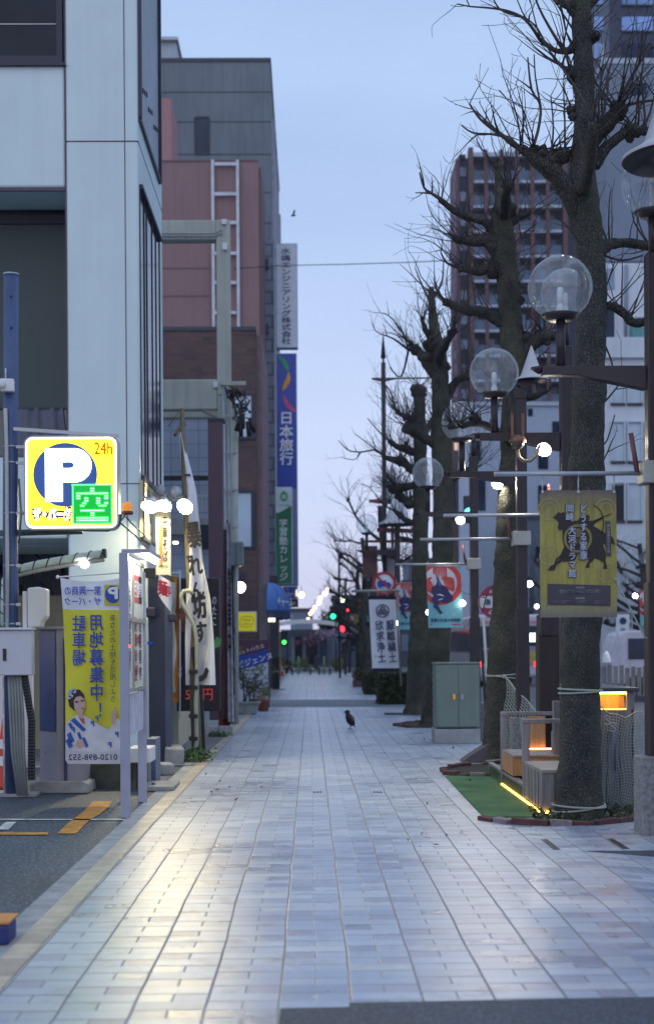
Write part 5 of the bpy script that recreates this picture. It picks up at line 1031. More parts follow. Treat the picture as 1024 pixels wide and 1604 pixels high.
# concrete lumps near door
for k, (x, y, sx, sz, lab) in enumerate(((258, 1212, 0.20, 0.14, 'tilted broken concrete lump at the foot of the dark door'), (272, 1196, 0.24, 0.24, 'grey concrete block beside the pole foot and hose'))):
    p = G(x, y); o = MB().ob((p.x, p.y, sz / 2 - 0.01), (sx, 0.4, sz), (0.1 * k, 0.05, 0.2)); tag(o.build('concrete_block', concrete, bevel=0.02, origin=(p.x, p.y, 0)), lab, 'block', 'concrete blocks by the shop door')
p = G(242, 1240); o = MB().box(p.x - 0.16, p.x + 0.2, p.y + 0.02, p.y + 0.75, 0.0, 0.05); tag(o.build('concrete_slab', concrete, bevel=0.01, origin=(p.x, p.y, 0)), 'flat pale concrete slab bridging lot and gravel beside the paving', 'slab')
p = G(240, 1236); tag(MB().sph((p.x, p.y, 0.035), 0.03, 10, bump=0.3).build('drain_stopper', black, origin=p), 'small black ball-shaped cap on the kerb by the slab', 'cap')
# blue orange barrier end at frame edge
p = G(-6, 1482); r = thing('parking_block', 'blue block with orange top at the near edge of the parking lot', 'barrier', (p.x, p.y, 0))
MB().box(p.x - 0.25, p.x + 0.06, p.y, p.y + 0.22, 0, 0.105).build('base', mat('worn blue plastic', (0.025, 0.035, 0.16), 0.6, var=0.3), r, bevel=0.015); MB().box(p.x - 0.25, p.x + 0.065, p.y - 0.0, p.y + 0.24, 0.106, 0.122).build('top', mat('orange plastic', (0.55, 0.22, 0.05), 0.5), r, bevel=0.006)
# ================================================================ POLLARDED STREET TREES
BARK1 = bark('scaly grey bark', (0.046, 0.047, 0.050), (0.10, 0.10, 0.098), (0.075, 0.084, 0.05), 0.45, 52)
BARK2 = bark('mossy grey bark', (0.052, 0.052, 0.048), (0.112, 0.110, 0.092), (0.072, 0.078, 0.036), 0.45, 44)
BARKD = bark('dark limb bark', (0.032, 0.031, 0.034), (0.082, 0.080, 0.078), (0.05, 0.055, 0.035), 0.3, 40)
TWIG = mat('dark twig bark', (0.050, 0.042, 0.046), 0.8, var=0.3, sc=6)
def smooth(L, W, per=4):
    """Catmull-Rom through the joints, so trunks and limbs bend instead of kinking"""
    n = len(L); o = []; r = []
    for i in range(n - 1):
        p0, p1, p2, p3 = L[max(i - 1, 0)], L[i], L[i + 1], L[min(i + 2, n - 1)]
        for k in range(per):
            t = k / per
            o.append(0.5 * ((2 * p1) + (p2 - p0) * t + (2 * p0 - 5 * p1 + 4 * p2 - p3) * t * t + (3 * p1 - p0 - 3 * p2 + p3) * t ** 3)); r.append(W[i] + (W[i + 1] - W[i]) * t)
    o.append(L[-1]); r.append(W[-1]); return o, r
def grow(mb, p, d, L, r, rng, depth=1, up=0.25, n=4):
    k = max(3, int(L / 0.12)); pts = [p.copy()]; rs = [r]; q = p.copy(); d = d.normalized()
    for i in range(k):
        d = (d + Vector((rng.gauss(0, 0.16), rng.gauss(0, 0.16), rng.gauss(0, 0.12) + up * 0.18))).normalized(); q = q + d * (L / k); pts.append(q.copy()); rs.append(max(0.0022, r * (1 - 0.75 * (i + 1) / k)))
        if depth > 0 and i > 0 and rng.random() < 0.42:
            s = d.cross(Vector((rng.gauss(0, 1), rng.gauss(0, 1), rng.gauss(0, 1)))).normalized(); grow(mb, q, d * 0.75 + s * 0.7, L * rng.uniform(0.25, 0.5), rs[-1] * 0.75, rng, depth - 1, up, n)
    mb.tube(pts, rs, n)
def knob(mb, c, r, rng, n=12):
    mb.sph(c, r, n, bump=0.35, seed=rng.random() * 50, sc=(1, 1, 0.85))
    for _ in range(4):
        v = Vector((rng.gauss(0, 1), rng.gauss(0, 1), rng.gauss(0, 0.7))).normalized(); mb.sph(c + v * r * 0.8, r * rng.uniform(0.35, 0.6), 8, bump=0.3, seed=rng.random() * 50)
def tree(name, label, d, trunk, limbs, knobs, twigs, seed, mt, group='bare street trees along the footway', free=()):
    """trunk and limbs: (px, py, width px, depth offset m); twigs grow from the knobs and limb ends"""
    rng = random.Random(seed); k = d / FP
    def q(t): return P(t[0], t[1], d + (t[3] if len(t) > 3 else 0))
    base = q(trunk[0]); base.z = 0
    r = thing(name, label, 'tree', base, group)
    L = [q(t) for t in trunk]; L[0].z = -0.02; W = [t[2] * k / 2 for t in trunk]; L, W = smooth(L, W, 12)
    MB().tube(L, W, 36, bump=0.13, seed=seed).build('trunk', mt, r)
    tw = MB()
    for lb in limbs:
        LL = [q(t) for t in lb]; WW = [t[2] * k / 2 for t in lb]; LL, WW = smooth(LL, WW, 7); WW = [w_ * (1 + 0.22 * max(0, noise.noise(Vector((i * 0.55, seed, lb[0][0]))))) for i, w_ in enumerate(WW)]; m = MB().tube(LL, WW, 16, bump=0.36, seed=seed + lb[0][0])
        if lb[-1][2] >= 9: knob(m, LL[-1], WW[-1] * 1.35, rng)
        m.build('limb', BARKD, r)
        e = LL[-1]; dr = (LL[-1] - LL[-5]).normalized(); cnt = 3 if lb[-1][2] < 9 else 9
        for _ in range(int(cnt * twigs)):
            grow(tw, e + Vector((rng.gauss(0, 1), rng.gauss(0, 1), rng.gauss(0, .5))) * WW[-1] * 0.7, dr * 0.7 + Vector((rng.gauss(0, 0.5), rng.gauss(0, 0.6), rng.uniform(0.2, 1.2))), rng.uniform(0.35, 1.15), rng.uniform(0.006, 0.012), rng)
        for i in range(2, len(LL) - 1):
            if rng.random() < 0.32 * twigs:
                grow(tw, LL[i] + Vector((0, 0, WW[i] * 0.6)), Vector((rng.gauss(0, 0.4), rng.gauss(0, 0.5), 1)) + dr * 0.3, rng.uniform(0.25, 0.9), rng.uniform(0.005, 0.010), rng)
    if knobs:
        for t in knobs:
            kb = MB(); c = q(t); knob(kb, c, t[2] * k / 2 * 1.25, rng)
            for _ in range(int(7 * twigs)): grow(tw, c + Vector((0, 0, t[2] * k / 3)), Vector((rng.gauss(0, 0.6), rng.gauss(0, 0.6), rng.uniform(0.15, 1.0))), rng.uniform(0.2, 1.0), rng.uniform(0.005, 0.010), rng)
            kb.build('burl', BARKD, r)
    for f in free:
        LL = [q(t) for t in f]; WW = [max(0.004, t[2] * k / 2) for t in f]; LL, WW = smooth(LL, WW, 3); tw.tube(LL, WW, 5)
        for i in range(3, len(LL)):
            if rng.random() < 0.35:
                dr = (LL[i] - LL[i - 1]).normalized(); s = dr.cross(Vector((rng.gauss(0, 1), rng.gauss(0, 1), rng.gauss(0, 1)))).normalized(); grow(tw, LL[i], dr * 0.6 + s + Vector((0, 0, 0.35)), rng.uniform(0.15, 0.5), WW[i] * 0.75, rng)
    tw.build('crown', TWIG, r); return r
tree('plane_tree', 'thick scaly barked bare tree behind the yellow poster, a rope round its trunk', 12.36,
     [(905, 1284, 84), (905, 1258, 74), (907, 1200, 68), (908, 1120, 63), (909, 1040, 60), (911, 960, 60), (915, 850, 58), (918, 740, 55), (921, 640, 52), (924, 540, 49), (926, 450, 46), (922, 380, 44), (917, 320, 42), (913, 280, 40), (913, 230, 36), (915, 180, 32), (914, 120, 33), (911, 60, 30), (909, 10, 32), (908, -60, 30), (905, -160, 24), (903, -240, 18)],
     [[(920, 372, 30), (902, 325, 34), (884, 292, 30), (862, 266, 26), (840, 250, 20), (818, 234, 12)],
      [(908, 250, 26), (930, 218, 28), (950, 193, 24), (966, 176, 20)], [(930, 262, 18), (945, 236, 18), (962, 220, 17), (984, 205, 15), (1015, 207, 10)],
      [(932, 398, 26), (950, 384, 22, .1), (980, 380, 17, .2), (1016, 386, 12, .3)], [(936, 480, 16), (958, 480, 15), (978, 492, 14), (992, 506, 13), (1022, 500, 12)],
      [(905, 70, 20), (893, 78, 12), (872, 80, 8), (858, 72, 7), (845, 62, 6)], [(902, 122, 14), (893, 116, 9), (880, 104, 5)],
      [(912, 300, 20), (918, 280, 18, -.5), (925, 240, 15, -1.0), (930, 200, 13, -1.4)], [(915, 170, 18), (905, 140, 16, .6), (890, 110, 13, 1.1)], [(912, 20, 18), (925, 6, 13), (945, -18, 10)], [(909, 0, 18), (890, 8, 14), (876, 0, 10)]],
     [(862, 252, 24), (880, 244, 22), (848, 243, 20), (835, 238, 16), (925, 58, 20), (900, 12, 22), (900, 118, 18), (930, 415, 26), (894, 172, 12), (968, 172, 22), (990, 205, 22), (935, 215, 15), (920, 690, 10), (898, 182, 14)], 0.7, 4, BARK1,
     free=[[(845, 62, 6), (832, 42, 5), (816, 26, 4.5), (790, 16, 4), (762, 12, 3), (735, 10, 2.5), (716, 6, 2)], [(893, 118, 6), (868, 92, 4), (850, 60, 3), (838, 40, 2.5), (818, 25, 2)], [(820, 236, 8), (790, 214, 6), (765, 198, 4.5), (748, 182, 4), (735, 162, 2.5)], [(790, 214, 5), (768, 210, 3.5), (740, 208, 3), (722, 196, 2)],
           [(830, 240, 6), (842, 205, 5), (846, 165, 4.5), (832, 140, 4), (826, 90, 2.5)], [(846, 165, 4), (838, 120, 2.5), (836, 85, 2)], [(862, 245, 4), (866, 200, 3), (862, 150, 2)], [(884, 240, 4), (884, 190, 3), (882, 140, 2)], [(966, 172, 7), (978, 140, 6), (1000, 100, 5), (1020, 70, 4)], [(966, 172, 5), (940, 140, 4), (925, 120, 3)], [(970, 168, 6), (1000, 160, 5), (1040, 155, 4)], [(990, 205, 5), (1012, 190, 4), (1024, 150, 3)], [(880, 76, 6), (850, 25, 4), (835, -10, 3)],
           [(906, 60, 4), (880, 20, 3), (862, -10, 2.5)], [(938, 525, 4), (955, 560, 3), (964, 600, 2)], [(935, 640, 4), (955, 620, 3), (978, 590, 2)], [(938, 700, 3), (950, 690, 2.5), (962, 650, 2)], [(944, 400, 4), (975, 408, 4), (1006, 400, 3)], [(940, 470, 3), (952, 440, 2.5), (962, 410, 2)], [(918, 760, 3), (945, 720, 2.5), (958, 690, 2)]])
tree('plane_tree', 'mossy bare tree with a net roped round it, left of the yellow poster', 18.7,
     [(782, 1197, 72), (785, 1170, 62), (787, 1100, 55), (791, 1000, 50), (796, 900, 46), (799, 800, 42), (803, 700, 40), (804, 600, 38), (799, 500, 36), (793, 420, 36), (787, 360, 34), (785, 320, 24), (783, 280, 17), (782, 257, 12)],
     [[(790, 392, 22), (766, 352, 16), (746, 342, 14), (725, 337, 12), (704, 325, 9), (688, 312, 7)], [(785, 378, 24), (765, 377, 20), (742, 377, 18), (719, 376, 11)], [(793, 420, 22), (770, 420, 17), (748, 425, 14), (722, 420, 9)], [(800, 515, 22), (778, 502, 18), (755, 488, 17), (730, 485, 15), (700, 474, 10)],
      [(812, 560, 22), (830, 540, 20), (846, 529, 18), (862, 526, 14)], [(795, 352, 16), (812, 340, 12), (830, 333, 8)], [(806, 622, 18), (832, 622, 11), (856, 612, 7)], [(790, 335, 18, -.3), (792, 310, 14, -.9), (796, 290, 12, -1.3)], [(795, 470, 20, .3), (800, 450, 16, .9), (806, 430, 12, 1.3)], [(806, 696, 13), (778, 676, 12, -.6), (750, 663, 10, -1), (722, 668, 8, -1.2)]],
     [(782, 262, 14), (790, 330, 30), (775, 385, 24), (775, 425, 22), (762, 372, 16), (806, 470, 20), (850, 528, 22), (822, 530, 16), (742, 656, 13, -1.1), (722, 664, 10, -1.2), (706, 668, 9, -1.2), (808, 645, 16)], 1.15, 9, BARK2,
     free=[[(690, 312, 7), (676, 303, 5), (664, 294, 4), (657, 270, 2.5)], [(676, 303, 4), (662, 302, 2.5), (650, 302, 1.5)], [(722, 420, 6), (700, 412, 4), (690, 395, 2.5)], [(700, 474, 6), (686, 460, 4), (680, 440, 2.5)], [(800, 640, 3), (775, 600, 2.5), (742, 560, 2), (735, 500, 1.5)], [(795, 400, 4), (815, 370, 3), (840, 350, 2)], [(805, 580, 3), (830, 570, 2.5), (860, 545, 2)], [(776, 420, 5), (800, 440, 4), (835, 452, 3), (880, 448, 2)], [(800, 900, 2), (816, 930, 2), (826, 890, 1.5)], [(790, 910, 3), (765, 925, 2), (755, 960, 1.5)]])
tree('plane_tree', 'bare tree rising behind the green cabinet', 27.6,
     [(679, 1140, 50), (681, 1110, 42), (685, 1040, 38), (690, 960, 36), (694, 860, 35), (694, 780, 33), (691, 700, 31), (690, 630, 29), (688, 570, 26), (682, 530, 20), (677, 490, 13), (675, 450, 9)],
     [[(690, 600, 18), (670, 572, 16), (655, 552, 14), (640, 545, 8)], [(690, 640, 16), (712, 600, 13), (730, 590, 10)], [(690, 700, 18), (668, 688, 16), (652, 676, 15), (640, 668, 13)], [(692, 770, 14), (715, 745, 12), (738, 735, 9)], [(688, 560, 14, -.3), (700, 535, 12, -1), (708, 520, 10, -1.4)], [(684, 545, 12), (668, 520, 9), (660, 500, 6)]],
     [(676, 540, 22), (690, 575, 22), (668, 560, 20), (650, 548, 14), (645, 672, 20), (681, 665, 12), (678, 500, 12)], 2.3, 21, BARK2,
     free=[[(677, 470, 5), (692, 440, 3), (694, 410, 2)], [(676, 480, 4), (660, 445, 3), (650, 420, 1.6)], [(655, 552, 5), (636, 530, 3.5), (615, 500, 2), (600, 490, 1.5)], [(640, 548, 5), (615, 530, 3), (590, 520, 1.6), (582, 505, 1.2)], [(700, 535, 4), (712, 500, 3), (716, 460, 1.6)], [(640, 545, 4), (628, 590, 3), (610, 575, 1.6)]])
tree('plane_tree', 'bare flat-topped tree between the green cabinet and the box hedge', 32.6,
     [(653, 1121, 46), (654, 1095, 38), (655, 1030, 33), (657, 960, 29), (658, 880, 26), (658, 800, 24), (658, 720, 21), (657, 660, 19), (656, 612, 18)],
     [[(657, 665, 12), (640, 655, 11), (628, 650, 7), (618, 640, 5)], [(658, 712, 14), (640, 706, 12), (622, 700, 9), (608, 690, 6)], [(658, 745, 14), (638, 730, 13), (620, 722, 11), (602, 716, 7)], [(658, 760, 12), (640, 762, 14), (620, 765, 11)], [(658, 795, 12), (640, 786, 12), (626, 778, 10)], [(656, 820, 10), (636, 815, 9), (618, 800, 7)], [(658, 690, 12, .4), (670, 670, 10, 1), (680, 650, 8, 1.4)], [(656, 850, 10), (640, 846, 8), (625, 842, 5)]],
     [(656, 614, 20), (646, 668, 16), (636, 702, 13), (630, 722, 14), (616, 765, 15), (628, 780, 12), (640, 790, 13)], 2.6, 33, BARK2,
     free=[[(605, 716, 4), (588, 705, 3), (565, 708, 2.5), (545, 705, 2), (530, 690, 1.2)], [(588, 705, 2), (570, 690, 1.6), (556, 680, 1.2)], [(608, 690, 3), (590, 672, 2), (575, 655, 1.4)], [(618, 640, 3), (610, 610, 2), (596, 600, 1.2)], [(618, 800, 3), (600, 790, 2), (580, 765, 1.2), (568, 758, 1)], [(565, 708, 2), (555, 720, 1.4), (534, 716, 1)]])
# smaller trees down the street, each grown by rule
def wild_tree(name, label, X, d, h, r0, seed, group, mt, nl=9, spread=1.4, lean=0.0):
    rng = random.Random(seed); r = thing(name, label, 'tree', (X, d, 0), group); L = []; W = []
    for i in range(8): t = i / 7; L.append(Vector((X + lean * t + rng.gauss(0, 0.05) * h / 6, d + rng.gauss(0, 0.05), h * t * 0.8 - 0.02 * (i == 0)))); W.append(r0 * (1 - 0.65 * t) * (1.25 if i == 0 else 1))
    L, W = smooth(L, W, 3); MB().tube(L, W, 12, bump=0.15, seed=seed).build('trunk', mt, r); lm = MB(); tw = MB()
    for k in range(nl):
        i = int(len(L) * (0.38 + 0.6 * k / nl)); i = min(i, len(L) - 2); a = rng.uniform(0, 6.28) if k % 3 else math.pi * rng.uniform(0.8, 1.2); q = L[i].copy(); dr = Vector((math.cos(a), math.sin(a) * 0.8, rng.uniform(0.05, 0.6))); PL = [q.copy()]
        for s in range(4): dr = (dr + Vector((rng.gauss(0, .25), rng.gauss(0, .25), rng.gauss(0.08, .2)))).normalized(); q = q + dr * spread * rng.uniform(0.15, 0.32); PL.append(q.copy())
        rr = W[i] * 0.55; lm.tube(PL, [rr, rr * 0.9, rr * 0.8, rr * 0.7, rr * 0.6], 7, bump=0.25, seed=k); lm.sph(q, rr * 1.25, 8, bump=0.4, seed=k)
        for p_ in PL[2:]:
            for _ in range(5): grow(tw, p_, dr * 0.5 + Vector((rng.gauss(0, .6), rng.gauss(0, .5), rng.uniform(0.1, 1))), rng.uniform(0.4, 1.3) * h / 7, 0.014 * h / 8, rng, 1, n=3)
    lm.build('limb', BARKD, r); tw.build('crown', TWIG, r); return r
wild_tree('plane_tree', 'small bare tree behind the white calligraphy banner', 2.35, 42, 7.2, 0.2, 5, 'bare street trees along the footway', BARK1, lean=-0.2, spread=1.7)
wild_tree('plane_tree', 'bare tree crown above the white calligraphy banner, behind the small globe lamp', 2.1, 52, 7.0, 0.2, 6, 'bare street trees along the footway', BARK1, lean=-0.1, spread=1.3)
wild_tree('plane_tree', 'dark bare tree just behind the tall spear-topped post', 2.3, 64, 6.8, 0.22, 7, 'bare street trees along the footway', BARK1, lean=-0.1, spread=1.3)
wild_tree('plane_tree', 'distant bare tree nearest the end of the footway', 2.7, 80, 6.8, 0.22, 8, 'bare street trees along the footway', BARK1, lean=-0.1, spread=1.4)
for i, (X, d, h, lab) in enumerate(((14.2, 61, 7.5, 'knobbly bare tree across the road seen right of the yellow poster'), (13.6, 74, 7.5, 'bare tree across the road left of the yellow poster'), (14.4, 52, 6.6, 'bare tree across the road by the picket fence'))):
    wild_tree('pollard_tree', lab, X, d, h, 0.26, 40 + i, 'bare trees across the road', BARK1, nl=12, spread=3.0)
# ropes, tree pits and nets
rope = mat('pale grey green rope', (0.30, 0.34, 0.31), 0.8, var=0.1)
def ring(c, r, z, n=28, tilt=0.0, th=0.009, wob=0.0, mb=None):
    mb = mb or MB(); L = [Vector((c[0] + r * math.cos(a), c[1] + r * math.sin(a), z + tilt * math.cos(a) + wob * math.sin(3 * a))) for a in [2 * math.pi * k / n for k in range(n + 1)]]; return mb.tube(L, th, 6)
p = P(908, 1084, 12.36); b = ring(p, 0.185, p.z, tilt=0.01); ring(p, 0.187, p.z + 0.022, tilt=-0.008, mb=b); o = b.build('rope', rope, origin=p); tag(o, 'double rope loop tied round the scaly trunk below the yellow poster', 'rope')
p = P(906, 1265, 12.36); b = ring(p, 0.225, p.z, tilt=0.03); ring(p, 0.23, p.z + 0.02, tilt=-0.01, mb=b); tag(b.build('rope', rope, origin=p), 'loose rope loop lying round the foot of the scaly trunk', 'rope')
p = P(789, 1057, 18.7); b = ring(p, 0.245, p.z, tilt=0.02); ring(p, 0.248, p.z - 0.03, tilt=-0.03, mb=b); b.sph(p + Vector((-0.03, -0.25, -0.02)), 0.03, 8); tag(b.build('rope', rope, origin=p), 'knotted rope loop holding the net round the mossy trunk', 'rope')
p = P(783, 1187, 18.7); b = ring(p, 0.29, p.z, tilt=0.03); tag(b.build('rope', rope, origin=p), 'low rope loop near the foot of the mossy trunk', 'rope')
def net(name, label, c00, c10, c01, c11, nu, nv, sag, th=0.004, parent=None, seed=1):
    rng = random.Random(seed)
    def f(u, v):
        p = c00.lerp(c10, u).lerp(c01.lerp(c11, u), v); return p + Vector((0.02 * math.sin(v * 9 + u * 3), sag * math.sin(u * math.pi) * 0.4 + 0.02 * math.sin(u * 11 + v * 5), -sag * math.sin(u * math.pi) * (1 - v) + 0.012 * math.sin(u * 17 + v * 4)))
    b = MB()
    for i in range(nu + 1): b.tube([f(i / nu, j / nv) for j in range(nv + 1)], th, 3)
    for j in range(nv + 1): b.tube([f(i / nu, j / nv) for i in range(nu + 1)], th if j else th * 2, 3)
    return tag(b.build(name, rope, origin=c01), label, 'net', 'rope nets')
net('rope_net', 'net hung from the mossy trunk down to the wooden rail', P(792, 1062, 18.3), P(858, 1128, 16.9), P(789, 1180, 18.2), P(856, 1215, 16.9), 16, 22, 0.05, 0.0055)
brickm = mat('dark red edging brick', (0.085, 0.036, 0.036), 0.8, var=0.3, sc=6, bump=0.4); palebr = mat('worn pale edging brick', (0.20, 0.16, 0.17), 0.8, var=0.3, sc=6)
def pit(label, pts, seed, c):
    rng = random.Random(seed); r = thing('tree_pit', label, 'tree pit', c, 'brick edged tree pits')
    PT = [Vector((*G(x, y).xy, 0)) for x, y in pts]
    MB().add([q + Vector((0, 0, 0.012)) for q in PT], [tuple(range(len(PT)))]).build('soil', soil_m, r)
    for a, e in zip(PT, PT[1:] + ([] if seed == 1 else PT[:1])):
        L = (e - a).length; k = max(1, int(round(L / 0.22))); t = (e - a) / L
        if L < 0.03: continue
        ang = math.atan2(t.y, t.x)
        for i in range(k):
            c2 = a + t * (L * (i + 0.5) / k); MB().ob(c2 + Vector((0, 0, 0.016 + rng.uniform(-0.012, 0.010))), (L / k * 0.95, 0.085, 0.055), (rng.uniform(-.08, .08), rng.uniform(-.08, .08), ang + rng.uniform(-.06, .06))).build('edging', palebr if rng.random() < 0.14 else brickm, r, bevel=0.006)
soil_m = mat('damp pit soil', (0.035, 0.034, 0.024), 0.95, var=0.35, sc=12, bump=0.8, bsc=40)
pit('brick edging round the scaly trunk, in front of the wooden deck', ((752, 1284), (800, 1291), (860, 1293), (930, 1292), (998, 1285)), 1, G(880, 1280))
pit('brick ring round the mossy trunk beside the green turf', ((693, 1207), (700, 1214), (735, 1217), (785, 1217), (850, 1213), (840, 1200), (790, 1196), (715, 1202)), 2, G(770, 1206))
pit('brick edging at the tree behind the green cabinet', ((618, 1137), (640, 1140), (690, 1140), (700, 1133), (650, 1132)), 3, G(655, 1136))
b = MB(); rng = random.Random(2)
for _ in range(260):
    p = G(rng.uniform(830, 995), rng.uniform(1268, 1287)); leafball(b, Vector((p.x, p.y, 0.03)), 0.05, 0.03, 3, 0.05, rng)
o = b.build('ground_weeds', leafy('dull moss weed', (0.03, 0.045, 0.02), (0.07, 0.08, 0.035)), kind='stuff'); o['label'] = 'patchy low weeds and moss in the brick tree pit'; o['category'] = 'weeds'

# ================================================================ LAMP POSTS
GLASS = clear_glass(); bulbm = mat('frosted bulb', (0.70, 0.74, 0.76), 0.4, var=0.03)
def lamp_post(base, label, globe_top=True):
    B = Vector(base); r = thing('lamp_post', label, 'street lamp', B, 'globe lamp posts')
    b = MB(); b.box(B.x - 0.065, B.x + 0.065, B.y - 0.065, B.y + 0.065, 0.6, 4.62); b.build('post', brown_metal, r, bevel=0.012)
    MB().box(B.x - 0.08, B.x + 0.08, B.y - 0.08, B.y + 0.08, 0.6, 2.0).build('post_sleeve', brown_metal, r, bevel=0.012)
    MB().box(B.x - 0.155, B.x + 0.155, B.y - 0.155, B.y + 0.155, -0.02, 0.62).build('plinth', mat('speckled granite', (0.20, 0.20, 0.21), 0.75, var=0.3, sc=30, bump=0.3), r, bevel=0.015)
    b = MB(); za = 3.72
    b.add([(B.x - 0.90, B.y - 0.05, za), (B.x - 0.90, B.y + 0.05, za), (B.x - 0.076, B.y - 0.05, za), (B.x - 0.076, B.y + 0.05, za), (B.x - 0.90, B.y - 0.05, za - 0.07), (B.x - 0.90, B.y + 0.05, za - 0.07), (B.x - 0.62, B.y - 0.05, za - 0.075), (B.x - 0.62, B.y + 0.05, za - 0.075), (B.x - 0.076, B.y - 0.05, za - 0.19), (B.x - 0.076, B.y + 0.05, za - 0.19)],
          [(0, 2, 3, 1), (0, 1, 5, 4), (4, 5, 7, 6), (6, 7, 9, 8), (0, 4, 6, 8, 2), (1, 3, 9, 7, 5), (2, 8, 9, 3)]); b.build('arm', brown_metal, r, bevel=0.006)
    MB().lathe([(0, 0), (0.06, 0), (0.065, -0.02), (0.0, -0.06)], (B.x - 0.92, B.y, za), 4).build('arm_tip', brown_metal, r)
    for nm, cx_, cz_, zs in (('arm', B.x - 0.745, 4.35, za), ('top', B.x, 5.17, 4.62))[:2 if globe_top else 1]:
        R = 0.255; c = Vector((cx_, B.y, cz_))
        go = MB().lathe([(R * math.sin(a), -R * math.cos(a)) for a in [math.radians(28) + (math.pi - math.radians(28)) * k / 22 for k in range(23)]], c, 40).build('globe', GLASS, r)
        MB().lathe([(0, -0.03), (0.10, -0.03), (0.155, 0.012), (0.13, 0.02), (0, 0.02)], c + Vector((0, 0, -R * 0.90)), 28).build('globe_dish', brown_metal, go)
        MB().tube([c + Vector((0, 0, -R * 0.9)), Vector((cx_, B.y, zs))], 0.038, 12).build('stem', brown_metal, go)
        MB().lathe([(0.032, 0), (0.032, 0.06), (0.022, 0.07), (0.022, 0.085), (0.026, 0.09), (0.026, 0.19), (0.018, 0.21), (0, 0.216)], c + Vector((0, 0, -R * 0.82)), 14).build('bulb', bulbm, go)
    b = MB(); zb_ = 2.87; b.tube([(B.x - 0.07, B.y, zb_), (B.x - 1.28, B.y, zb_)], 0.018, 8); b.build('banner_arm', steel, r)
    b = MB(); b.box(B.x - 0.12, B.x + 0.10, B.y - 0.11, B.y + 0.10, zb_ - 0.09, zb_ + 0.09); b.build('clamp', mat('grey beige clamp', (0.35, 0.36, 0.34), 0.4, 0.4), r, bevel=0.01)
    b = MB(); b.tube([(B.x - 0.14, B.y, zb_), (B.x - 0.19, B.y, zb_ + 0.32)], 0.02, 6); b.build('hook', mat('maroon hook', (0.16, 0.06, 0.07), 0.5), r)
    return r
XL = 2.70
lp0 = lamp_post((XL + 0.05, 11.3, 0), 'globe lamp post carrying the yellow poster, nearest of the lamp posts')
for d, lab in ((14.75, 'globe lamp post standing between the yellow poster and the mossy tree'), (23.1, 'globe lamp post carrying the red and aqua banner')):
    copy_thing(lp0, (XL - 0.03, d, 0), lab)
lamp_post((XL - 0.03, 17.9, 0), 'globe lamp post hidden by the mossy trunk, only its globe and arm showing', False)
lp1 = copy_thing(lp0, (2.5, 40.6, 0), 'small globe lamp post above the white calligraphy banner', sc=1.17, skip=('banner_arm', 'hook'))
for d, x, lab in ((54, 2.9, 'distant globe lamp post beyond the box hedge'), (58, 13.7, 'globe lamp post across the road right of the poster'), (64, 14.9, 'globe lamp post across the road nearest the frame edge')):
    copy_thing(lp0, (x, d, 0), lab, skip=('banner_arm', 'hook', 'clamp'))
# camera dome and spot lights on posts
def spot(px, py, d, label, stem=True):
    c = P(px, py, d); r = thing('spotlight', label, 'spotlight', c, 'small spotlights on the lamp posts'); dr = Vector((-0.35, -0.8, -0.5)).normalized(); R = dr.to_track_quat('Z', 'Y').to_matrix()
    MB().lathe([(0, -0.10), (0.045, -0.09), (0.075, 0.01), (0.078, 0.02)], c, 16, R=R).build('shell', frame_dark, r)
    MB().lathe([(0.055, 0.008), (0.035, 0.02), (0, 0.024)], c, 16, R=R).build('lens', glow('violet white lens', (1.0, 0.90, 0.74), 650), r)
    b = MB(); b.tube([c - dr * 0.08, c + Vector((0.14, 0.05, 0.03))], 0.012, 6); b.build('stem', brown_metal, r)
spot(852, 703, 14.7, 'violet white spotlight above the yellow poster, on a curved copper pipe'); spot(779, 757, 18.6, 'violet white spotlight crossing the edge of the mossy trunk'); spot(721, 814, 23.0, 'violet white spotlight over the red and aqua banner'); spot(829, 914, 30.0, 'magenta spotlight left of the yellow poster'); spot(994, 933, 40, 'warm white spotlight across the road, right of the poster')
c = P(810, 692, 14.6); r = thing('dome_camera', 'copper dome camera hanging by two straps and a hooked pipe under a lamp arm', 'camera', c)
cop = mat('aged copper', (0.20, 0.10, 0.07), 0.4, 0.6, var=0.2, sc=9)
MB().lathe([(0, 0.07), (0.05, 0.065), (0.085, 0.03), (0.09, 0.0), (0.085, -0.01)], c, 20).build('hood', cop, r); MB().sph(c + Vector((0, 0, -0.01)), 0.072, 16).build('dome', mat('smoked dome', (0.05, 0.05, 0.04), 0.08, spec=0.7), r)
b = MB()
for o_ in (-0.055, 0.055): b.box(c.x + o_ - 0.014, c.x + o_ + 0.014, c.y - 0.02, c.y + 0.02, c.z + 0.05, c.z + 0.29)
b.build('strap', cop, r)
MB().tube([P(x, y, 14.6) for x, y in ((810, 705), (812, 716), (820, 722), (830, 722), (838, 715), (843, 703), (846, 698))], 0.018, 8).build('hook_pipe', mat('brass pipe', (0.30, 0.24, 0.16), 0.3, 0.6), r)
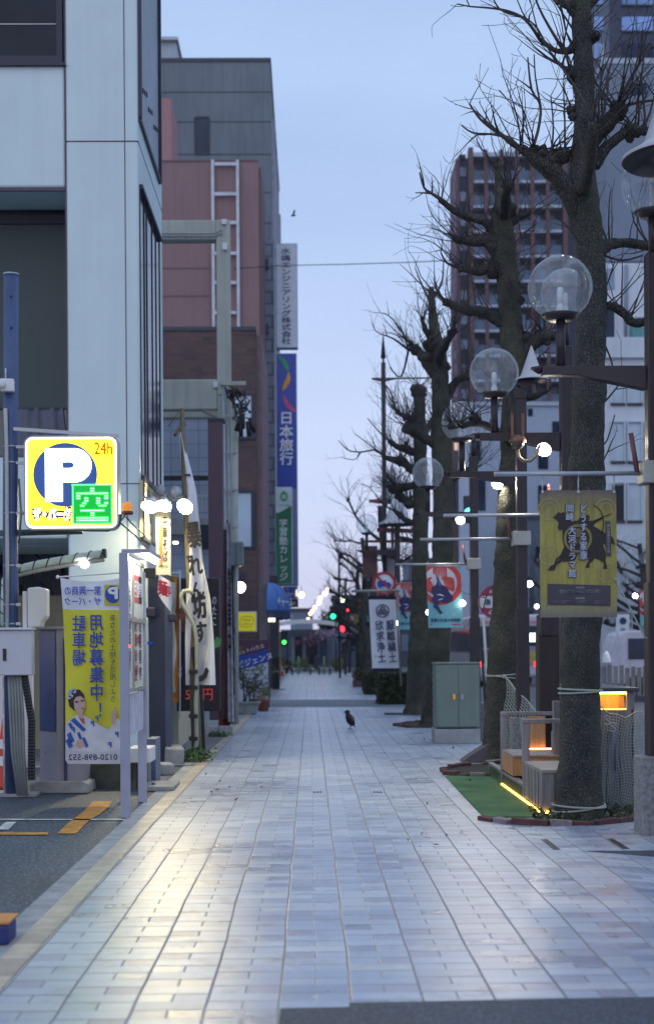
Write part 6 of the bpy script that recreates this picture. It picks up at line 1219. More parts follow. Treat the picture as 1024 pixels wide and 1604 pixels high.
# cone shade lamps
def cone_lamp(c, R, label, post=None):
    c = Vector(c); r = thing('cone_lamp', label, 'street lamp', c, 'cone shade lamps')
    MB().lathe([(0.02 * R, 2.0 * R), (0.05 * R, 1.95 * R), (0.62 * R, 0.30 * R), (0.80 * R, 0.17 * R), (1.0 * R, 0.06 * R), (1.0 * R, 0.0)], c, 40).build('shade', mat('pale lilac shade enamel', (0.42, 0.43, 0.48), 0.35, var=0.05), r)
    MB().lathe([(1.0 * R, 0.0), (0.97 * R, -0.03 * R), (0.6 * R, 0.08 * R), (0.35 * R, 0.05 * R), (0.3 * R, -0.02 * R), (0, 0.0)], c, 40).build('underside', brown_metal, r)
    if post:
        b = MB()
        for a, e in zip(post, post[1:]): b.beam(a, e, 0.13)
        b.build('post', brown_metal, r, bevel=0.01)
cone_lamp(P(1061, 250, 10.9), 0.425, 'big pale cone shade lamp cut by the frame edge over a clear globe', [P(1061, 246, 10.9), Vector((P(1061, 250, 10.9).x, 10.9, 0))])
c = P(622, 822, 40.3); cone_lamp(c, 0.54, 'pale cone shade lamp behind the small globe lamp', [c, Vector((c.x, c.y, 0))])
c = P(614, 786, 60); cone_lamp(c, 0.8, 'farther pale cone shade lamp peeking behind the nearer cone', [c, Vector((c.x, c.y, 0))])
c = P(832, 596, 17.95); cone_lamp(c, 0.22, 'small pale cone shade lamp half hidden behind the mossy trunk', [c + Vector((0, 0, 0.05)), Vector((XL - 0.03, 17.95, c.z - 0.1)), Vector((XL - 0.03, 17.95, 4.63))])
# spear post and cross bars
d = 41.0; c = P(600, 560, d); r = thing('spear_post', 'tall dark post with spear finial and cross bars behind the calligraphy banner', 'post', (c.x, d, 0))
MB().tube([(c.x, d, 0), (c.x, d, P(600, 568, d).z)], 0.068, 12).build('shaft', brown_metal, r)
z1_, z2_ = P(600, 561, d).z, P(600, 519, d).z; MB().lathe([(0, z1_), (0.075, z1_), (0.012, z2_ - 0.1), (0, z2_)], (c.x, d, 0), 14).tube([(c.x, d, P(600, 568, d).z), (c.x, d, z1_)], 0.03, 8).build('spear_finial', brown_metal, r)
b = MB(); b.beam(P(582, 593, d), P(682, 592, d), 0.04); b.beam(P(582, 593, d), P(600, 597, d), 0.05); b.beam(P(618, 593, d), P(600, 597, d), 0.05); b.build('cross_bar', brown_metal, r)
b = MB(); b.beam(P(578, 785, d), P(606, 784, d), 0.09); b.beam(P(566, 848, d), P(690, 848, d), 0.07); b.beam(P(590, 830, d), P(650, 832, d), 0.12); b.build('sign_arm', mat('red brown steel', (0.16, 0.05, 0.06), 0.5), r)
MB().bp(568, 855, 591, 905, d - 0.1, 0.08).build('brown_panel', mat('brown sign back', (0.12, 0.06, 0.055), 0.6), r); MB().bp(600, 858, 622, 905, d + 0.2, 0.06).build('grey_panel', mat('grey sign back', (0.32, 0.33, 0.36), 0.5, 0.4), r)
# overhead wire
tag(MB().tube([P(300, 425, 62), P(440, 416, 58), P(540, 414, 56), P(640, 411, 54), P(760, 405, 52), P(860, 396, 50)], 0.018, 5).build('overhead_wire', black, origin=P(440, 416, 58)), 'single thin overhead wire strung across the street', 'wire')
# ================================================================ BANNERS ON THE LAMP POSTS
kd = 11.3 / FP; dpz = 11.3 - 0.03
r = thing('hanging_poster', 'large yellow vinyl poster with a black horse archer hung on the nearest post', 'poster', P(905, 968, dpz))
N = NT('yellow vinyl print'); co = N.n('ShaderNodeTexCoord').outputs['Object']; mpn = N.n('ShaderNodeMapping', {'Vector': co}); mpn.inputs['Rotation'].default_value = (0, 0.7, 0); mpn.inputs['Scale'].default_value = (30, 30, 4)
f = N.noise(mpn.outputs[0], 1.0, 4); col = N.ramp(f, [(0.3, (0.20, 0.18, 0.03)), (0.7, (0.34, 0.30, 0.06))]); sz = N.n('ShaderNodeSeparateXYZ', {'Vector': co}).outputs[2]
edge = N.ramp(N.m('DIVIDE', sz, 1.02), [(0.0, (0.10, 0.09, 0.10)), (0.13, (0.2, 0.19, 0.16)), (0.2, (0, 0, 0)), (0.82, (0, 0, 0)), (0.95, (0.10, 0.08, 0.10)), (1.0, (0.08, 0.05, 0.08))]); msk = N.ramp(N.m('DIVIDE', sz, 1.02), [(0.0, (0.9,) * 3), (0.2, (0,) * 3), (0.8, (0,) * 3), (1.0, (0.9,) * 3)])
col = N.mix(msk, col, edge); N.l(col, N.b.inputs['Base Color']); N.b.inputs['Roughness'].default_value = 0.38
b_ = N.n('ShaderNodeBump', {'Height': N.noise(co, 3.0, 4), 'Strength': 0.35, 'Distance': 0.05}); N.l(b_.outputs[0], N.b.inputs['Normal']); vin = N.mat
def pw(v):   # the vinyl's slack
    u_ = (v.x - P(845, 868, dpz).x) / 0.61; w_ = (v.z - P(905, 968, dpz).z) / 1.0; return Vector((v.x, v.y - 0.010 * math.sin(u_ * math.pi) * (0.4 + 0.6 * w_) + 0.002 * math.sin(u_ * 9 + w_ * 4), v.z))
qx0, qx1, qz0, qz1 = rect(845, 768, 965, 967, dpz); ch = 0.045
def pg(u, v):
    x = qx0 + u * (qx1 - qx0); z = qz0 + v * (qz1 - qz0)
    if v > 0.999: 
        if u < 0.001: return Vector((x + ch * 0.4, dpz, z - ch * 0.4))
        if u > 0.999: return Vector((x - ch * 0.4, dpz, z - ch * 0.4))
    return Vector((x, dpz, z))
MB().grid(pg, 24, 36).warp(pw).build('vinyl', vin, r)
def T(x, y): return (820 + x / 5.02, 750 + y / 5.02)   # traced from an enlargement of the print
def pz(pts, dy): return [Vector((P(*T(x, y), dpz).x, dpz - dy, P(*T(x, y), dpz).z)) for x, y in pts]
blk = mat('dark brown print', (0.018, 0.014, 0.012), 0.45)
b = MB(); 
def shp(pts, dy=0.006): b.add(pz(pts, dy), [tuple(range(len(pts)))])
shp([(222, 308), (248, 285), (268, 262), (285, 272), (310, 262), (330, 285), (345, 320), (380, 345), (400, 400), (330, 420), (300, 400), (275, 408), (262, 385), (270, 345), (246, 318)])           # horse head and neck
shp([(300, 390), (400, 330), (480, 330), (560, 380), (640, 430), (650, 470), (620, 520), (600, 560), (560, 600), (470, 590), (380, 590), (320, 560), (300, 480)])                                  # body
shp([(310, 540), (390, 570), (360, 640), (300, 650), (255, 680), (238, 722), (184, 722), (210, 685), (232, 675), (250, 630), (285, 600)])                                                         # front leg
shp([(330, 600), (420, 590), (400, 640), (350, 650), (300, 655)]); shp([(560, 560), (620, 520), (640, 580), (640, 650), (655, 705), (622, 712), (625, 660), (590, 640), (540, 620)])               # hind legs
shp([(500, 570), (560, 590), (545, 640), (510, 672), (515, 698), (484, 702), (490, 670), (510, 640), (490, 600)]); shp([(600, 440), (660, 430), (700, 470), (715, 525), (690, 505), (670, 540), (640, 535), (620, 490)])  # tail
shp([(420, 330), (440, 300), (480, 320), (500, 280), (512, 300), (500, 330), (540, 330), (620, 295), (622, 312), (560, 350), (540, 370), (552, 400), (520, 430), (430, 420)])                      # archer
shp([(470, 330), (485, 290), (500, 282), (515, 300), (508, 325)])
b.warp(pw); bw = b
L = pz([(540, 210), (575, 230), (600, 262), (615, 300), (620, 350), (615, 400), (608, 432)], 0.02); L = [pw(q) for q in L]; bw.tube(L, 0.0035, 4); bw.tube([pw(q) for q in pz([(560, 330), (620, 300), (685, 275)], 0.02)], 0.003, 4); bw.build('horse_archer_print', blk, r)
b = MB(); c = P(*T(420, 470), dpz); b.disc(c + Vector((0, -0.010, 0)), 0.113, FRONT, n=32, r2=0.093); b.warp(pw).build('round_emblem', mat('ochre print ring', (0.20, 0.17, 0.05), 0.5), r)
b = MB()
for i in range(3):
    a = math.pi / 2 + i * 2.094; b.disc(c + Vector((0.045 * math.cos(a), -0.011, 0.045 * math.sin(a))), 0.036, FRONT, n=14)
b.warp(pw).build('leaf_emblem', mat('dull ochre print', (0.13, 0.115, 0.05), 0.5), r)
b = MB()
for x, y, rr in ((195, 240, 88), (640, 240, 85), (200, 600, 80), (655, 740, 75)):
    c = P(*T(x, y), dpz) + Vector((0, -0.005, 0)); R_ = rr / 5.02 * kd
    for f_ in (1.0, 0.62, 0.3): b.disc(c, R_ * f_, FRONT, n=28, r2=R_ * f_ * 0.90)
    for j in range(12): a = j * math.pi / 6; b.add([c + Vector((R_ * 0.3 * math.cos(a), 0, R_ * 0.3 * math.sin(a))), c + Vector((R_ * 0.62 * math.cos(a - .06), 0, R_ * 0.62 * math.sin(a - .06))), c + Vector((R_ * 0.62 * math.cos(a + .06), 0, R_ * 0.62 * math.sin(a + .06)))], [(0, 1, 2)])
b.warp(pw).build('wheel_crest', mat('pale khaki print', (0.30, 0.27, 0.12), 0.45), r)
def ptx(mb, t, x, y, h, w, dy, bold=0.02): q = P(*T(x, y), dpz); mb.text(vt(t), Vector((q.x, dpz - dy, q.z)), FRONT, h=h / 5.02 * kd, w=w / 5.02 * kd, bold=bold)
b = MB(); ptx(b, 'どうする家康', 463, 420, 440, 66, 0.012, 0.07); ptx(b, '岡崎', 356, 270, 130, 68, 0.012, 0.07); ptx(b, '大河ドラマ館', 374, 575, 405, 66, 0.012, 0.07); b.warp(pw).build('letter_outline', mat('navy print', (0.04, 0.045, 0.11), 0.5), r)
b = MB(); ptx(b, 'どうする家康', 463, 420, 432, 56, 0.018); ptx(b, '岡崎', 356, 270, 124, 60, 0.018); ptx(b, '大河ドラマ館', 374, 575, 400, 58, 0.018); b.warp(pw).build('title_lettering', mat('pale blue print', (0.42, 0.46, 0.56), 0.5), r)
b = MB(); b.add(pz([(184, 826), (678, 838), (678, 1002), (184, 992)], 0.008), [(0, 1, 2, 3)]); b.add(pz([(635, 335), (677, 335), (683, 610), (645, 610)], 0.008), [(0, 1, 2, 3)]); b.warp(pw).build('info_panel', mat('dark violet print', (0.05, 0.042, 0.06), 0.45), r)
b = MB(); ptx(b, '岡崎公園　三河武士のやかた家康館', 432, 886, 26, 350, 0.014, 0.0); ptx(b, '開催場所', 436, 856, 16, 76, 0.014, 0); ptx(b, '開催期間', 436, 940, 16, 76, 0.014, 0); ptx(b, '令和5年1月21日(土)～令和6年1月8日(月・祝)', 432, 970, 28, 450, 0.014, 0.0)
q = P(*T(660, 470), dpz); b.text('\n'.join('徳川家康ゆかりの地'), Vector((q.x, dpz - 0.014, q.z)), FRONT, h=0.23, w=0.026); b.warp(pw).build('info_lettering', mat('grey blue print', (0.30, 0.33, 0.38), 0.5), r)
b = MB()
for x in (849, 905, 961): b.tube([P(x, 742, 11.3), P(x, 770, dpz - 0.02)], 0.006, 5); b.disc(P(x, 770, dpz - 0.045), 0.012, FRONT, n=10)
b.build('tie', steel, r)
b = MB(); b.tube([pw(P(963, 908, dpz)) + Vector((0, -0.02, 0)), P(980, 940, 11.2), P(1008, 997, 11.2), P(1013, 1000, 11.19)], 0.006, 5); b.sph(pw(P(963, 908, dpz)) + Vector((0, -0.02, 0)), 0.016, 8); b.build('tie_rope', rope, r)
# red and aqua banners
aqua = mat('aqua cloth print', (0.16, 0.42, 0.50), 0.7, var=0.06); redp = mat('vermilion print', (0.50, 0.055, 0.05), 0.6, var=0.08); navp = mat('dark indigo print', (0.025, 0.025, 0.10), 0.6); palep = mat('pale lilac print', (0.52, 0.52, 0.60), 0.6)
def samurai_banner(label):
    """0.6 x 1.0 m cloth, hung in the plane facing down the street; origin at the top left corner"""
    r = thing('samurai_banner', label, 'banner', (0, 0, 0), 'red and aqua samurai banners'); W_, H_ = 0.56, 1.0
    wv = lambda v: Vector((v.x + 0.03 * (-v.z) , v.y + 0.025 * math.sin(v.x * 8 + v.z * 3) * (-v.z), v.z))
    MB().grid(lambda u, v: Vector((u * W_, 0, -v * H_)), 10, 16).warp(wv).build('cloth', aqua, r)
    cpt = lambda a, rr: (0.22 + rr * math.cos(a), -0.27 + rr * math.sin(a))
    def clip(pts): return [(min(max(x, 0.002), W_ - 0.002), min(max(z, -H_), -0.004)) for x, z in pts]
    n = 40; o_ = clip([cpt(2 * math.pi * k / n, 0.36) for k in range(n)]); i_ = clip([cpt(2 * math.pi * k / n, 0.27) for k in range(n)])
    V = lambda pts, dy: [Vector((x, -dy, z)) for x, z in pts]
    MB().add(V(o_, 0.006), [tuple(range(n))]).warp(wv).build('red_disc', redp, r); MB().add(V(i_, 0.010), [tuple(range(n))]).warp(wv).build('white_disc', palep, r)
    b = MB()
    for ang in (90, 210, 330):
        a0 = rad(ang); cx_, cz_ = 0.22 + 0.135 * math.cos(a0), -0.24 + 0.135 * math.sin(a0)
        pts = [(cx_ + 0.15 * math.cos(t) * (1 - 0.25 * math.cos(2 * t)), cz_ + 0.135 * math.sin(t)) for t in [2 * math.pi * k / 18 for k in range(18)]]; pts = clip(pts); b.add(V(pts, 0.014), [tuple(range(18))])
    b.warp(wv).build('leaf_crest', redp, r)
    b = MB()
    for ang in (90, 210, 330):
        a0 = rad(ang); cx_, cz_ = 0.22 + 0.12 * math.cos(a0), -0.24 + 0.12 * math.sin(a0)
        for t in range(-3, 4):
            a1 = a0 + math.pi + t * 0.42; p0_, p1_ = (0.22 + 0.02 * math.cos(a0), -0.24 + 0.02 * math.sin(a0)), (cx_ + 0.10 * math.cos(a0 + t * 0.5), cz_ + 0.10 * math.sin(a0 + t * 0.5)); nx_ = 0.004
            if p1_[1] < -0.01: b.add(V(clip([(p0_[0] - nx_, p0_[1]), (p0_[0] + nx_, p0_[1]), (p1_[0] + nx_, p1_[1]), (p1_[0] - nx_, p1_[1])]), 0.017), [(0, 1, 2, 3)])
    b.warp(wv).build('leaf_vein', palep, r)
    b = MB()
    for pts in ([(0.14, -0.12), (0.19, -0.2), (0.24, -0.3), (0.32, -0.34), (0.36, -0.42), (0.42, -0.5), (0.40, -0.58), (0.30, -0.60), (0.22, -0.58), (0.10, -0.60), (0.06, -0.54), (0.10, -0.48), (0.06, -0.42), (0.08, -0.34), (0.15, -0.30), (0.17, -0.24)], [(0.10, -0.58), (0.20, -0.57), (0.17, -0.64), (0.20, -0.70), (0.24, -0.76), (0.20, -0.78), (0.14, -0.70), (0.09, -0.66)]): b.add(V(pts, 0.02), [tuple(range(len(pts)))])
    b.warp(wv).build('samurai_print', navp, r)
    b = MB()
    for pts in ([(0.14, -0.46), (0.22, -0.45), (0.30, -0.50), (0.21, -0.475)], [(0.16, -0.56), (0.24, -0.54), (0.26, -0.52), (0.20, -0.53)], [(0.18, -0.22), (0.20, -0.27), (0.22, -0.33), (0.20, -0.29)]): b.add(V(pts, 0.023), [(0, 1, 2, 3)])
    b.warp(wv).build('highlight_print', palep, r)
    b = MB(); rg = random.Random(4)
    for _ in range(11):
        x, z = rg.uniform(0.05, 0.52), rg.uniform(-0.82, -0.64)
        for a0 in (0, 1.047, 2.094): b.add([Vector((x + s * 0.022 * math.cos(a0) + t * 0.004 * math.sin(a0), -0.008, z + s * 0.022 * math.sin(a0) - t * 0.004 * math.cos(a0))) for s, t in ((-1, -1), (1, -1), (1, 1), (-1, 1))], [(0, 1, 2, 3)])
    b.warp(wv).build('star_pattern', mat('light aqua print', (0.30, 0.52, 0.58), 0.7), r)
    b = MB(); b.text('家康公生誕の地岡崎', (W_ / 2, -0.008, -0.875), FRONT, h=0.06, w=0.48, bold=0.03); b.warp(wv).build('lettering', navp, r)
    b = MB(); b.add(V([(0.03, -0.935), (W_ - 0.03, -0.935), (W_ - 0.03, -0.955), (0.03, -0.955)], 0.008), [(0, 1, 2, 3)]); b.warp(wv).build('red_stripe', redp, r)
    b = MB()
    for x in (0.02, W_ - 0.02): b.tube([(x, 0, 0), (x, 0, 0.07)], 0.006, 5)
    b.tube([(0, 0, 0), (W_, 0, 0)], 0.008, 6); b.build('tie', steel, r); return r
sb0 = samurai_banner('red and aqua samurai banner left of the round bus stop sign'); sb0.location = P(667, 887, 23.05); ROOTLOC[sb0.name] = sb0.location.copy()
for (x, y, d, lab, s) in ((619, 913, 35.0, 'red and aqua samurai banner half hidden behind the flat-topped tree', 1.15), (562, 940, 58, 'faded samurai banner peeking left of the calligraphy banner, farther back', 1.0), (548, 962, 70, 'tiny samurai banner beside the small yellow one far up the street', 1.0)):
    copy_thing(sb0, P(x, y, d), lab, sc=s)
for i, (x, y, d, lab) in enumerate(((965, 963, 34, 'samurai banner across the road right of the yellow poster'), (1000, 925, 26, 'samurai banner across the road by the lamp post edge'))):
    copy_thing(sb0, P(x, y + 30 * (1 - i), d * 1.3), lab)
p = P(553, 964, 66); b = MB().box(p.x, p.x + 0.42, p.y, p.y + 0.03, p.z - 0.9, p.z); b.poly([(0.1, -0.5), (0.2, -0.3), (0.3, -0.4), (0.28, -0.6)], p + Vector((0, -0.01, 0)), FRONT, mi=1); tag(b.build('yellow_banner', [mat('dull yellow cloth', (0.32, 0.28, 0.08), 0.8), blk], origin=p), 'small yellow banner far up the street between samurai banners', 'banner')
# white calligraphy banner
dC = 33.0; r = thing('calligraphy_banner', 'white hanging banner with round crest and two columns of brush characters', 'banner', P(600, 1050, dC)); kc = dC / FP
def cb(u, v): 
    xl_ = 577 + 6 * v; xr_ = 619 + 6 * v; return P(xl_ + u * (xr_ - xl_), 932 + v * 120, dC + 0.03 * math.sin(u * 6 + v * 4) * v)
def sub(v0, v1): return lambda u, v: cb(u, v0 + v * (v1 - v0))
MB().grid(sub(0.06, 0.955), 10, 24).build('cloth', cloth_w, r); dkb = mat('navy black cloth', (0.02, 0.018, 0.04), 0.8); MB().grid(sub(0.0, 0.0595), 10, 3).build('top_band', dkb, r); MB().grid(sub(0.9555, 1.0), 10, 3).build('bottom_band', dkb, r)
c = P(599, 957, dC - 0.05); b = MB(); b.disc(c, 10.5 * kc, FRONT, n=36, r2=8.8 * kc)
for ang in (90, 210, 330):
    a0 = rad(ang); q = c + Vector((4.2 * kc * math.cos(a0), 0, 4.2 * kc * math.sin(a0))); b.disc(q, 3.9 * kc, FRONT, n=16)
b.build('crest', navy_ink, r)
b = MB()
for ang in (90, 210, 330):
    a0 = rad(ang)
    for t in (-0.5, 0, 0.5): e = c + Vector((6.5 * kc * math.cos(a0 + t * 0.8), -0.006, 6.5 * kc * math.sin(a0 + t * 0.8))); s_ = c + Vector((1.2 * kc * math.cos(a0), -0.006, 1.2 * kc * math.sin(a0))); b.beam(s_, e, 0.010, 0.004)
b.build('crest_vein', cloth_w, r)
b = MB()
for t, x, y0, y1 in (('厭離穢土', 611, 971, 1038), ('欣求浄土', 594, 971, 1038)):
    for i, chh in enumerate(t): q = P(x + i * 1.2, y0 + (i + 0.5) * (y1 - y0) / 4, dC - 0.05); b.text(chh, q, (Vector((1, 0, 0.12)).normalized(), Vector((-0.1, 0, 1)).normalized()), h=15 * kc, w=12.5 * kc, bold=0.025)
b.build('lettering', navy_ink, r); b = MB(); q = P(588, 1028, dC - 0.05); b.disc(q, 1.2 * kc, FRONT, n=8); b.build('red_seal', red_ink, r)
b = MB(); b.tube([P(550, 926, dC), P(625, 925, dC)], 0.03, 6); b.tube([P(622, 925, dC + .05), P(628, 1075, dC + .05)], 0.022, 8)
for x in (577, 591, 606, 619): b.tube([P(x, 926, dC), P(x, 934, dC)], 0.014, 5)
b.build('pole', mat('brass grey pole', (0.32, 0.31, 0.28), 0.4, 0.4), r)
# lower scale: thin slanted pole
p = G(636, 1119); tag(MB().tube([(p.x, p.y, 0), P(642, 1050, p.y), P(645, 960, p.y + .1)], 0.022, 6).build('thin_pole', mat('pale pole', (0.42, 0.43, 0.46), 0.4), origin=p), 'thin pale pole leaning in front of the box hedge', 'pole')
tag(MB().box(p.x - 0.5, p.x + 0.5, p.y - 0.18, p.y + 0.3, 0.003, 0.03).build('rubber_plate', frame_dark, origin=p), 'flat dark plate on the paving at the foot of the thin pale pole', 'plate')
# traffic signs
def round_sign(c, R, label, rim, face, group=None, post=True):
    c = Vector(c); r = thing('road_sign', label, 'road sign', (c.x, c.y, 0 if post else c.z), 'round road signs')
    MB().lathe([(0, 0.0), (R, 0.0), (R, 0.02), (0, 0.02)], c, 32, R=Matrix.Rotation(math.pi / 2, 3, 'X')).build('plate', face, r)
    MB().disc(c + Vector((0, -0.03, 0)), R, FRONT, n=36, r2=R * 0.78).build('rim', rim, r)
    if post: MB().tube([(c.x, c.y + 0.05, 0), (c.x, c.y + 0.05, c.z + R)], 0.035, 8).build('post', offwhite, r)
    return r
redsg = mat('red sign paint', (0.42, 0.03, 0.06), 0.45)
c = P(601.5, 914, 36); r = round_sign(c, 0.30, 'no trucks road sign with red rim and blue truck above the calligraphy banner', redsg, white_plastic, post=False)
b = MB(); b.poly([(-0.17, -0.08), (-0.17, 0.06), (0.04, 0.08), (0.05, 0.03), (0.12, 0.03), (0.18, -0.04), (0.18, -0.08)], c + Vector((0, -0.035, 0)), FRONT); b.disc(c + Vector((-0.1, -0.036, -0.08)), 0.035, FRONT, n=10); b.disc(c + Vector((0.11, -0.036, -0.08)), 0.035, FRONT, n=10); b.build('truck_symbol', royal_ink, r)
b = MB(); b.beam(c + Vector((-0.19, -0.04, 0.19)), c + Vector((0.19, -0.04, -0.19)), 0.004, 0.05); b.build('slash', redsg, r); MB().beam(c + Vector((0, 0.03, 0)), c + Vector((0.5, 0.4, -0.1)), 0.04).build('bracket', steel, r)
c = P(533, 998, 86); r = round_sign(c, 0.36, 'small round blue and grey road sign at the far crossing', mat('grey sign rim', (0.30, 0.30, 0.33), 0.5), mat('grey sign plate', (0.36, 0.36, 0.40), 0.5)); MB().poly([(-0.2, -0.05), (-0.2, 0.05), (0.05, 0.06), (0.2, -0.02), (0.2, -0.05)], c + Vector((0, -0.04, 0)), FRONT).build('symbol', royal_ink, r)
# bus stop sign
dS = 20.5; c = P(775, 943, dS); r = thing('bus_stop_sign', 'round red and white bus stop sign on a leaning pole behind the mossy tree', 'bus stop', (c.x, dS, 0))
R = 26.5 * dS / FP; MB().lathe([(0, 0), (R, 0), (R, 0.03), (0, 0.03)], c, 40, R=Matrix.Rotation(math.pi / 2, 3, 'X')).build('plate', white_plastic, r)
def seg(a0, a1, m, nm):
    pts = [(R * 0.96 * math.cos(a), R * 0.96 * math.sin(a)) for a in [rad(a0 + (a1 - a0) * k / 16) for k in range(17)]]; MB().poly(pts, c + Vector((0, -0.036, 0)), FRONT).build(nm, m, r)
mar = mat('maroon red sign', (0.30, 0.03, 0.08), 0.45); seg(22, 158, mar, 'top_field'); seg(202, 338, mar, 'bottom_field'); MB().disc(c + Vector((0, -0.034, 0)), R, FRONT, n=40, r2=R * 0.94).build('rim', mar, r)
b = MB(); k = dS / FP; b.text('康 生 町', c + Vector((0.02, -0.04, 0)), FRONT, h=10 * k, w=40 * k, bold=0.02); b.text('こうせいちょう', c + Vector((0, -0.04, 7.5 * k)), FRONT, h=3 * k, w=28 * k); b.build('stop_name', navy_ink, r)
b = MB(); b.text('名鉄バス', c + Vector((0.01, -0.042, 17 * k)), FRONT, h=6 * k, w=24 * k, bold=0.02); b.text('のりば', c + Vector((0.01, -0.042, -16 * k)), FRONT, h=8 * k, w=24 * k, bold=0.03); b.build('lettering', white_ink, r)
g = G(748, 1166); b = MB(); b.tube([Vector((g.x, dS, 0)), P(757, 970, dS + 0.03), P(775, 960, dS + 0.05)], 0.022, 8); b.build('pole', offwhite, r); MB().tube([Vector((g.x - 0.04, dS, 0)), P(752, 990, dS + .05)], 0.018, 6).build('back_pole', black, r)
# ================================================================ CABINET, HEDGES, DECK
dG = 22.4; a, b_, c, e = rect(682, 1040, 751, 1146, dG); zb = Z_(1143, dG)
r = thing('utility_cabinet', 'pale green two door utility cabinet on a concrete base', 'cabinet', ((a + b_) / 2, dG, 0))
grn = mat('grey green enamel', (0.165, 0.215, 0.19), 0.45, var=0.06, sc=2, streak=0.12)
MB().box(a, b_, dG, dG + 0.55, zb, e).build('body', grn, r, bevel=0.01); MB().box(a - 0.012, b_ + 0.012, dG - 0.02, dG + 0.57, e, e + 0.025).build('lid', grn, r, bevel=0.006)
m_ = (a + b_) / 2 + 0.01
for x0, x1, hm, hx in ((a + 0.015, m_ - 0.004, mat('glowing orange brass', (0.60, 0.28, 0.04), 0.35, 0.3, em=0.15, emc=(1, .5, .05)), m_ - 0.07), (m_ + 0.004, b_ - 0.015, steel, m_ + 0.055)):  # orange handle glows faintly by its own material, though it is no lamp
    do = MB().box(x0, x1, dG - 0.016, dG - 0.001, zb + 0.02, e - 0.02).build('door', grn, r, bevel=0.004); zz = Z_(1094, dG); MB().box(hx - 0.02, hx + 0.02, dG - 0.045, dG - 0.017, zz - 0.05, zz + 0.04).build('handle', hm, do, bevel=0.008)
b = MB(); b.box(a - 0.02, b_ + 0.0, dG - 0.03, dG + 0.6, 0, zb - 0.02); b.build('base', mat('pale concrete', (0.30, 0.31, 0.32), 0.85, var=0.15, sc=5), r, bevel=0.012)
b = MB()
for i in range(6): b.box(a - 0.013, a - 0.001, dG + 0.1, dG + 0.45, 0.5 + i * 0.12, 0.53 + i * 0.12)
b.build('vent', grn, r)
# sandbag-like dark wedge by the tree
p = G(745, 1195); v0 = MB(); v0.poly([(-0.17, 0), (0.35, 0), (0.35, 0.26), (0.18, 0.26), (-0.17, 0.03)], (p.x, p.y, 0), FRONT, 0.35); tag(v0.build('stone_wedge', mat('dark wedge stone', (0.09, 0.085, 0.095), 0.8, var=0.15), bevel=0.01, origin=p), 'dark wedge shaped block leaning at the foot of the mossy tree', 'block')
# hedges
hed = leafy('hedge leaf', (0.020, 0.032, 0.014), (0.055, 0.070, 0.022))
def hedge(label, x0, x1, y0, y1, h, n, seed):
    rg = random.Random(seed); r = thing('box_hedge', label, 'hedge', ((x0 + x1) / 2, y0, 0), 'clipped hedges')
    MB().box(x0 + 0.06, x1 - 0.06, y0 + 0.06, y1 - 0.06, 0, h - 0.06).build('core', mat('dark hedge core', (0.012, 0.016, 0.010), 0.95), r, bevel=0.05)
    b = MB()
    for _ in range(n):
        f_ = rg.random(); x, y, z = rg.uniform(x0, x1), rg.uniform(y0, y1), rg.uniform(0.02, h)
        if f_ < 0.5: y = y0 + abs(rg.gauss(0, 0.05))
        elif f_ < 0.8: z = h - abs(rg.gauss(0, 0.05))
        else: x = x0 + abs(rg.gauss(0, 0.05))
        leafball(b, (x, y, z + 0.02 * math.sin(x * 9)), 0.04, 0.04, 2, 0.07, rg, up=0.6)
    b.build('foliage', hed, r)
p = G(594, 1104); q = G(641, 1104); hedge('square clipped green hedge beside the thin pale pole', p.x, q.x + 0.2, p.y, p.y + 1.3, 0.83, 5200, 1)
p = G(573, 1089); q = G(598, 1089); hedge('darker clipped hedge under the calligraphy banner', p.x, q.x + 0.4, p.y + 0.5, p.y + 2.2, 0.78, 2600, 2)
p = G(562, 1076); r = thing('planter_box', 'brown planter trough with mixed plants beyond the hedges', 'planter', (p.x, p.y, 0)); MB().box(p.x - 0.25, p.x + 0.6, p.y, p.y + 0.5, 0, 0.28).build('trough', mat('brown trough', (0.12, 0.08, 0.08), 0.8), r, bevel=0.02); b = MB(); leafball(b, (p.x + 0.1, p.y + 0.2, 0.5), 0.4, 0.3, 350, 0.12, random.Random(3)); b.build('foliage', hed, r); b = MB(); leafball(b, (p.x - 0.1, p.y + 0.1, 0.45), 0.2, 0.15, 60, 0.1, random.Random(4)); b.build('flower', mat('dull red flower', (0.25, 0.06, 0.04), 0.7), r)
# turf
T4 = [G(697, 1217), G(766, 1216.5), G(856, 1281), G(757, 1281)]
N = NT('artificial turf'); g = N.n('ShaderNodeNewGeometry').outputs['Position']; f = N.noise(g, 160, 3); l2 = N.noise(g, 2.2, 5); col = N.mix(1.0, N.ramp(f, [(0.3, (0.03, 0.10, 0.05)), (0.7, (0.075, 0.21, 0.10))]), N.ramp(l2, [(0.32, (0.6, 0.7, 0.65)), (0.5, (1.0, 1.0, 0.9)), (0.68, (1.7, 1.35, 1.0))]), 'MULTIPLY'); N.l(col, N.b.inputs['Base Color']); N.b.inputs['Roughness'].default_value = 0.9; bb = N.n('ShaderNodeBump', {'Height': f, 'Strength': 0.8, 'Distance': 0.02}); N.l(bb.outputs[0], N.b.inputs['Normal']); turf = N.mat
b = MB(); b.add([(q.x, q.y, 0.012) for q in T4] + [(q.x, q.y, -0.001) for q in T4], [(0, 1, 2, 3)] + [(i, i + 4, (i + 1) % 4 + 4, (i + 1) % 4) for i in range(4)]); tag(b.build('turf_mat', turf, origin=T4[0]), 'green artificial turf mat laid before the wooden deck', 'mat')
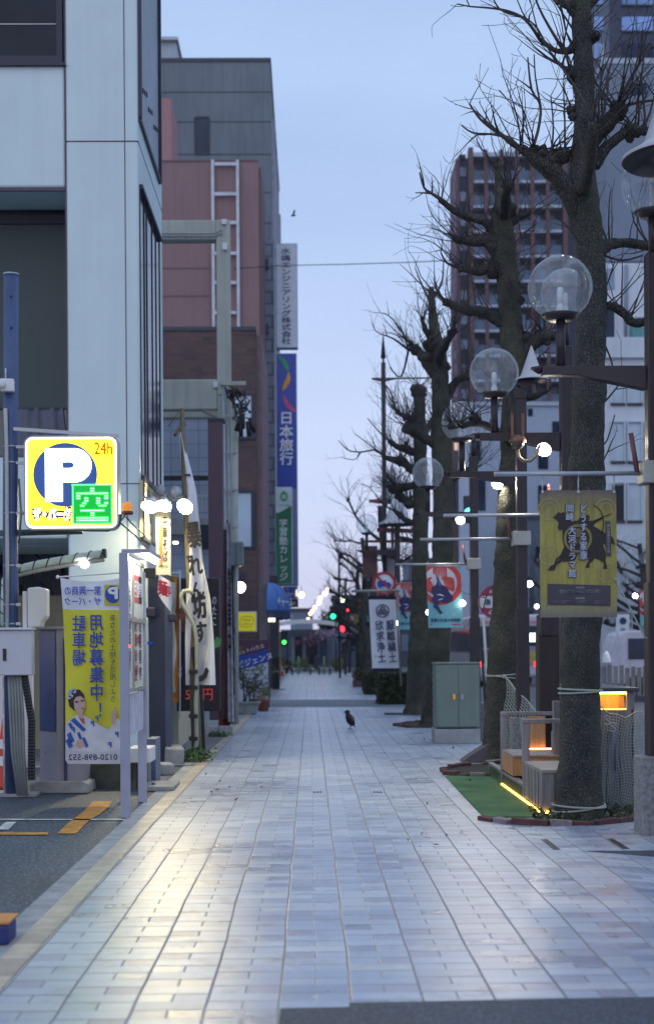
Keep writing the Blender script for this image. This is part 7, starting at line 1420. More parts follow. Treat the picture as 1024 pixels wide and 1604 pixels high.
# wooden deck parklet
wd = wood('weathered deck board', (0.24, 0.23, 0.245), axis=1); wdz = wood('weathered upright board', (0.20, 0.19, 0.205), axis=2); wdx = wood('weathered cross board', (0.27, 0.25, 0.25), axis=0); wor = wood('warm cedar board', (0.42, 0.22, 0.10), axis=2)
def dx(y): q1, q2 = G(767, 1216), G(848, 1275); return q1.x + (q2.x - q1.x) * (y - q1.y) / (q2.y - q1.y)
y0d = G(848, 1275).y
r = thing('wooden_deck', 'weathered stepped wooden deck seat with two rail frames and amber strip light', 'deck', (dx(y0d), y0d, 0))
def deckbox(nm, ya, yb, x1, z0, z1, m, gap=0.0):
    b = MB(); a1, a2 = dx(ya), dx(yb); b.add([(a1, ya, z0), (x1, ya, z0), (x1, yb, z0), (a2, yb, z0), (a1, ya, z1), (x1, ya, z1), (x1, yb, z1), (a2, yb, z1)], [(0, 3, 2, 1), (4, 5, 6, 7), (0, 1, 5, 4), (1, 2, 6, 5), (2, 3, 7, 6), (3, 0, 4, 7)]); return b.build(nm, m, r, bevel=0.006)
deckbox('near_seat', y0d, 13.75, 2.44, 0.035, 0.36, wdz); deckbox('near_seat_top', y0d - 0.01, 13.76, 2.44, 0.361, 0.395, wdx)
deckbox('step_side', 13.77, 16.7, dx(16) + 0.06, 0.03, 0.155, wdz); deckbox('step_floor', 13.77, 16.6, 2.72, 0.0, 0.135, turf)
for ya, yb, zz in ((14.6, 15.45, 0.39),):
    deckbox('middle_seat', ya, yb, 2.70, 0.172, zz - 0.03, wor); deckbox('middle_seat_top', ya - 0.01, yb, 2.71, zz - 0.029, zz, wdx)
b = MB()
for i in range(1, 6): b.box(dx(y0d) + i * 0.115, dx(y0d) + i * 0.115 + 0.006, y0d - 0.004, y0d, 0.036, 0.36)
for i in range(1, 5): yy = y0d + i * 0.19; b.box(dx(yy) - 0.004, dx(yy) + 0.002, yy, yy + 0.006, 0.036, 0.36)
b.build('board_gap', black, r)
for yy, xe in ((13.85, 2.62), (15.5, 2.72)):
    x0 = dx(yy) - 0.005; b = MB(); b.box(x0, x0 + 0.065, yy - 0.04, yy + 0.04, 0.02, 0.75); b.box(x0 + 0.0, xe, yy - 0.045, yy + 0.045, 0.752, 0.795); b.box(xe - 0.07, xe, yy - 0.04, yy + 0.04, 0.40, 0.75); b.build('rail_frame', wdz, r, bevel=0.006)
b = MB(); b.bp(826, 1122, 854, 1182, 15.40, 0.04); b.build('cedar_panel', wor, r, bevel=0.004)
MB().bp(867, 1098, 882, 1182, 14.3, 0.1).build('upright_board', wdz, r)
amb = glow('amber led strip', (1.0, 0.50, 0.06), 9)
b = MB(); b.beam((dx(y0d) - 0.012, y0d + 0.02, 0.018), (dx(15.4) - 0.012, 15.4, 0.018), 0.014); b.beam((dx(y0d) - 0.005, y0d - 0.012, 0.018), (dx(y0d) + 0.06, y0d - 0.012, 0.018), 0.02); b.build('led_strip', amb, r)
b = MB(); b.beam((2.34, 15.36, 0.399), (2.60, 15.36, 0.399), 0.008); b.beam((2.2, 14.2, 0.22), (2.68, 14.2, 0.22), 0.012); b.build('hidden_led', glow('warm amber led', (1.0, 0.48, 0.08), 14), r)
# counter with amber recess
dK = 12.95; x0, x1 = X_(932, dK, 1150), X_(990, dK, 1150)
r = thing('wooden_counter', 'dark plank counter with glowing amber recess beside the scaly trunk', 'counter', (x0, dK, 0))
zt = Z_(1112, dK, 960); zr = Z_(1086, dK, 960)
for i in range(3): MB().box(x0 + i * (x1 - x0) / 3, x0 + (i + 1) * (x1 - x0) / 3 - 0.008, dK, dK + 0.04, 0.02, zt).build('plank', wdz, r, bevel=0.004)
MB().box(x0, x1 + 0.02, dK + 0.045, dK + 1.6, 0.0, zt).build('carcass', frame_dark, r)
MB().box(x0 - 0.05, x1 + 0.06, dK - 0.03, dK + 1.6, zr + 0.012, zr + 0.05).build('counter_top', mat('dark counter top', (0.05, 0.05, 0.07), 0.35), r, bevel=0.006)
MB().box(x0, x1 - 0.04, dK + 0.16, dK + 0.2, zt, zr + 0.01).build('recess_back', wood('pale cedar', (0.50, 0.30, 0.13), axis=2), r)
b = MB(); b.box(x0, x1 - 0.05, dK + 0.02, dK + 0.04, zr - 0.005, zr + 0.008); b.build('led_strip', glow('amber recess led', (1.0, 0.46, 0.05), 45), r)
b = MB(); b.box(x0 + 0.0, x1 - 0.03, dK + 0.04, dK + 0.05, zt + 0.001, zt + 0.010); b.build('lower_led', glow('amber recess led low', (1.0, 0.5, 0.06), 6), r)
MB().box(x1 - 0.05, x1 + 0.02, dK - 0.0, dK + 0.05, zt, zr + 0.01).build('end_post', wdz, r, bevel=0.004)
net('rope_net', 'net sagging over the plank counter beside the scaly trunk', P(928, 1098, dK - 0.1), P(1006, 1112, dK - 0.12), P(935, 1275, dK - 0.06), P(996, 1278, dK - 0.1), 16, 34, 0.10, 0.0035)
for i, (x, y) in enumerate(((950, 1128), (959, 1139))):
    c = P(x, y, dK - 0.14); L = [c + Vector((0.022 * math.sin(t * 1.0) * (1 if t < 3.14 else 1), 0, 0.05 - 0.1 * t / 6.28)) for t in [6.28 * k / 20 for k in range(21)]]
    L = [c + Vector((0.02 * math.cos(a), 0, 0.022 + 0.02 * math.sin(a))) for a in [rad(-20 + 250 * k / 10) for k in range(11)]] + [c + Vector((0.02 * math.cos(a), 0, -0.022 + 0.02 * math.sin(a))) for a in [rad(70 - 230 * k / 10) for k in range(11)]]
    tag(MB().tube(L, 0.006, 6).build('s_hook', steel, origin=c), ['steel S hook hanging on the net, the upper one', 'steel S hook hanging on the net, the lower one'][i], 'hook', 'hooks on the net')
b = MB(); b.grid(lambda u, v: P(954 + u * 8 + 3 * v, 1146 + v * 78, dK - 0.16 + 0.02 * math.sin(u * 8 + v * 4)) if v < 0.8 else P(956 + u * 8 * (1 - v) * 4 + 3, 1146 + v * 78, dK - 0.16), 5, 16); tag(b.build('rag', mat('grey blue rag', (0.16, 0.18, 0.24), 0.9), origin=P(957, 1150, dK)), 'grey blue rag dangling from the S hooks', 'cloth')
# dark information pillar
dI = 15.6; r = thing('information_pillar', 'dark brown square pillar with wider head behind the scaly trunk', 'pillar', (X_(862, dI), dI, 0))
MB().bp(844, 990, 879, 1178, dI, 0.25).build('shaft', mat('dark brown panel', (0.028, 0.018, 0.020), 0.5), r, bevel=0.01); MB().bp(846, 962, 890, 996, dI - 0.02, 0.3).build('head', brown_metal, r, bevel=0.01); MB().bp(876, 1010, 878.5, 1120, dI - 0.03, 0.02).build('pale_strip', offwhite, r)
# ================================================================ CROW
p = G(548, 1142); r = thing('crow', 'black crow standing on the paving with its head turned left', 'bird', (p.x, p.y, 0)); cb_ = mat('crow black feather', (0.007, 0.007, 0.015), 0.45, var=0.3, sc=20)
S_ = 1.0
bm_pts = [(-0.045, 0, 0.315, 0.040), (-0.038, 0, 0.278, 0.046), (-0.022, 0, 0.238, 0.066), (0.0, 0, 0.19, 0.082), (0.022, 0, 0.145, 0.078), (0.048, 0, 0.105, 0.056), (0.07, 0, 0.07, 0.032)]
def Bp(x, y, z): return Vector((p.x + x, p.y + y, z))
L, W = smooth([Bp(*t[:3]) for t in bm_pts], [t[3] for t in bm_pts], 4); b = MB().tube(L, W, 16); b.sph(Bp(-0.046, 0, 0.322), 0.043, 14, sc=(1.15, 0.9, 0.95)); b.build('body', cb_, r)
MB().tube([Bp(-0.075, 0, 0.322), Bp(-0.10, 0, 0.322), Bp(-0.122, 0, 0.314)], [0.016, 0.012, 0.003], 8).build('beak', black, r)
b = MB(); b.add([Bp(0.05, -0.025, 0.11), Bp(0.05, 0.025, 0.11), Bp(0.115, 0.03, 0.035), Bp(0.115, -0.03, 0.035), Bp(0.045, 0, 0.085), Bp(0.105, 0, 0.022)], [(0, 1, 2, 3), (0, 3, 5, 4), (1, 4, 5, 2), (3, 2, 5), (0, 4, 1)]); b.build('tail', cb_, r)
for s in (-1, 1): MB().tube([Bp(-0.01, s * 0.05, 0.235), Bp(0.02, s * 0.066, 0.19), Bp(0.055, s * 0.055, 0.12), Bp(0.09, s * 0.03, 0.065)], [0.02, 0.035, 0.024, 0.004], 8).build('wing', cb_, r)
for s in (-1, 1):
    b = MB(); b.tube([Bp(0.01, s * 0.028, 0.13), Bp(0.012, s * 0.03, 0.06), Bp(0.0, s * 0.03, 0.006)], [0.016, 0.007, 0.006], 6)
    for a in (-0.5, 0, 0.5): b.tube([Bp(0.0, s * 0.03, 0.006), Bp(-0.05 * math.cos(a), s * 0.03 + 0.05 * math.sin(a), 0.004)], 0.004, 5)
    b.tube([Bp(0, s * 0.03, 0.006), Bp(0.03, s * 0.03, 0.004)], 0.004, 5); b.build('leg', black, r)
# flying bird
c = P(459, 338, 70); r = thing('flying_bird', 'tiny bird flying in the open sky above the vertical signs', 'bird', c); MB().tube([c + Vector((-0.12, 0, 0.02)), c, c + Vector((0.16, 0, 0.03))], [0.015, 0.05, 0.01], 8).build('body', cb_, r)
MB().add([c + Vector((-0.04, 0, 0.02)), c + Vector((0.06, 0, 0.02)), c + Vector((0.12, -0.35, 0.2)), c + Vector((0.02, -0.3, 0.16))], [(0, 1, 2, 3)]).build('wing', cb_, r); MB().add([c + Vector((-0.04, 0, 0.02)), c + Vector((0.06, 0, 0.02)), c + Vector((0.1, 0.35, 0.12)), c + Vector((0.0, 0.3, 0.1))], [(0, 1, 2, 3)]).build('wing', cb_, r)
# ================================================================ ACROSS THE ROAD
# apartment tower
DT_ = 170.0; r = thing('apartment_tower', 'dark apartment tower with brick red fins and white balcony slabs', 'building', (X_(800, DT_), DT_, 0))
xl, xr = X_(716, DT_, 500), X_(892, DT_, 500); zt = Z_(238, DT_, 800); sc_ = DT_ / FP
MB().box(xl + 0.4, xr + 16, DT_ + 1.2, DT_ + 8, 0, zt - 0.3).build('wall', mat('navy tower wall', (0.022, 0.028, 0.055), 0.6, var=0.15, sc=0.2), r)
mrn = mat('brick red fin', (0.105, 0.052, 0.062), 0.7, var=0.08); MB().box(xl, xl + 0.39, DT_ + 0.6, DT_ + 7.9, 0, zt - 0.6).build('corner_pier', mat('maroon pier', (0.10, 0.05, 0.08), 0.7, streak=0.1), r)
fins = [735, 759.5, 783.5, 807.5, 831.5, 855.5, 882]
for i, x in enumerate(fins): a = X_(x, DT_, 500); MB().box(a, a + (0.42 if 0 < i < 6 else 0.55), DT_ - 0.25, DT_ + 1.25, 0, zt + (0.5 if i in (0, 6) else 0.25)).build('fin', mrn, r)
slabm = mat('white balcony slab', (0.33, 0.38, 0.47), 0.6); railm = mat('pale balcony glass', (0.075, 0.11, 0.17), 0.2, var=0.35, sc=0.5, spec=0.25); winm = mat('pale tower window', (0.20, 0.26, 0.35), 0.2, var=0.3, sc=0.4, spec=0.25)
xa, xb = X_(740, DT_, 500), X_(880, DT_, 500); fh = 39.0 * sc_; zf = Z_(284, DT_, 800); k = 0; rngt = random.Random(4)
while zf > 2:
    MB().box(xa, xb, DT_ - 0.15, DT_ + 1.2, zf - 0.22, zf + 0.08).build('balcony_slab', slabm, r)
    MB().box(xa, xb, DT_ - 0.08, DT_ - 0.02, zf + 0.08, zf + 1.25).build('balcony_glass', railm, r)
    wo = MB().box(xl + 0.5, xl + 1.3, DT_ + 1.1, DT_ + 1.25, zf + 1.0, zf + 2.1).build('window', winm, r)
    if k < 14:
        for j in range(6):
            a = X_(fins[j], DT_, 500) + 0.55; w1 = rngt.uniform(0.5, 0.8); MB().box(a, a + w1, DT_ + 1.1, DT_ + 1.25, zf + 0.1, zf + 2.15).build('balcony_door', railm if rngt.random() < 0.6 else winm, r)
    zf -= fh; k += 1
MB().box(xa, xb, DT_ - 0.1, DT_ + 1.2, zt - 0.55, zt - 0.05).build('top_beam', slabm, r); MB().box(xl + 0.4, xa - 0.6, DT_ + 0.8, DT_ + 2, zt - 0.4, zt).build('parapet', mat('navy tower wall', (0.022, 0.028, 0.055)), r)
# tall grey building at the frame edge
DE = 66.0; XE = X_(948, DE, 300); r = thing('office_tower', 'tall blue grey tower at the frame edge with dark glazed upper floors', 'building', (XE, DE, 0))
blu = mat('blue grey tower panel', (0.15, 0.19, 0.26), 0.6, var=0.05, sc=0.4, streak=0.06); z0 = Z_(410, DE, 980); z1 = Z_(100, DE, 980)
MB().box(XE, XE + 26, DE, DE + 5.4, z0, z1).build('wall', blu, r, bevel=0.03); MB().box(XE + 0.3, XE + 26, DE + 0.4, DE + 5.4, z1, z1 + 12).build('upper_wall', mat('dark navy cladding', (0.035, 0.045, 0.085), 0.5), r)
MB().box(XE - 0.1, XE + 26, DE - 0.05, DE + 5.4, z1, z1 + 0.25).build('ledge', mat('pale ledge', (0.35, 0.40, 0.48), 0.6), r)
for j, (y0, y1) in enumerate(((26, 47), (68, 92), (-16, 6))):
    for x0, x1 in ((931, 944), (973, 995), (997, 1022)):
        m_ = mat('sky blue tower glass', (0.20, 0.32, 0.62), 0.1, var=0.25, sc=0.5, spec=0.7) if (j + (x0 > 940)) % 2 or x0 < 940 else glass_navy
        wo = MB().bp(x0, y0, x1, y1, DE + 0.35, 0.1).build('window', m_, r); MB().bp(x0, y1, x1, y1 + 2, DE + 0.28, 0.15).build('sill', mat('slate sill', (0.10, 0.12, 0.18), 0.5), wo)
MB().bp(940, 70, 946, 95, DE + 0.2, 0.1).build('pale_panel', mat('pale ledge', (0.35, 0.40, 0.48)), r); wo = MB().bp(985, 130, 1012, 148, DE - 0.02, 0.06).build('window', glass_navy, r)
# white low office in front of it
DW3 = 62.0; XW3 = X_(939, DW3, 600); r = thing('white_office', 'white office block with paired pale windows beside the nearest lamp post', 'building', (XW3, DW3, 0))
wht = mat('white office render', (0.52, 0.58, 0.66), 0.6, var=0.05, sc=0.5, streak=0.10); zt = Z_(412, DW3, 980)
MB().box(XW3, XW3 + 20, DW3, DW3 + 3.8, 0, zt).build('wall', wht, r, bevel=0.02); MB().box(XW3 - 0.25, XW3 + 20, DW3 - 0.25, DW3 - 0.003, Z_(562, DW3, 980), Z_(530, DW3, 980)).build('ledge', wht, r, bevel=0.02)
for x0, x1, y0, y1, m_ in ((948, 962, 476, 534, glass_navy), (958, 977, 596, 631, glass_pale), (984, 1004, 596, 631, glass_pale), (958, 977, 664, 722, glass_pale), (984, 1004, 664, 722, glass_pale), (958, 977, 760, 815, glass_dark), (984, 1004, 760, 815, glass_pale), (984, 1024, 500, 536, mat('green curtain glass', (0.10, 0.30, 0.32), 0.3, streak=0.5)), (1012, 1030, 596, 631, glass_pale), (1012, 1030, 664, 722, glass_pale)):
    wo = MB().bp(x0, y0, x1, y1, DW3 + 0.0 - 0.02, 0.05).build('window', m_, r)
    b = MB(); b.bp(x0 - 1.6, y1, x1 + 1.6, y1 + 4, DW3 - 0.10, 0.10); b.build('sill', frame_dark, wo)
    b = MB(); b.bp(x0 - 2.2, y0 - 3, x0 - 0.1, y1, DW3 - 0.14, 0.14); b.bp(x1 + 0.1, y0 - 3, x1 + 2.2, y1, DW3 - 0.14, 0.14); b.bp(x0 - 2.2, y0 - 5, x1 + 2.2, y0 - 3.05, DW3 - 0.14, 0.14); b.build('frame', wht, wo)
b = MB(); b.tube([P(980, 415, DW3 - .1), P(980, 530, DW3 - .1)], 0.08, 8); b.build('drain_pipe', mat('grey drainpipe', (0.22, 0.26, 0.34), 0.5), r)
MB().bp(947, 420, 962, 454, DW3 - 0.03, 0.05).build('grey_panel', mat('grey blue panel', (0.22, 0.27, 0.38), 0.5), r)
# far white building
DF3 = 118.0; r = thing('white_hall', 'broad pale low-rise block below the apartment tower', 'building', (13.5, DF3, 0))
MB().box(X_(733, DF3), 45, DF3, DF3 + 8, 0, Z_(636, DF3, 800)).build('wall', mat('pale blue render', (0.40, 0.46, 0.58), 0.6, var=0.05, streak=0.08), r); MB().box(X_(733, DF3) - 0.2, 45, DF3 - 0.2, DF3 + 8, Z_(636, DF3, 800), Z_(630, DF3, 800)).build('roof_edge', mat('pale slab', (0.42, 0.48, 0.54)), r)
for x0, y0, x1, y1 in ((742, 652, 752, 668), (742, 690, 752, 720), (826, 640, 834, 652), (742, 745, 760, 800), (842, 700, 858, 735), (842, 760, 858, 800), (864, 660, 878, 690)): MB().bp(x0, y0, x1, y1, DF3 - 0.03, 0.1).build('window', glass_navy, r)
# brown block with warm windows
DF4 = 128.0; r = thing('brown_block', 'brown block with two lit amber windows behind the globe lamps', 'building', (12.5, DF4, 0)); MB().box(X_(698, DF4), X_(732, DF4), DF4, DF4 + 14, 0, Z_(660, DF4, 720)).build('wall', mat('brown render', (0.16, 0.10, 0.11), 0.8), r)
for x0, y0, x1, y1 in ((724, 687, 731, 703), (711, 690, 719, 705)): MB().bp(x0, y0, x1, y1, DF4 - 0.05, 0.1).build('window', glow('amber window', (0.8, 0.5, 0.35), 0.6), r)
for x0, y0, x1, y1 in ((704, 740, 712, 800), (716, 740, 726, 800)): MB().bp(x0, y0, x1, y1, DF4 - 0.05, 0.1).build('window', glass_navy, r)
# lower shop row on the far side
rngs = random.Random(12)
def shop(label, X0, d0, d1, h, wallm, seed, bands):
    rg = random.Random(seed); r = thing('roadside_shop', label, 'shop', (X0, d0, 0), 'shop row across the road')
    MB().box(X0, X0 + 14, d0, d1 - 0.05, 0.1, h).build('wall', wallm, r); MB().box(X0 - 0.12, X0 + 14, d0 - 0.1, d1 - 0.06, h, h + 0.25).build('parapet', grey_dark, r)
    n = 0
    for (z0, z1, m_) in bands:
        for face in range(2):
            if face == 0:
                x = X0 + 0.5
                while x < X0 + 8: MB().box(x, x + 1.3, d0 - 0.03, d0 + 0.03, z0, z1).build('window', m_, r); x += 1.9
            else:
                y = d0 + 0.5
                while y < d1 - 1.6: MB().box(X0 - 0.03, X0 + 0.03, y, y + 1.5, z0, z1).build('window', m_, r); y += 2.3
    return r
shop('grey blue shop house across the road with dark upper windows', 17.2, 84, 96, 9.8, mat('grey blue render', (0.20, 0.24, 0.33), 0.7), 1, ((1.0, 2.9, glass_navy), (4.2, 5.6, glass_pale), (7.2, 8.6, glass_navy)))
shop('dark shop house across the road with pale shutters', 17.0, 97, 108, 8.0, mat('dark grey render', (0.09, 0.10, 0.14), 0.7), 2, ((0.8, 2.9, glass_pale), (4.4, 6.0, glass_navy)))
shop('slate shop house across the road beside the brown block', 16.8, 109, 117, 11.5, mat('slate render', (0.13, 0.16, 0.22), 0.7), 3, ((0.8, 2.9, glass_navy), (4.6, 6.2, glass_pale), (8.0, 9.4, glass_navy)))
shop('low beige shop across the road near the picket fence', 17.3, 67, 83, 5.2, mat('beige shop render', (0.24, 0.22, 0.22), 0.7), 4, ((0.8, 3.0, glass_navy),))
# bus
yb_ = 58.0; xb0, xb1 = X_(742, yb_, 980), X_(846, yb_, 980); r = thing('city_bus', 'pale bus with dark rear window and lit route display on the road', 'bus', ((xb0 + xb1) / 2, yb_, 0))
busw = mat('bus pearl white', (0.52, 0.50, 0.58), 0.3, var=0.05); MB().box(xb0, xb1, yb_, yb_ + 10.5, 0.35, 2.92).build('body', busw, r, bevel=0.12)
MB().box(xb0 + 0.12, xb1 - 0.12, yb_ - 0.02, yb_ + 0.03, 1.55, 2.45).build('rear_window', glass_navy, r, bevel=0.02); MB().box(xb0 - 0.02, xb0 + 0.03, yb_ + 0.3, yb_ + 10.2, 1.4, 2.35).build('side_window', glass_navy, r)
MB().box(xb0 + 0.05, xb1 - 0.05, yb_ - 0.015, yb_ + 0.03, 0.95, 1.5).build('dark_panel', mat('bus dark panel', (0.06, 0.055, 0.09), 0.35), r); MB().box(xb0 + 0.1, xb1 - 0.1, yb_ - 0.02, yb_ + 0.02, 2.52, 2.66).build('pink_stripe', mat('pink stripe', (0.50, 0.25, 0.34), 0.4), r)
MB().bp(821, 992, 839, 1005, yb_ - 0.04, 0.03).build('route_display', glow('white green display', (0.8, 1.0, 0.95), 3.2), r)
b = MB(); q0 = P(835, 1026, yb_ - .05); b.disc(q0, 0.2, FRONT, n=16, sy=0.8); b.disc(q0 + Vector((-0.05, 0, -0.22)), 0.1, FRONT, n=12); b.build('yellow_picture', mat('yellow ad print', (0.45, 0.35, 0.08), 0.5), r); MB().bp(822, 1012, 845, 1042, yb_ - 0.03, 0.02).build('ad_panel', mat('lilac ad', (0.30, 0.27, 0.36), 0.5), r)
for x in (xb0 + 0.1, xb1 - 0.28):
    MB().box(x, x + 0.18, yb_ - 0.03, yb_, 0.8, 1.0).build('tail_light', glow('red tail lamp', (1, 0.03, 0.05), 2.5), r)
    for yy in (yb_ + 2.4, yb_ + 8): MB().lathe([(0, -0.14), (0.3, -0.14), (0.48, -0.12), (0.48, 0.12), (0.3, 0.14), (0, 0.14)], (x + 0.1, yy, 0.48), 20, R=Matrix.Rotation(math.pi / 2, 3, 'Y')).build('wheel', black, r)
# parked van across the road (pink-white side seen beyond the poster)
yv = 44.0; xv = X_(955, yv, 990); r = thing('white_van', 'white van across the road cut by the nearest lamp post', 'van', (xv, yv, 0))
MB().poly([(0, 0.35), (0, 1.15), (0.25, 1.95), (0.5, 2.05), (4.0, 2.05), (4.2, 1.9), (4.2, 0.35)], (xv, yv, 0), FRONT, 1.75).build('body', mat('van white', (0.50, 0.48, 0.56), 0.3), r, bevel=0.06); MB().box(xv + 0.55, xv + 4.0, yv - 0.02, yv + 0.02, 1.15, 1.8).build('window', glass_navy, r)
for x in (xv + 0.8, xv + 3.4): MB().lathe([(0, -0.1), (0.22, -0.1), (0.33, -0.08), (0.33, 0.08), (0, 0.1)], (x, yv + 0.02, 0.33), 20, R=Matrix.Rotation(math.pi / 2, 3, 'X')).build('wheel', black, r)
# picket fence and kerb across the road
r = thing('picket_fence', 'low pale picket fence across the road right of the scaly trunk', 'fence', (13.2, 42, 0)); rg = random.Random(5)
yf = 40.0; xa = X_(878, yf, 1040); xb = X_(1060, yf, 1040); x = xa; b = MB()
while x < xb: b.box(x, x + 0.12, yf, yf + 0.03, 0.1, 0.98 + rg.uniform(-0.05, 0.05)); x += 0.165
b.build('picket', mat('grey picket', (0.22, 0.21, 0.21), 0.8, var=0.3, sc=2), r); MB().box(xa, xb, yf + 0.03, yf + 0.08, 0.4, 0.5).build('rail', frame_dark, r)
tag(MB().box(xa - 0.3, xb, yf - 0.35, yf - 0.1, -0.02, 0.16).build('kerb_stone', mat('dark kerb stone', (0.07, 0.07, 0.09), 0.8), origin=(xa, yf, 0)), 'dark raised kerb in front of the picket fence', 'kerb')
q = P(949, 1032, yf - 0.2); tag(MB().lathe([(0.14, -0.1), (0.11, 0.06), (0.03, 0.22), (0, 0.23)], q, 14).build('white_lantern', white_plastic, origin=q), 'small white pointed lantern by the picket fence', 'lantern')
q = P(923, 985, 33.5); b = MB(); 
for i in range(2):
    p_ = P(884 + 80 * i, 962, 52.0); 
    c_ = thing('white_nobori', ['white calligraphy banner across the road behind the scaly trunk', 'white banner with round crest across the road right of the scaly trunk'][i], 'banner', p_, 'white banners across the road'); MB().grid(lambda u, v: p_ + Vector((0.5 * u * (1 - .05 * v), 0.03 * math.sin(u * 6 + v * 3), -1.7 * v)), 6, 12).build('cloth', cloth_w, c_); MB().disc(p_ + Vector((0.25, -0.05, -0.25)), 0.13, FRONT, n=20).build('crest', navy_ink, c_); MB().text('欣求浄土\n'.replace('\n', '') if False else '\n'.join('欣求浄土'), p_ + Vector((0.24, -0.05, -1.0)), FRONT, h=1.0, w=0.2, bold=0.02).build('lettering', navy_ink, c_); MB().tube([p_ + Vector((0, 0, 0.05)), p_ + Vector((0.6, 0, 0.05))], 0.02, 6).tube([p_ + Vector((0.58, 0, 0.1)), Vector((p_.x + 0.58, p_.y, 0))], 0.025, 6).build('pole', steel, c_)
# ================================================================ FAR END OF THE FOOTWAY
def bulb(px, py, d, R, c, st, name, label, cat, group, hood=True):
    q = P(px, py, d); r = thing(name, label, cat, q, group); MB().sph(q, R, 12).build('bulb', glow('lit ' + name + str(c), c, st), r)
    if hood: MB().beam(q + Vector((0, 0, R)), q + Vector((0.0, 0.0, R + 0.5)), 0.05).build('bracket', black, r)
names = ['brightest', 'second', 'third', 'fourth', 'fifth', 'sixth', 'seventh', 'eighth']
for i, (x, y, d) in enumerate(((513.5, 924, 95), (509, 930, 99), (501.5, 937, 104), (499.5, 944.5, 110), (493, 951.5, 117), (489, 957.5, 124), (486, 961.5, 132), (482.5, 970, 140))):
    bulb(x, y, d, 0.17, (1.0, 0.62, 0.78) if i < 5 else (1.0, 0.60, 0.40), 3.2, 'arcade_lamp', f'pinkish arcade lamp, {names[i]} from the top of the slanting string of lamps', 'lamp', 'string of lit arcade lamps')
for x, y, d, R, lab in ((472, 932, 120, 0.22, 'small pale green street light beside the blue projecting sign'), (535.5, 939.5, 90, 0.16, 'small pale green street light against the slim post'), (840, 950, 30, 0.05, 'small warm bulb left of the yellow poster'), (724, 945, 23, 0.05, 'small warm bulb on the right edge of the samurai banner'), (671, 959, 24, 0.05, 'small warm bulb on the left edge of the samurai banner'), (622, 976, 34, 0.05, 'small warm bulb beside the calligraphy banner')):
    bulb(x, y, d, R, (0.9, 1.0, 0.7) if d > 80 else (1.0, 0.9, 0.75), 9, 'small_lamp', lab, 'lamp', 'small lit lamps', hood=d > 80)
def signal(px, py, d, c, label, R=0.15):
    q = P(px, py, d); r = thing('traffic_light', label, 'traffic light', q, 'traffic signals'); MB().box(q.x - 0.25, q.x + 0.25, q.y + 0.02, q.y + 0.2, q.z - 0.25, q.z + 0.75).build('housing', frame_dark, r, bevel=0.03); MB().disc(q, R, FRONT, n=20).build('lens', glow('signal ' + str(c), c, 4), r); MB().tube([(q.x + 0.2, q.y + 0.25, 0), (q.x + 0.2, q.y + 0.25, q.z + 0.8)], 0.06, 8).build('pole', grey_dark, r)
signal(445, 1006, 96, (0.05, 1.0, 0.08), 'green lit signal low beside the orange cone', 0.13); signal(521.5, 965.5, 100, (0.02, 1.0, 0.3), 'green lit signal above the far cherry blossoms', 0.17); signal(535, 985.5, 92, (1.0, 0.03, 0.05), 'bright red signal above the small round road sign', 0.2); signal(541, 992, 94, (1.0, 0.03, 0.05), 'smaller red signal just right of the bright red one', 0.1); signal(544, 956, 98, (1.0, 0.05, 0.05), 'small high red signal left of the calligraphy banner', 0.1); signal(427, 1013, 70, (1.0, 0.03, 0.03), 'tiny red signal light by the white signboard edge', 0.06); signal(735, 804, 60, (0.1, 1.0, 0.7), 'teal green signal glowing above the samurai banner', 0.22)
# bollards
b0 = None
for i, (x, y) in enumerate(((448, 1056), (457.5, 1057), (486, 1057), (500, 1057), (516.5, 1057), (533, 1055))):
    p = G(x, y)
    if b0 is None:
        b0 = thing('bollard', '', 'bollard', (p.x, p.y, 0), 'black bollards at the crossing'); MB().tube([(p.x, p.y, 0), (p.x, p.y, 0.42)], 0.055, 10).build('shaft', black, b0); MB().tube([(p.x, p.y, 0.421), (p.x, p.y, 0.55)], 0.085, 10).build('yellow_head', mat('yellow band', (0.50, 0.40, 0.02), 0.5), b0); o = b0
    else: o = copy_thing(b0, (p.x, p.y, 0))
    o['label'] = ['yellow headed black bollard nearest the orange cone', 'yellow headed black bollard just left of a striped post', 'yellow headed black bollard in the middle of the crossing', 'yellow headed black bollard left of the right striped post', 'yellow headed black bollard right of the striped posts', 'yellow headed black bollard under the round blue sign'][i]
for i, (x, y) in enumerate(((467.5, 1056), (507.5, 1056))):
    p = G(x, y); r = thing('striped_post', ['mint green striped post at the crossing, left of the middle bollard', 'mint and yellow striped post at the crossing, beside the right bollards'][i], 'post', (p.x, p.y, 0), 'striped posts at the crossing')
    MB().tube([(p.x, p.y, 0), (p.x, p.y, 1.15)], 0.07, 12).build('shaft', mat('mint paint', (0.10, 0.34, 0.28), 0.5), r); b = MB()
    for k in range(4): b.tube([(p.x, p.y, 0.2 + 0.24 * k), (p.x + 0.0, p.y, 0.28 + 0.24 * k)], 0.074, 12)
    b.build('stripe', mat('yellow band', (0.50, 0.40, 0.02)), r)
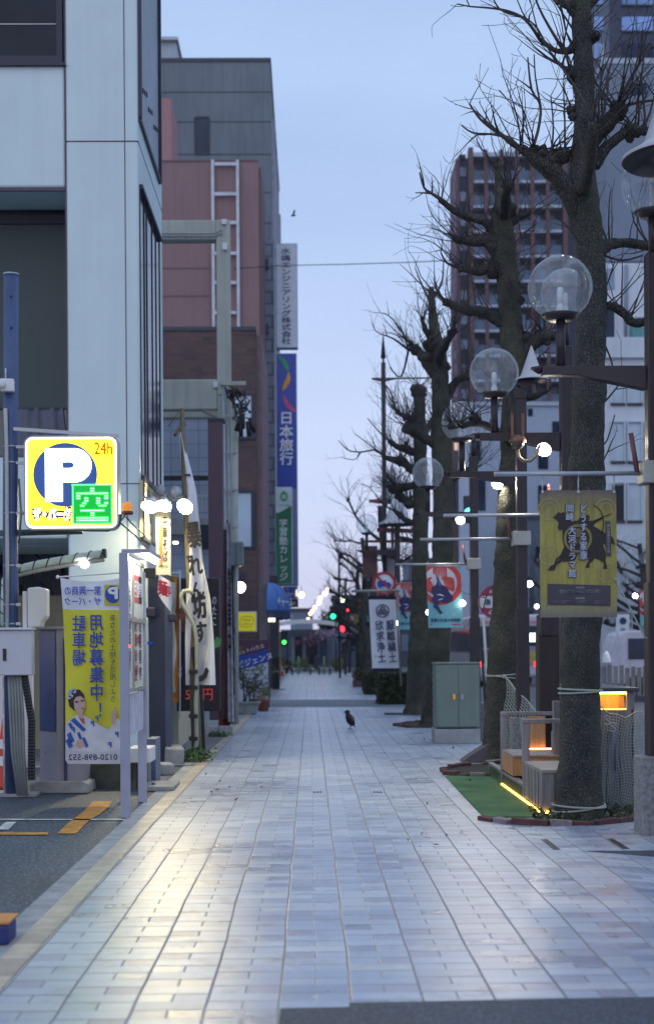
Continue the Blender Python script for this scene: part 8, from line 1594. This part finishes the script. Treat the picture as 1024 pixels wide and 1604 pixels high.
# arcade pavilion at the far end
DV = 112.0; r = thing('arcade_pavilion', 'wide beige canopy roof over a pale hall closing the far end', 'pavilion', (0, DV, 0))
def roof(u, v): x = X_(430 + u * 96, DV); return Vector((x, DV - 6 + 12 * v, Z_(985 - 15 * math.sin(math.pi * min(1, 0.1 + v * 0.5)), DV) - 0.25 * (2 * u - 1) ** 2))
MB().grid(roof, 20, 8).build('canopy_roof', mat('beige canopy', (0.36, 0.33, 0.32), 0.7), r)
MB().bp(440, 986, 510, 994, DV - 5, 0.3).build('fascia', mat('grey green fascia', (0.24, 0.29, 0.31), 0.7), r); MB().bp(436, 990, 530, 1046, DV + 4, 0.5).build('back_wall', mat('grey hall wall', (0.22, 0.24, 0.32), 0.8, var=0.25, sc=0.4), r)
for x0, y0, x1, y1, m_ in ((462, 998, 473, 1042, glass_navy), (456, 998, 461.5, 1040, offwhite), (474, 998, 478, 1040, offwhite), (484, 1000, 495, 1040, glass_dark), (497, 1002, 508, 1038, mat('grey blue panel', (0.22, 0.27, 0.38)))): MB().bp(x0, y0, x1, y1, DV + 3.8, 0.15).build('doorway', m_, r)
MB().bp(500, 1000, 512, 1040, DV - 4, 0.4).build('pillar', mat('dark grey render', (0.09, 0.10, 0.14)), r)
for i, (x, y, d, lab, col_) in enumerate(((492, 1000, 104, 'pink blossom decoration under the far canopy, left clump', (0.30, 0.14, 0.20)), (508, 994, 102, 'pale pink blossom decoration beside the green far signal', (0.50, 0.30, 0.40)), (478, 1008, 106, 'rosy blossom decoration low at the far hall', (0.26, 0.12, 0.17)), (520, 992, 101, 'pale lilac blossom clump under the red signal', (0.48, 0.36, 0.48)))):
    q = P(x, y, d); b = MB(); leafball(b, q, 0.75, 0.35, 90, 0.2, random.Random(20 + i)); tag(b.build('blossom_garland', mat('blossom' + str(i), col_, 0.8, var=0.25, sc=3), origin=q), lab, 'decoration', 'blossom garlands at the far hall')
for i, (x, y, lab) in enumerate(((472, 1040, 'yellow flower bush at the far hall entrance'), (527, 1046, 'green and yellow shrub by the far right bollards'), (447, 1043, 'green box shrub behind the far left bollards'))):
    q = G(x, y); q.y = min(q.y, 104); q.x = (x - 486) / FP * 104; q.z = 0; b = MB(); leafball(b, q + Vector((0, 0, 0.5)), 0.6, 0.5, 260, 0.2, random.Random(30 + i)); tag(b.build('flower_bush', (leaf_y, leaf_y, leaf_g)[i], origin=q), lab, 'shrub', 'shrubs at the far hall')
tag(MB().bp(492, 1028, 500, 1048, 100, 0.8).build('stone_planter', mat('dark stone planter', (0.08, 0.085, 0.11), 0.8), bevel=0.05, origin=P(496, 1048, 100)), 'dark square stone planter on the far plaza', 'planter')
# distant blocks
for i, (x0, x1, y0, d, c_, lab) in enumerate(((455, 490, 958, 210, (0.20, 0.25, 0.34), 'pale distant roof block above the far canopy'), (522, 580, 938, 190, (0.06, 0.07, 0.10), 'dark distant block behind the slim post'), (575, 665, 915, 176, (0.09, 0.10, 0.14), 'distant slate block behind the calligraphy banner'), (640, 712, 880, 182, (0.12, 0.13, 0.19), 'distant grey block behind the tree trunks'), (540, 700, 975, 128, (0.10, 0.11, 0.14), 'long low dark building behind the hedge'))):
    r = thing('distant_building', lab, 'building', P((x0 + x1) / 2, 1020, d), 'distant blocks'); a, b_, c, e = rect(x0, y0, x1, 1018, d); MB().box(a, b_, d, d + 12, -0.02, e).build('wall', mat('distant wall' + str(i), c_, 0.8, var=0.2, sc=0.3), r); MB().box(a - 0.2, b_ + 0.2, d - 0.2, d + 12.2, e, e + 0.5).build('roof', grey_dark, r)
    x = a + 1
    while x < b_ - 2.5: MB().box(x, x + 1.5, d - 0.05, d + 0.05, e - 2.6, e - 1.1).build('window', [glass_navy, winm][int(x * 7) % 2], r); x += 3.2
rngd = random.Random(77)
for i, (X, d, h, lab) in enumerate(((2.6, 118, 5.0, 'far tree left of the slim post, behind the arcade lamps'), (3.9, 130, 6.2, 'far tree behind the red signals'), (2.6, 145, 6.0, 'far tree behind the string of arcade lamps'), (5.6, 150, 7.5, 'far tall tree beside the calligraphy banner'))):
    r = wild_tree('far_tree', lab, X, d, h, 0.22, 60 + i, 'far trees at the street end', BARK1, nl=10, spread=1.8); b = MB(); leafball(b, (X, d, h * 0.6), 2.0, h * 0.36, 700, 0.42, rngd); b.build('foliage', leafy('dark far leaf', (0.012, 0.018, 0.016), (0.04, 0.045, 0.035)), r)
# slim star post
d = 78.0; c = P(531, 905, d); r = thing('slim_post', 'slim dark post with a star plate beside the far signals', 'post', (c.x, d, 0)); MB().tube([(c.x, d, 0), (c.x, d, P(531, 868, d).z)], 0.06, 10).build('shaft', brown_metal, r); b = MB(); b.lathe([(0.0, 0.06), (0.38, -0.02), (0, -0.10)], P(531, 907, d), 5); b.build('star_plate', mat('red brown steel', (0.16, 0.05, 0.06)), r); MB().beam(P(531, 930, d), P(563, 915, d), 0.06).build('arm', brown_metal, r)
d = 88.0; r = thing('signal_pole', 'brown pole carrying small signal heads by the far crossing', 'post', (P(541, 1050, d).x, d, 0)); MB().tube([(P(541, 1050, d).x, d, 0), P(541, 905, d)], 0.08, 8).build('shaft', mat('brown pole', (0.10, 0.05, 0.05), 0.6), r)

# leaf litter on the paving
b = MB(); rg = random.Random(91)
for _ in range(46):
    x, y = (rg.uniform(300, 420), rg.uniform(1120, 1260)) if rg.random() < 0.45 else (rg.uniform(600, 760), rg.uniform(1130, 1330))
    p = G(x, y)
    if p.x < -1.45: continue
    leafball(b, (p.x, p.y, 0.008), 0.02, 0.004, 1, 0.045, rg, up=0)
o = b.build('leaf_litter', mat('dry brown leaf', (0.07, 0.05, 0.04), 0.9), kind='stuff'); o['label'] = 'few dry dark leaves and crumbs scattered on the pale paving'; o['category'] = 'litter'

# thin evening haze over the whole street
hz = NT('street haze'); hz.t.nodes.remove(hz.b); vp = hz.n('ShaderNodeVolumePrincipled'); vp.inputs['Color'].default_value = (0.80, 0.86, 1.0, 1); vp.inputs['Density'].default_value = 0.00022; hz.l(vp.outputs[0], hz.out.inputs['Volume'])
MB().box(-170, 170, -40, 450, -1.4, 80).build('haze', hz.mat, kind='stuff')
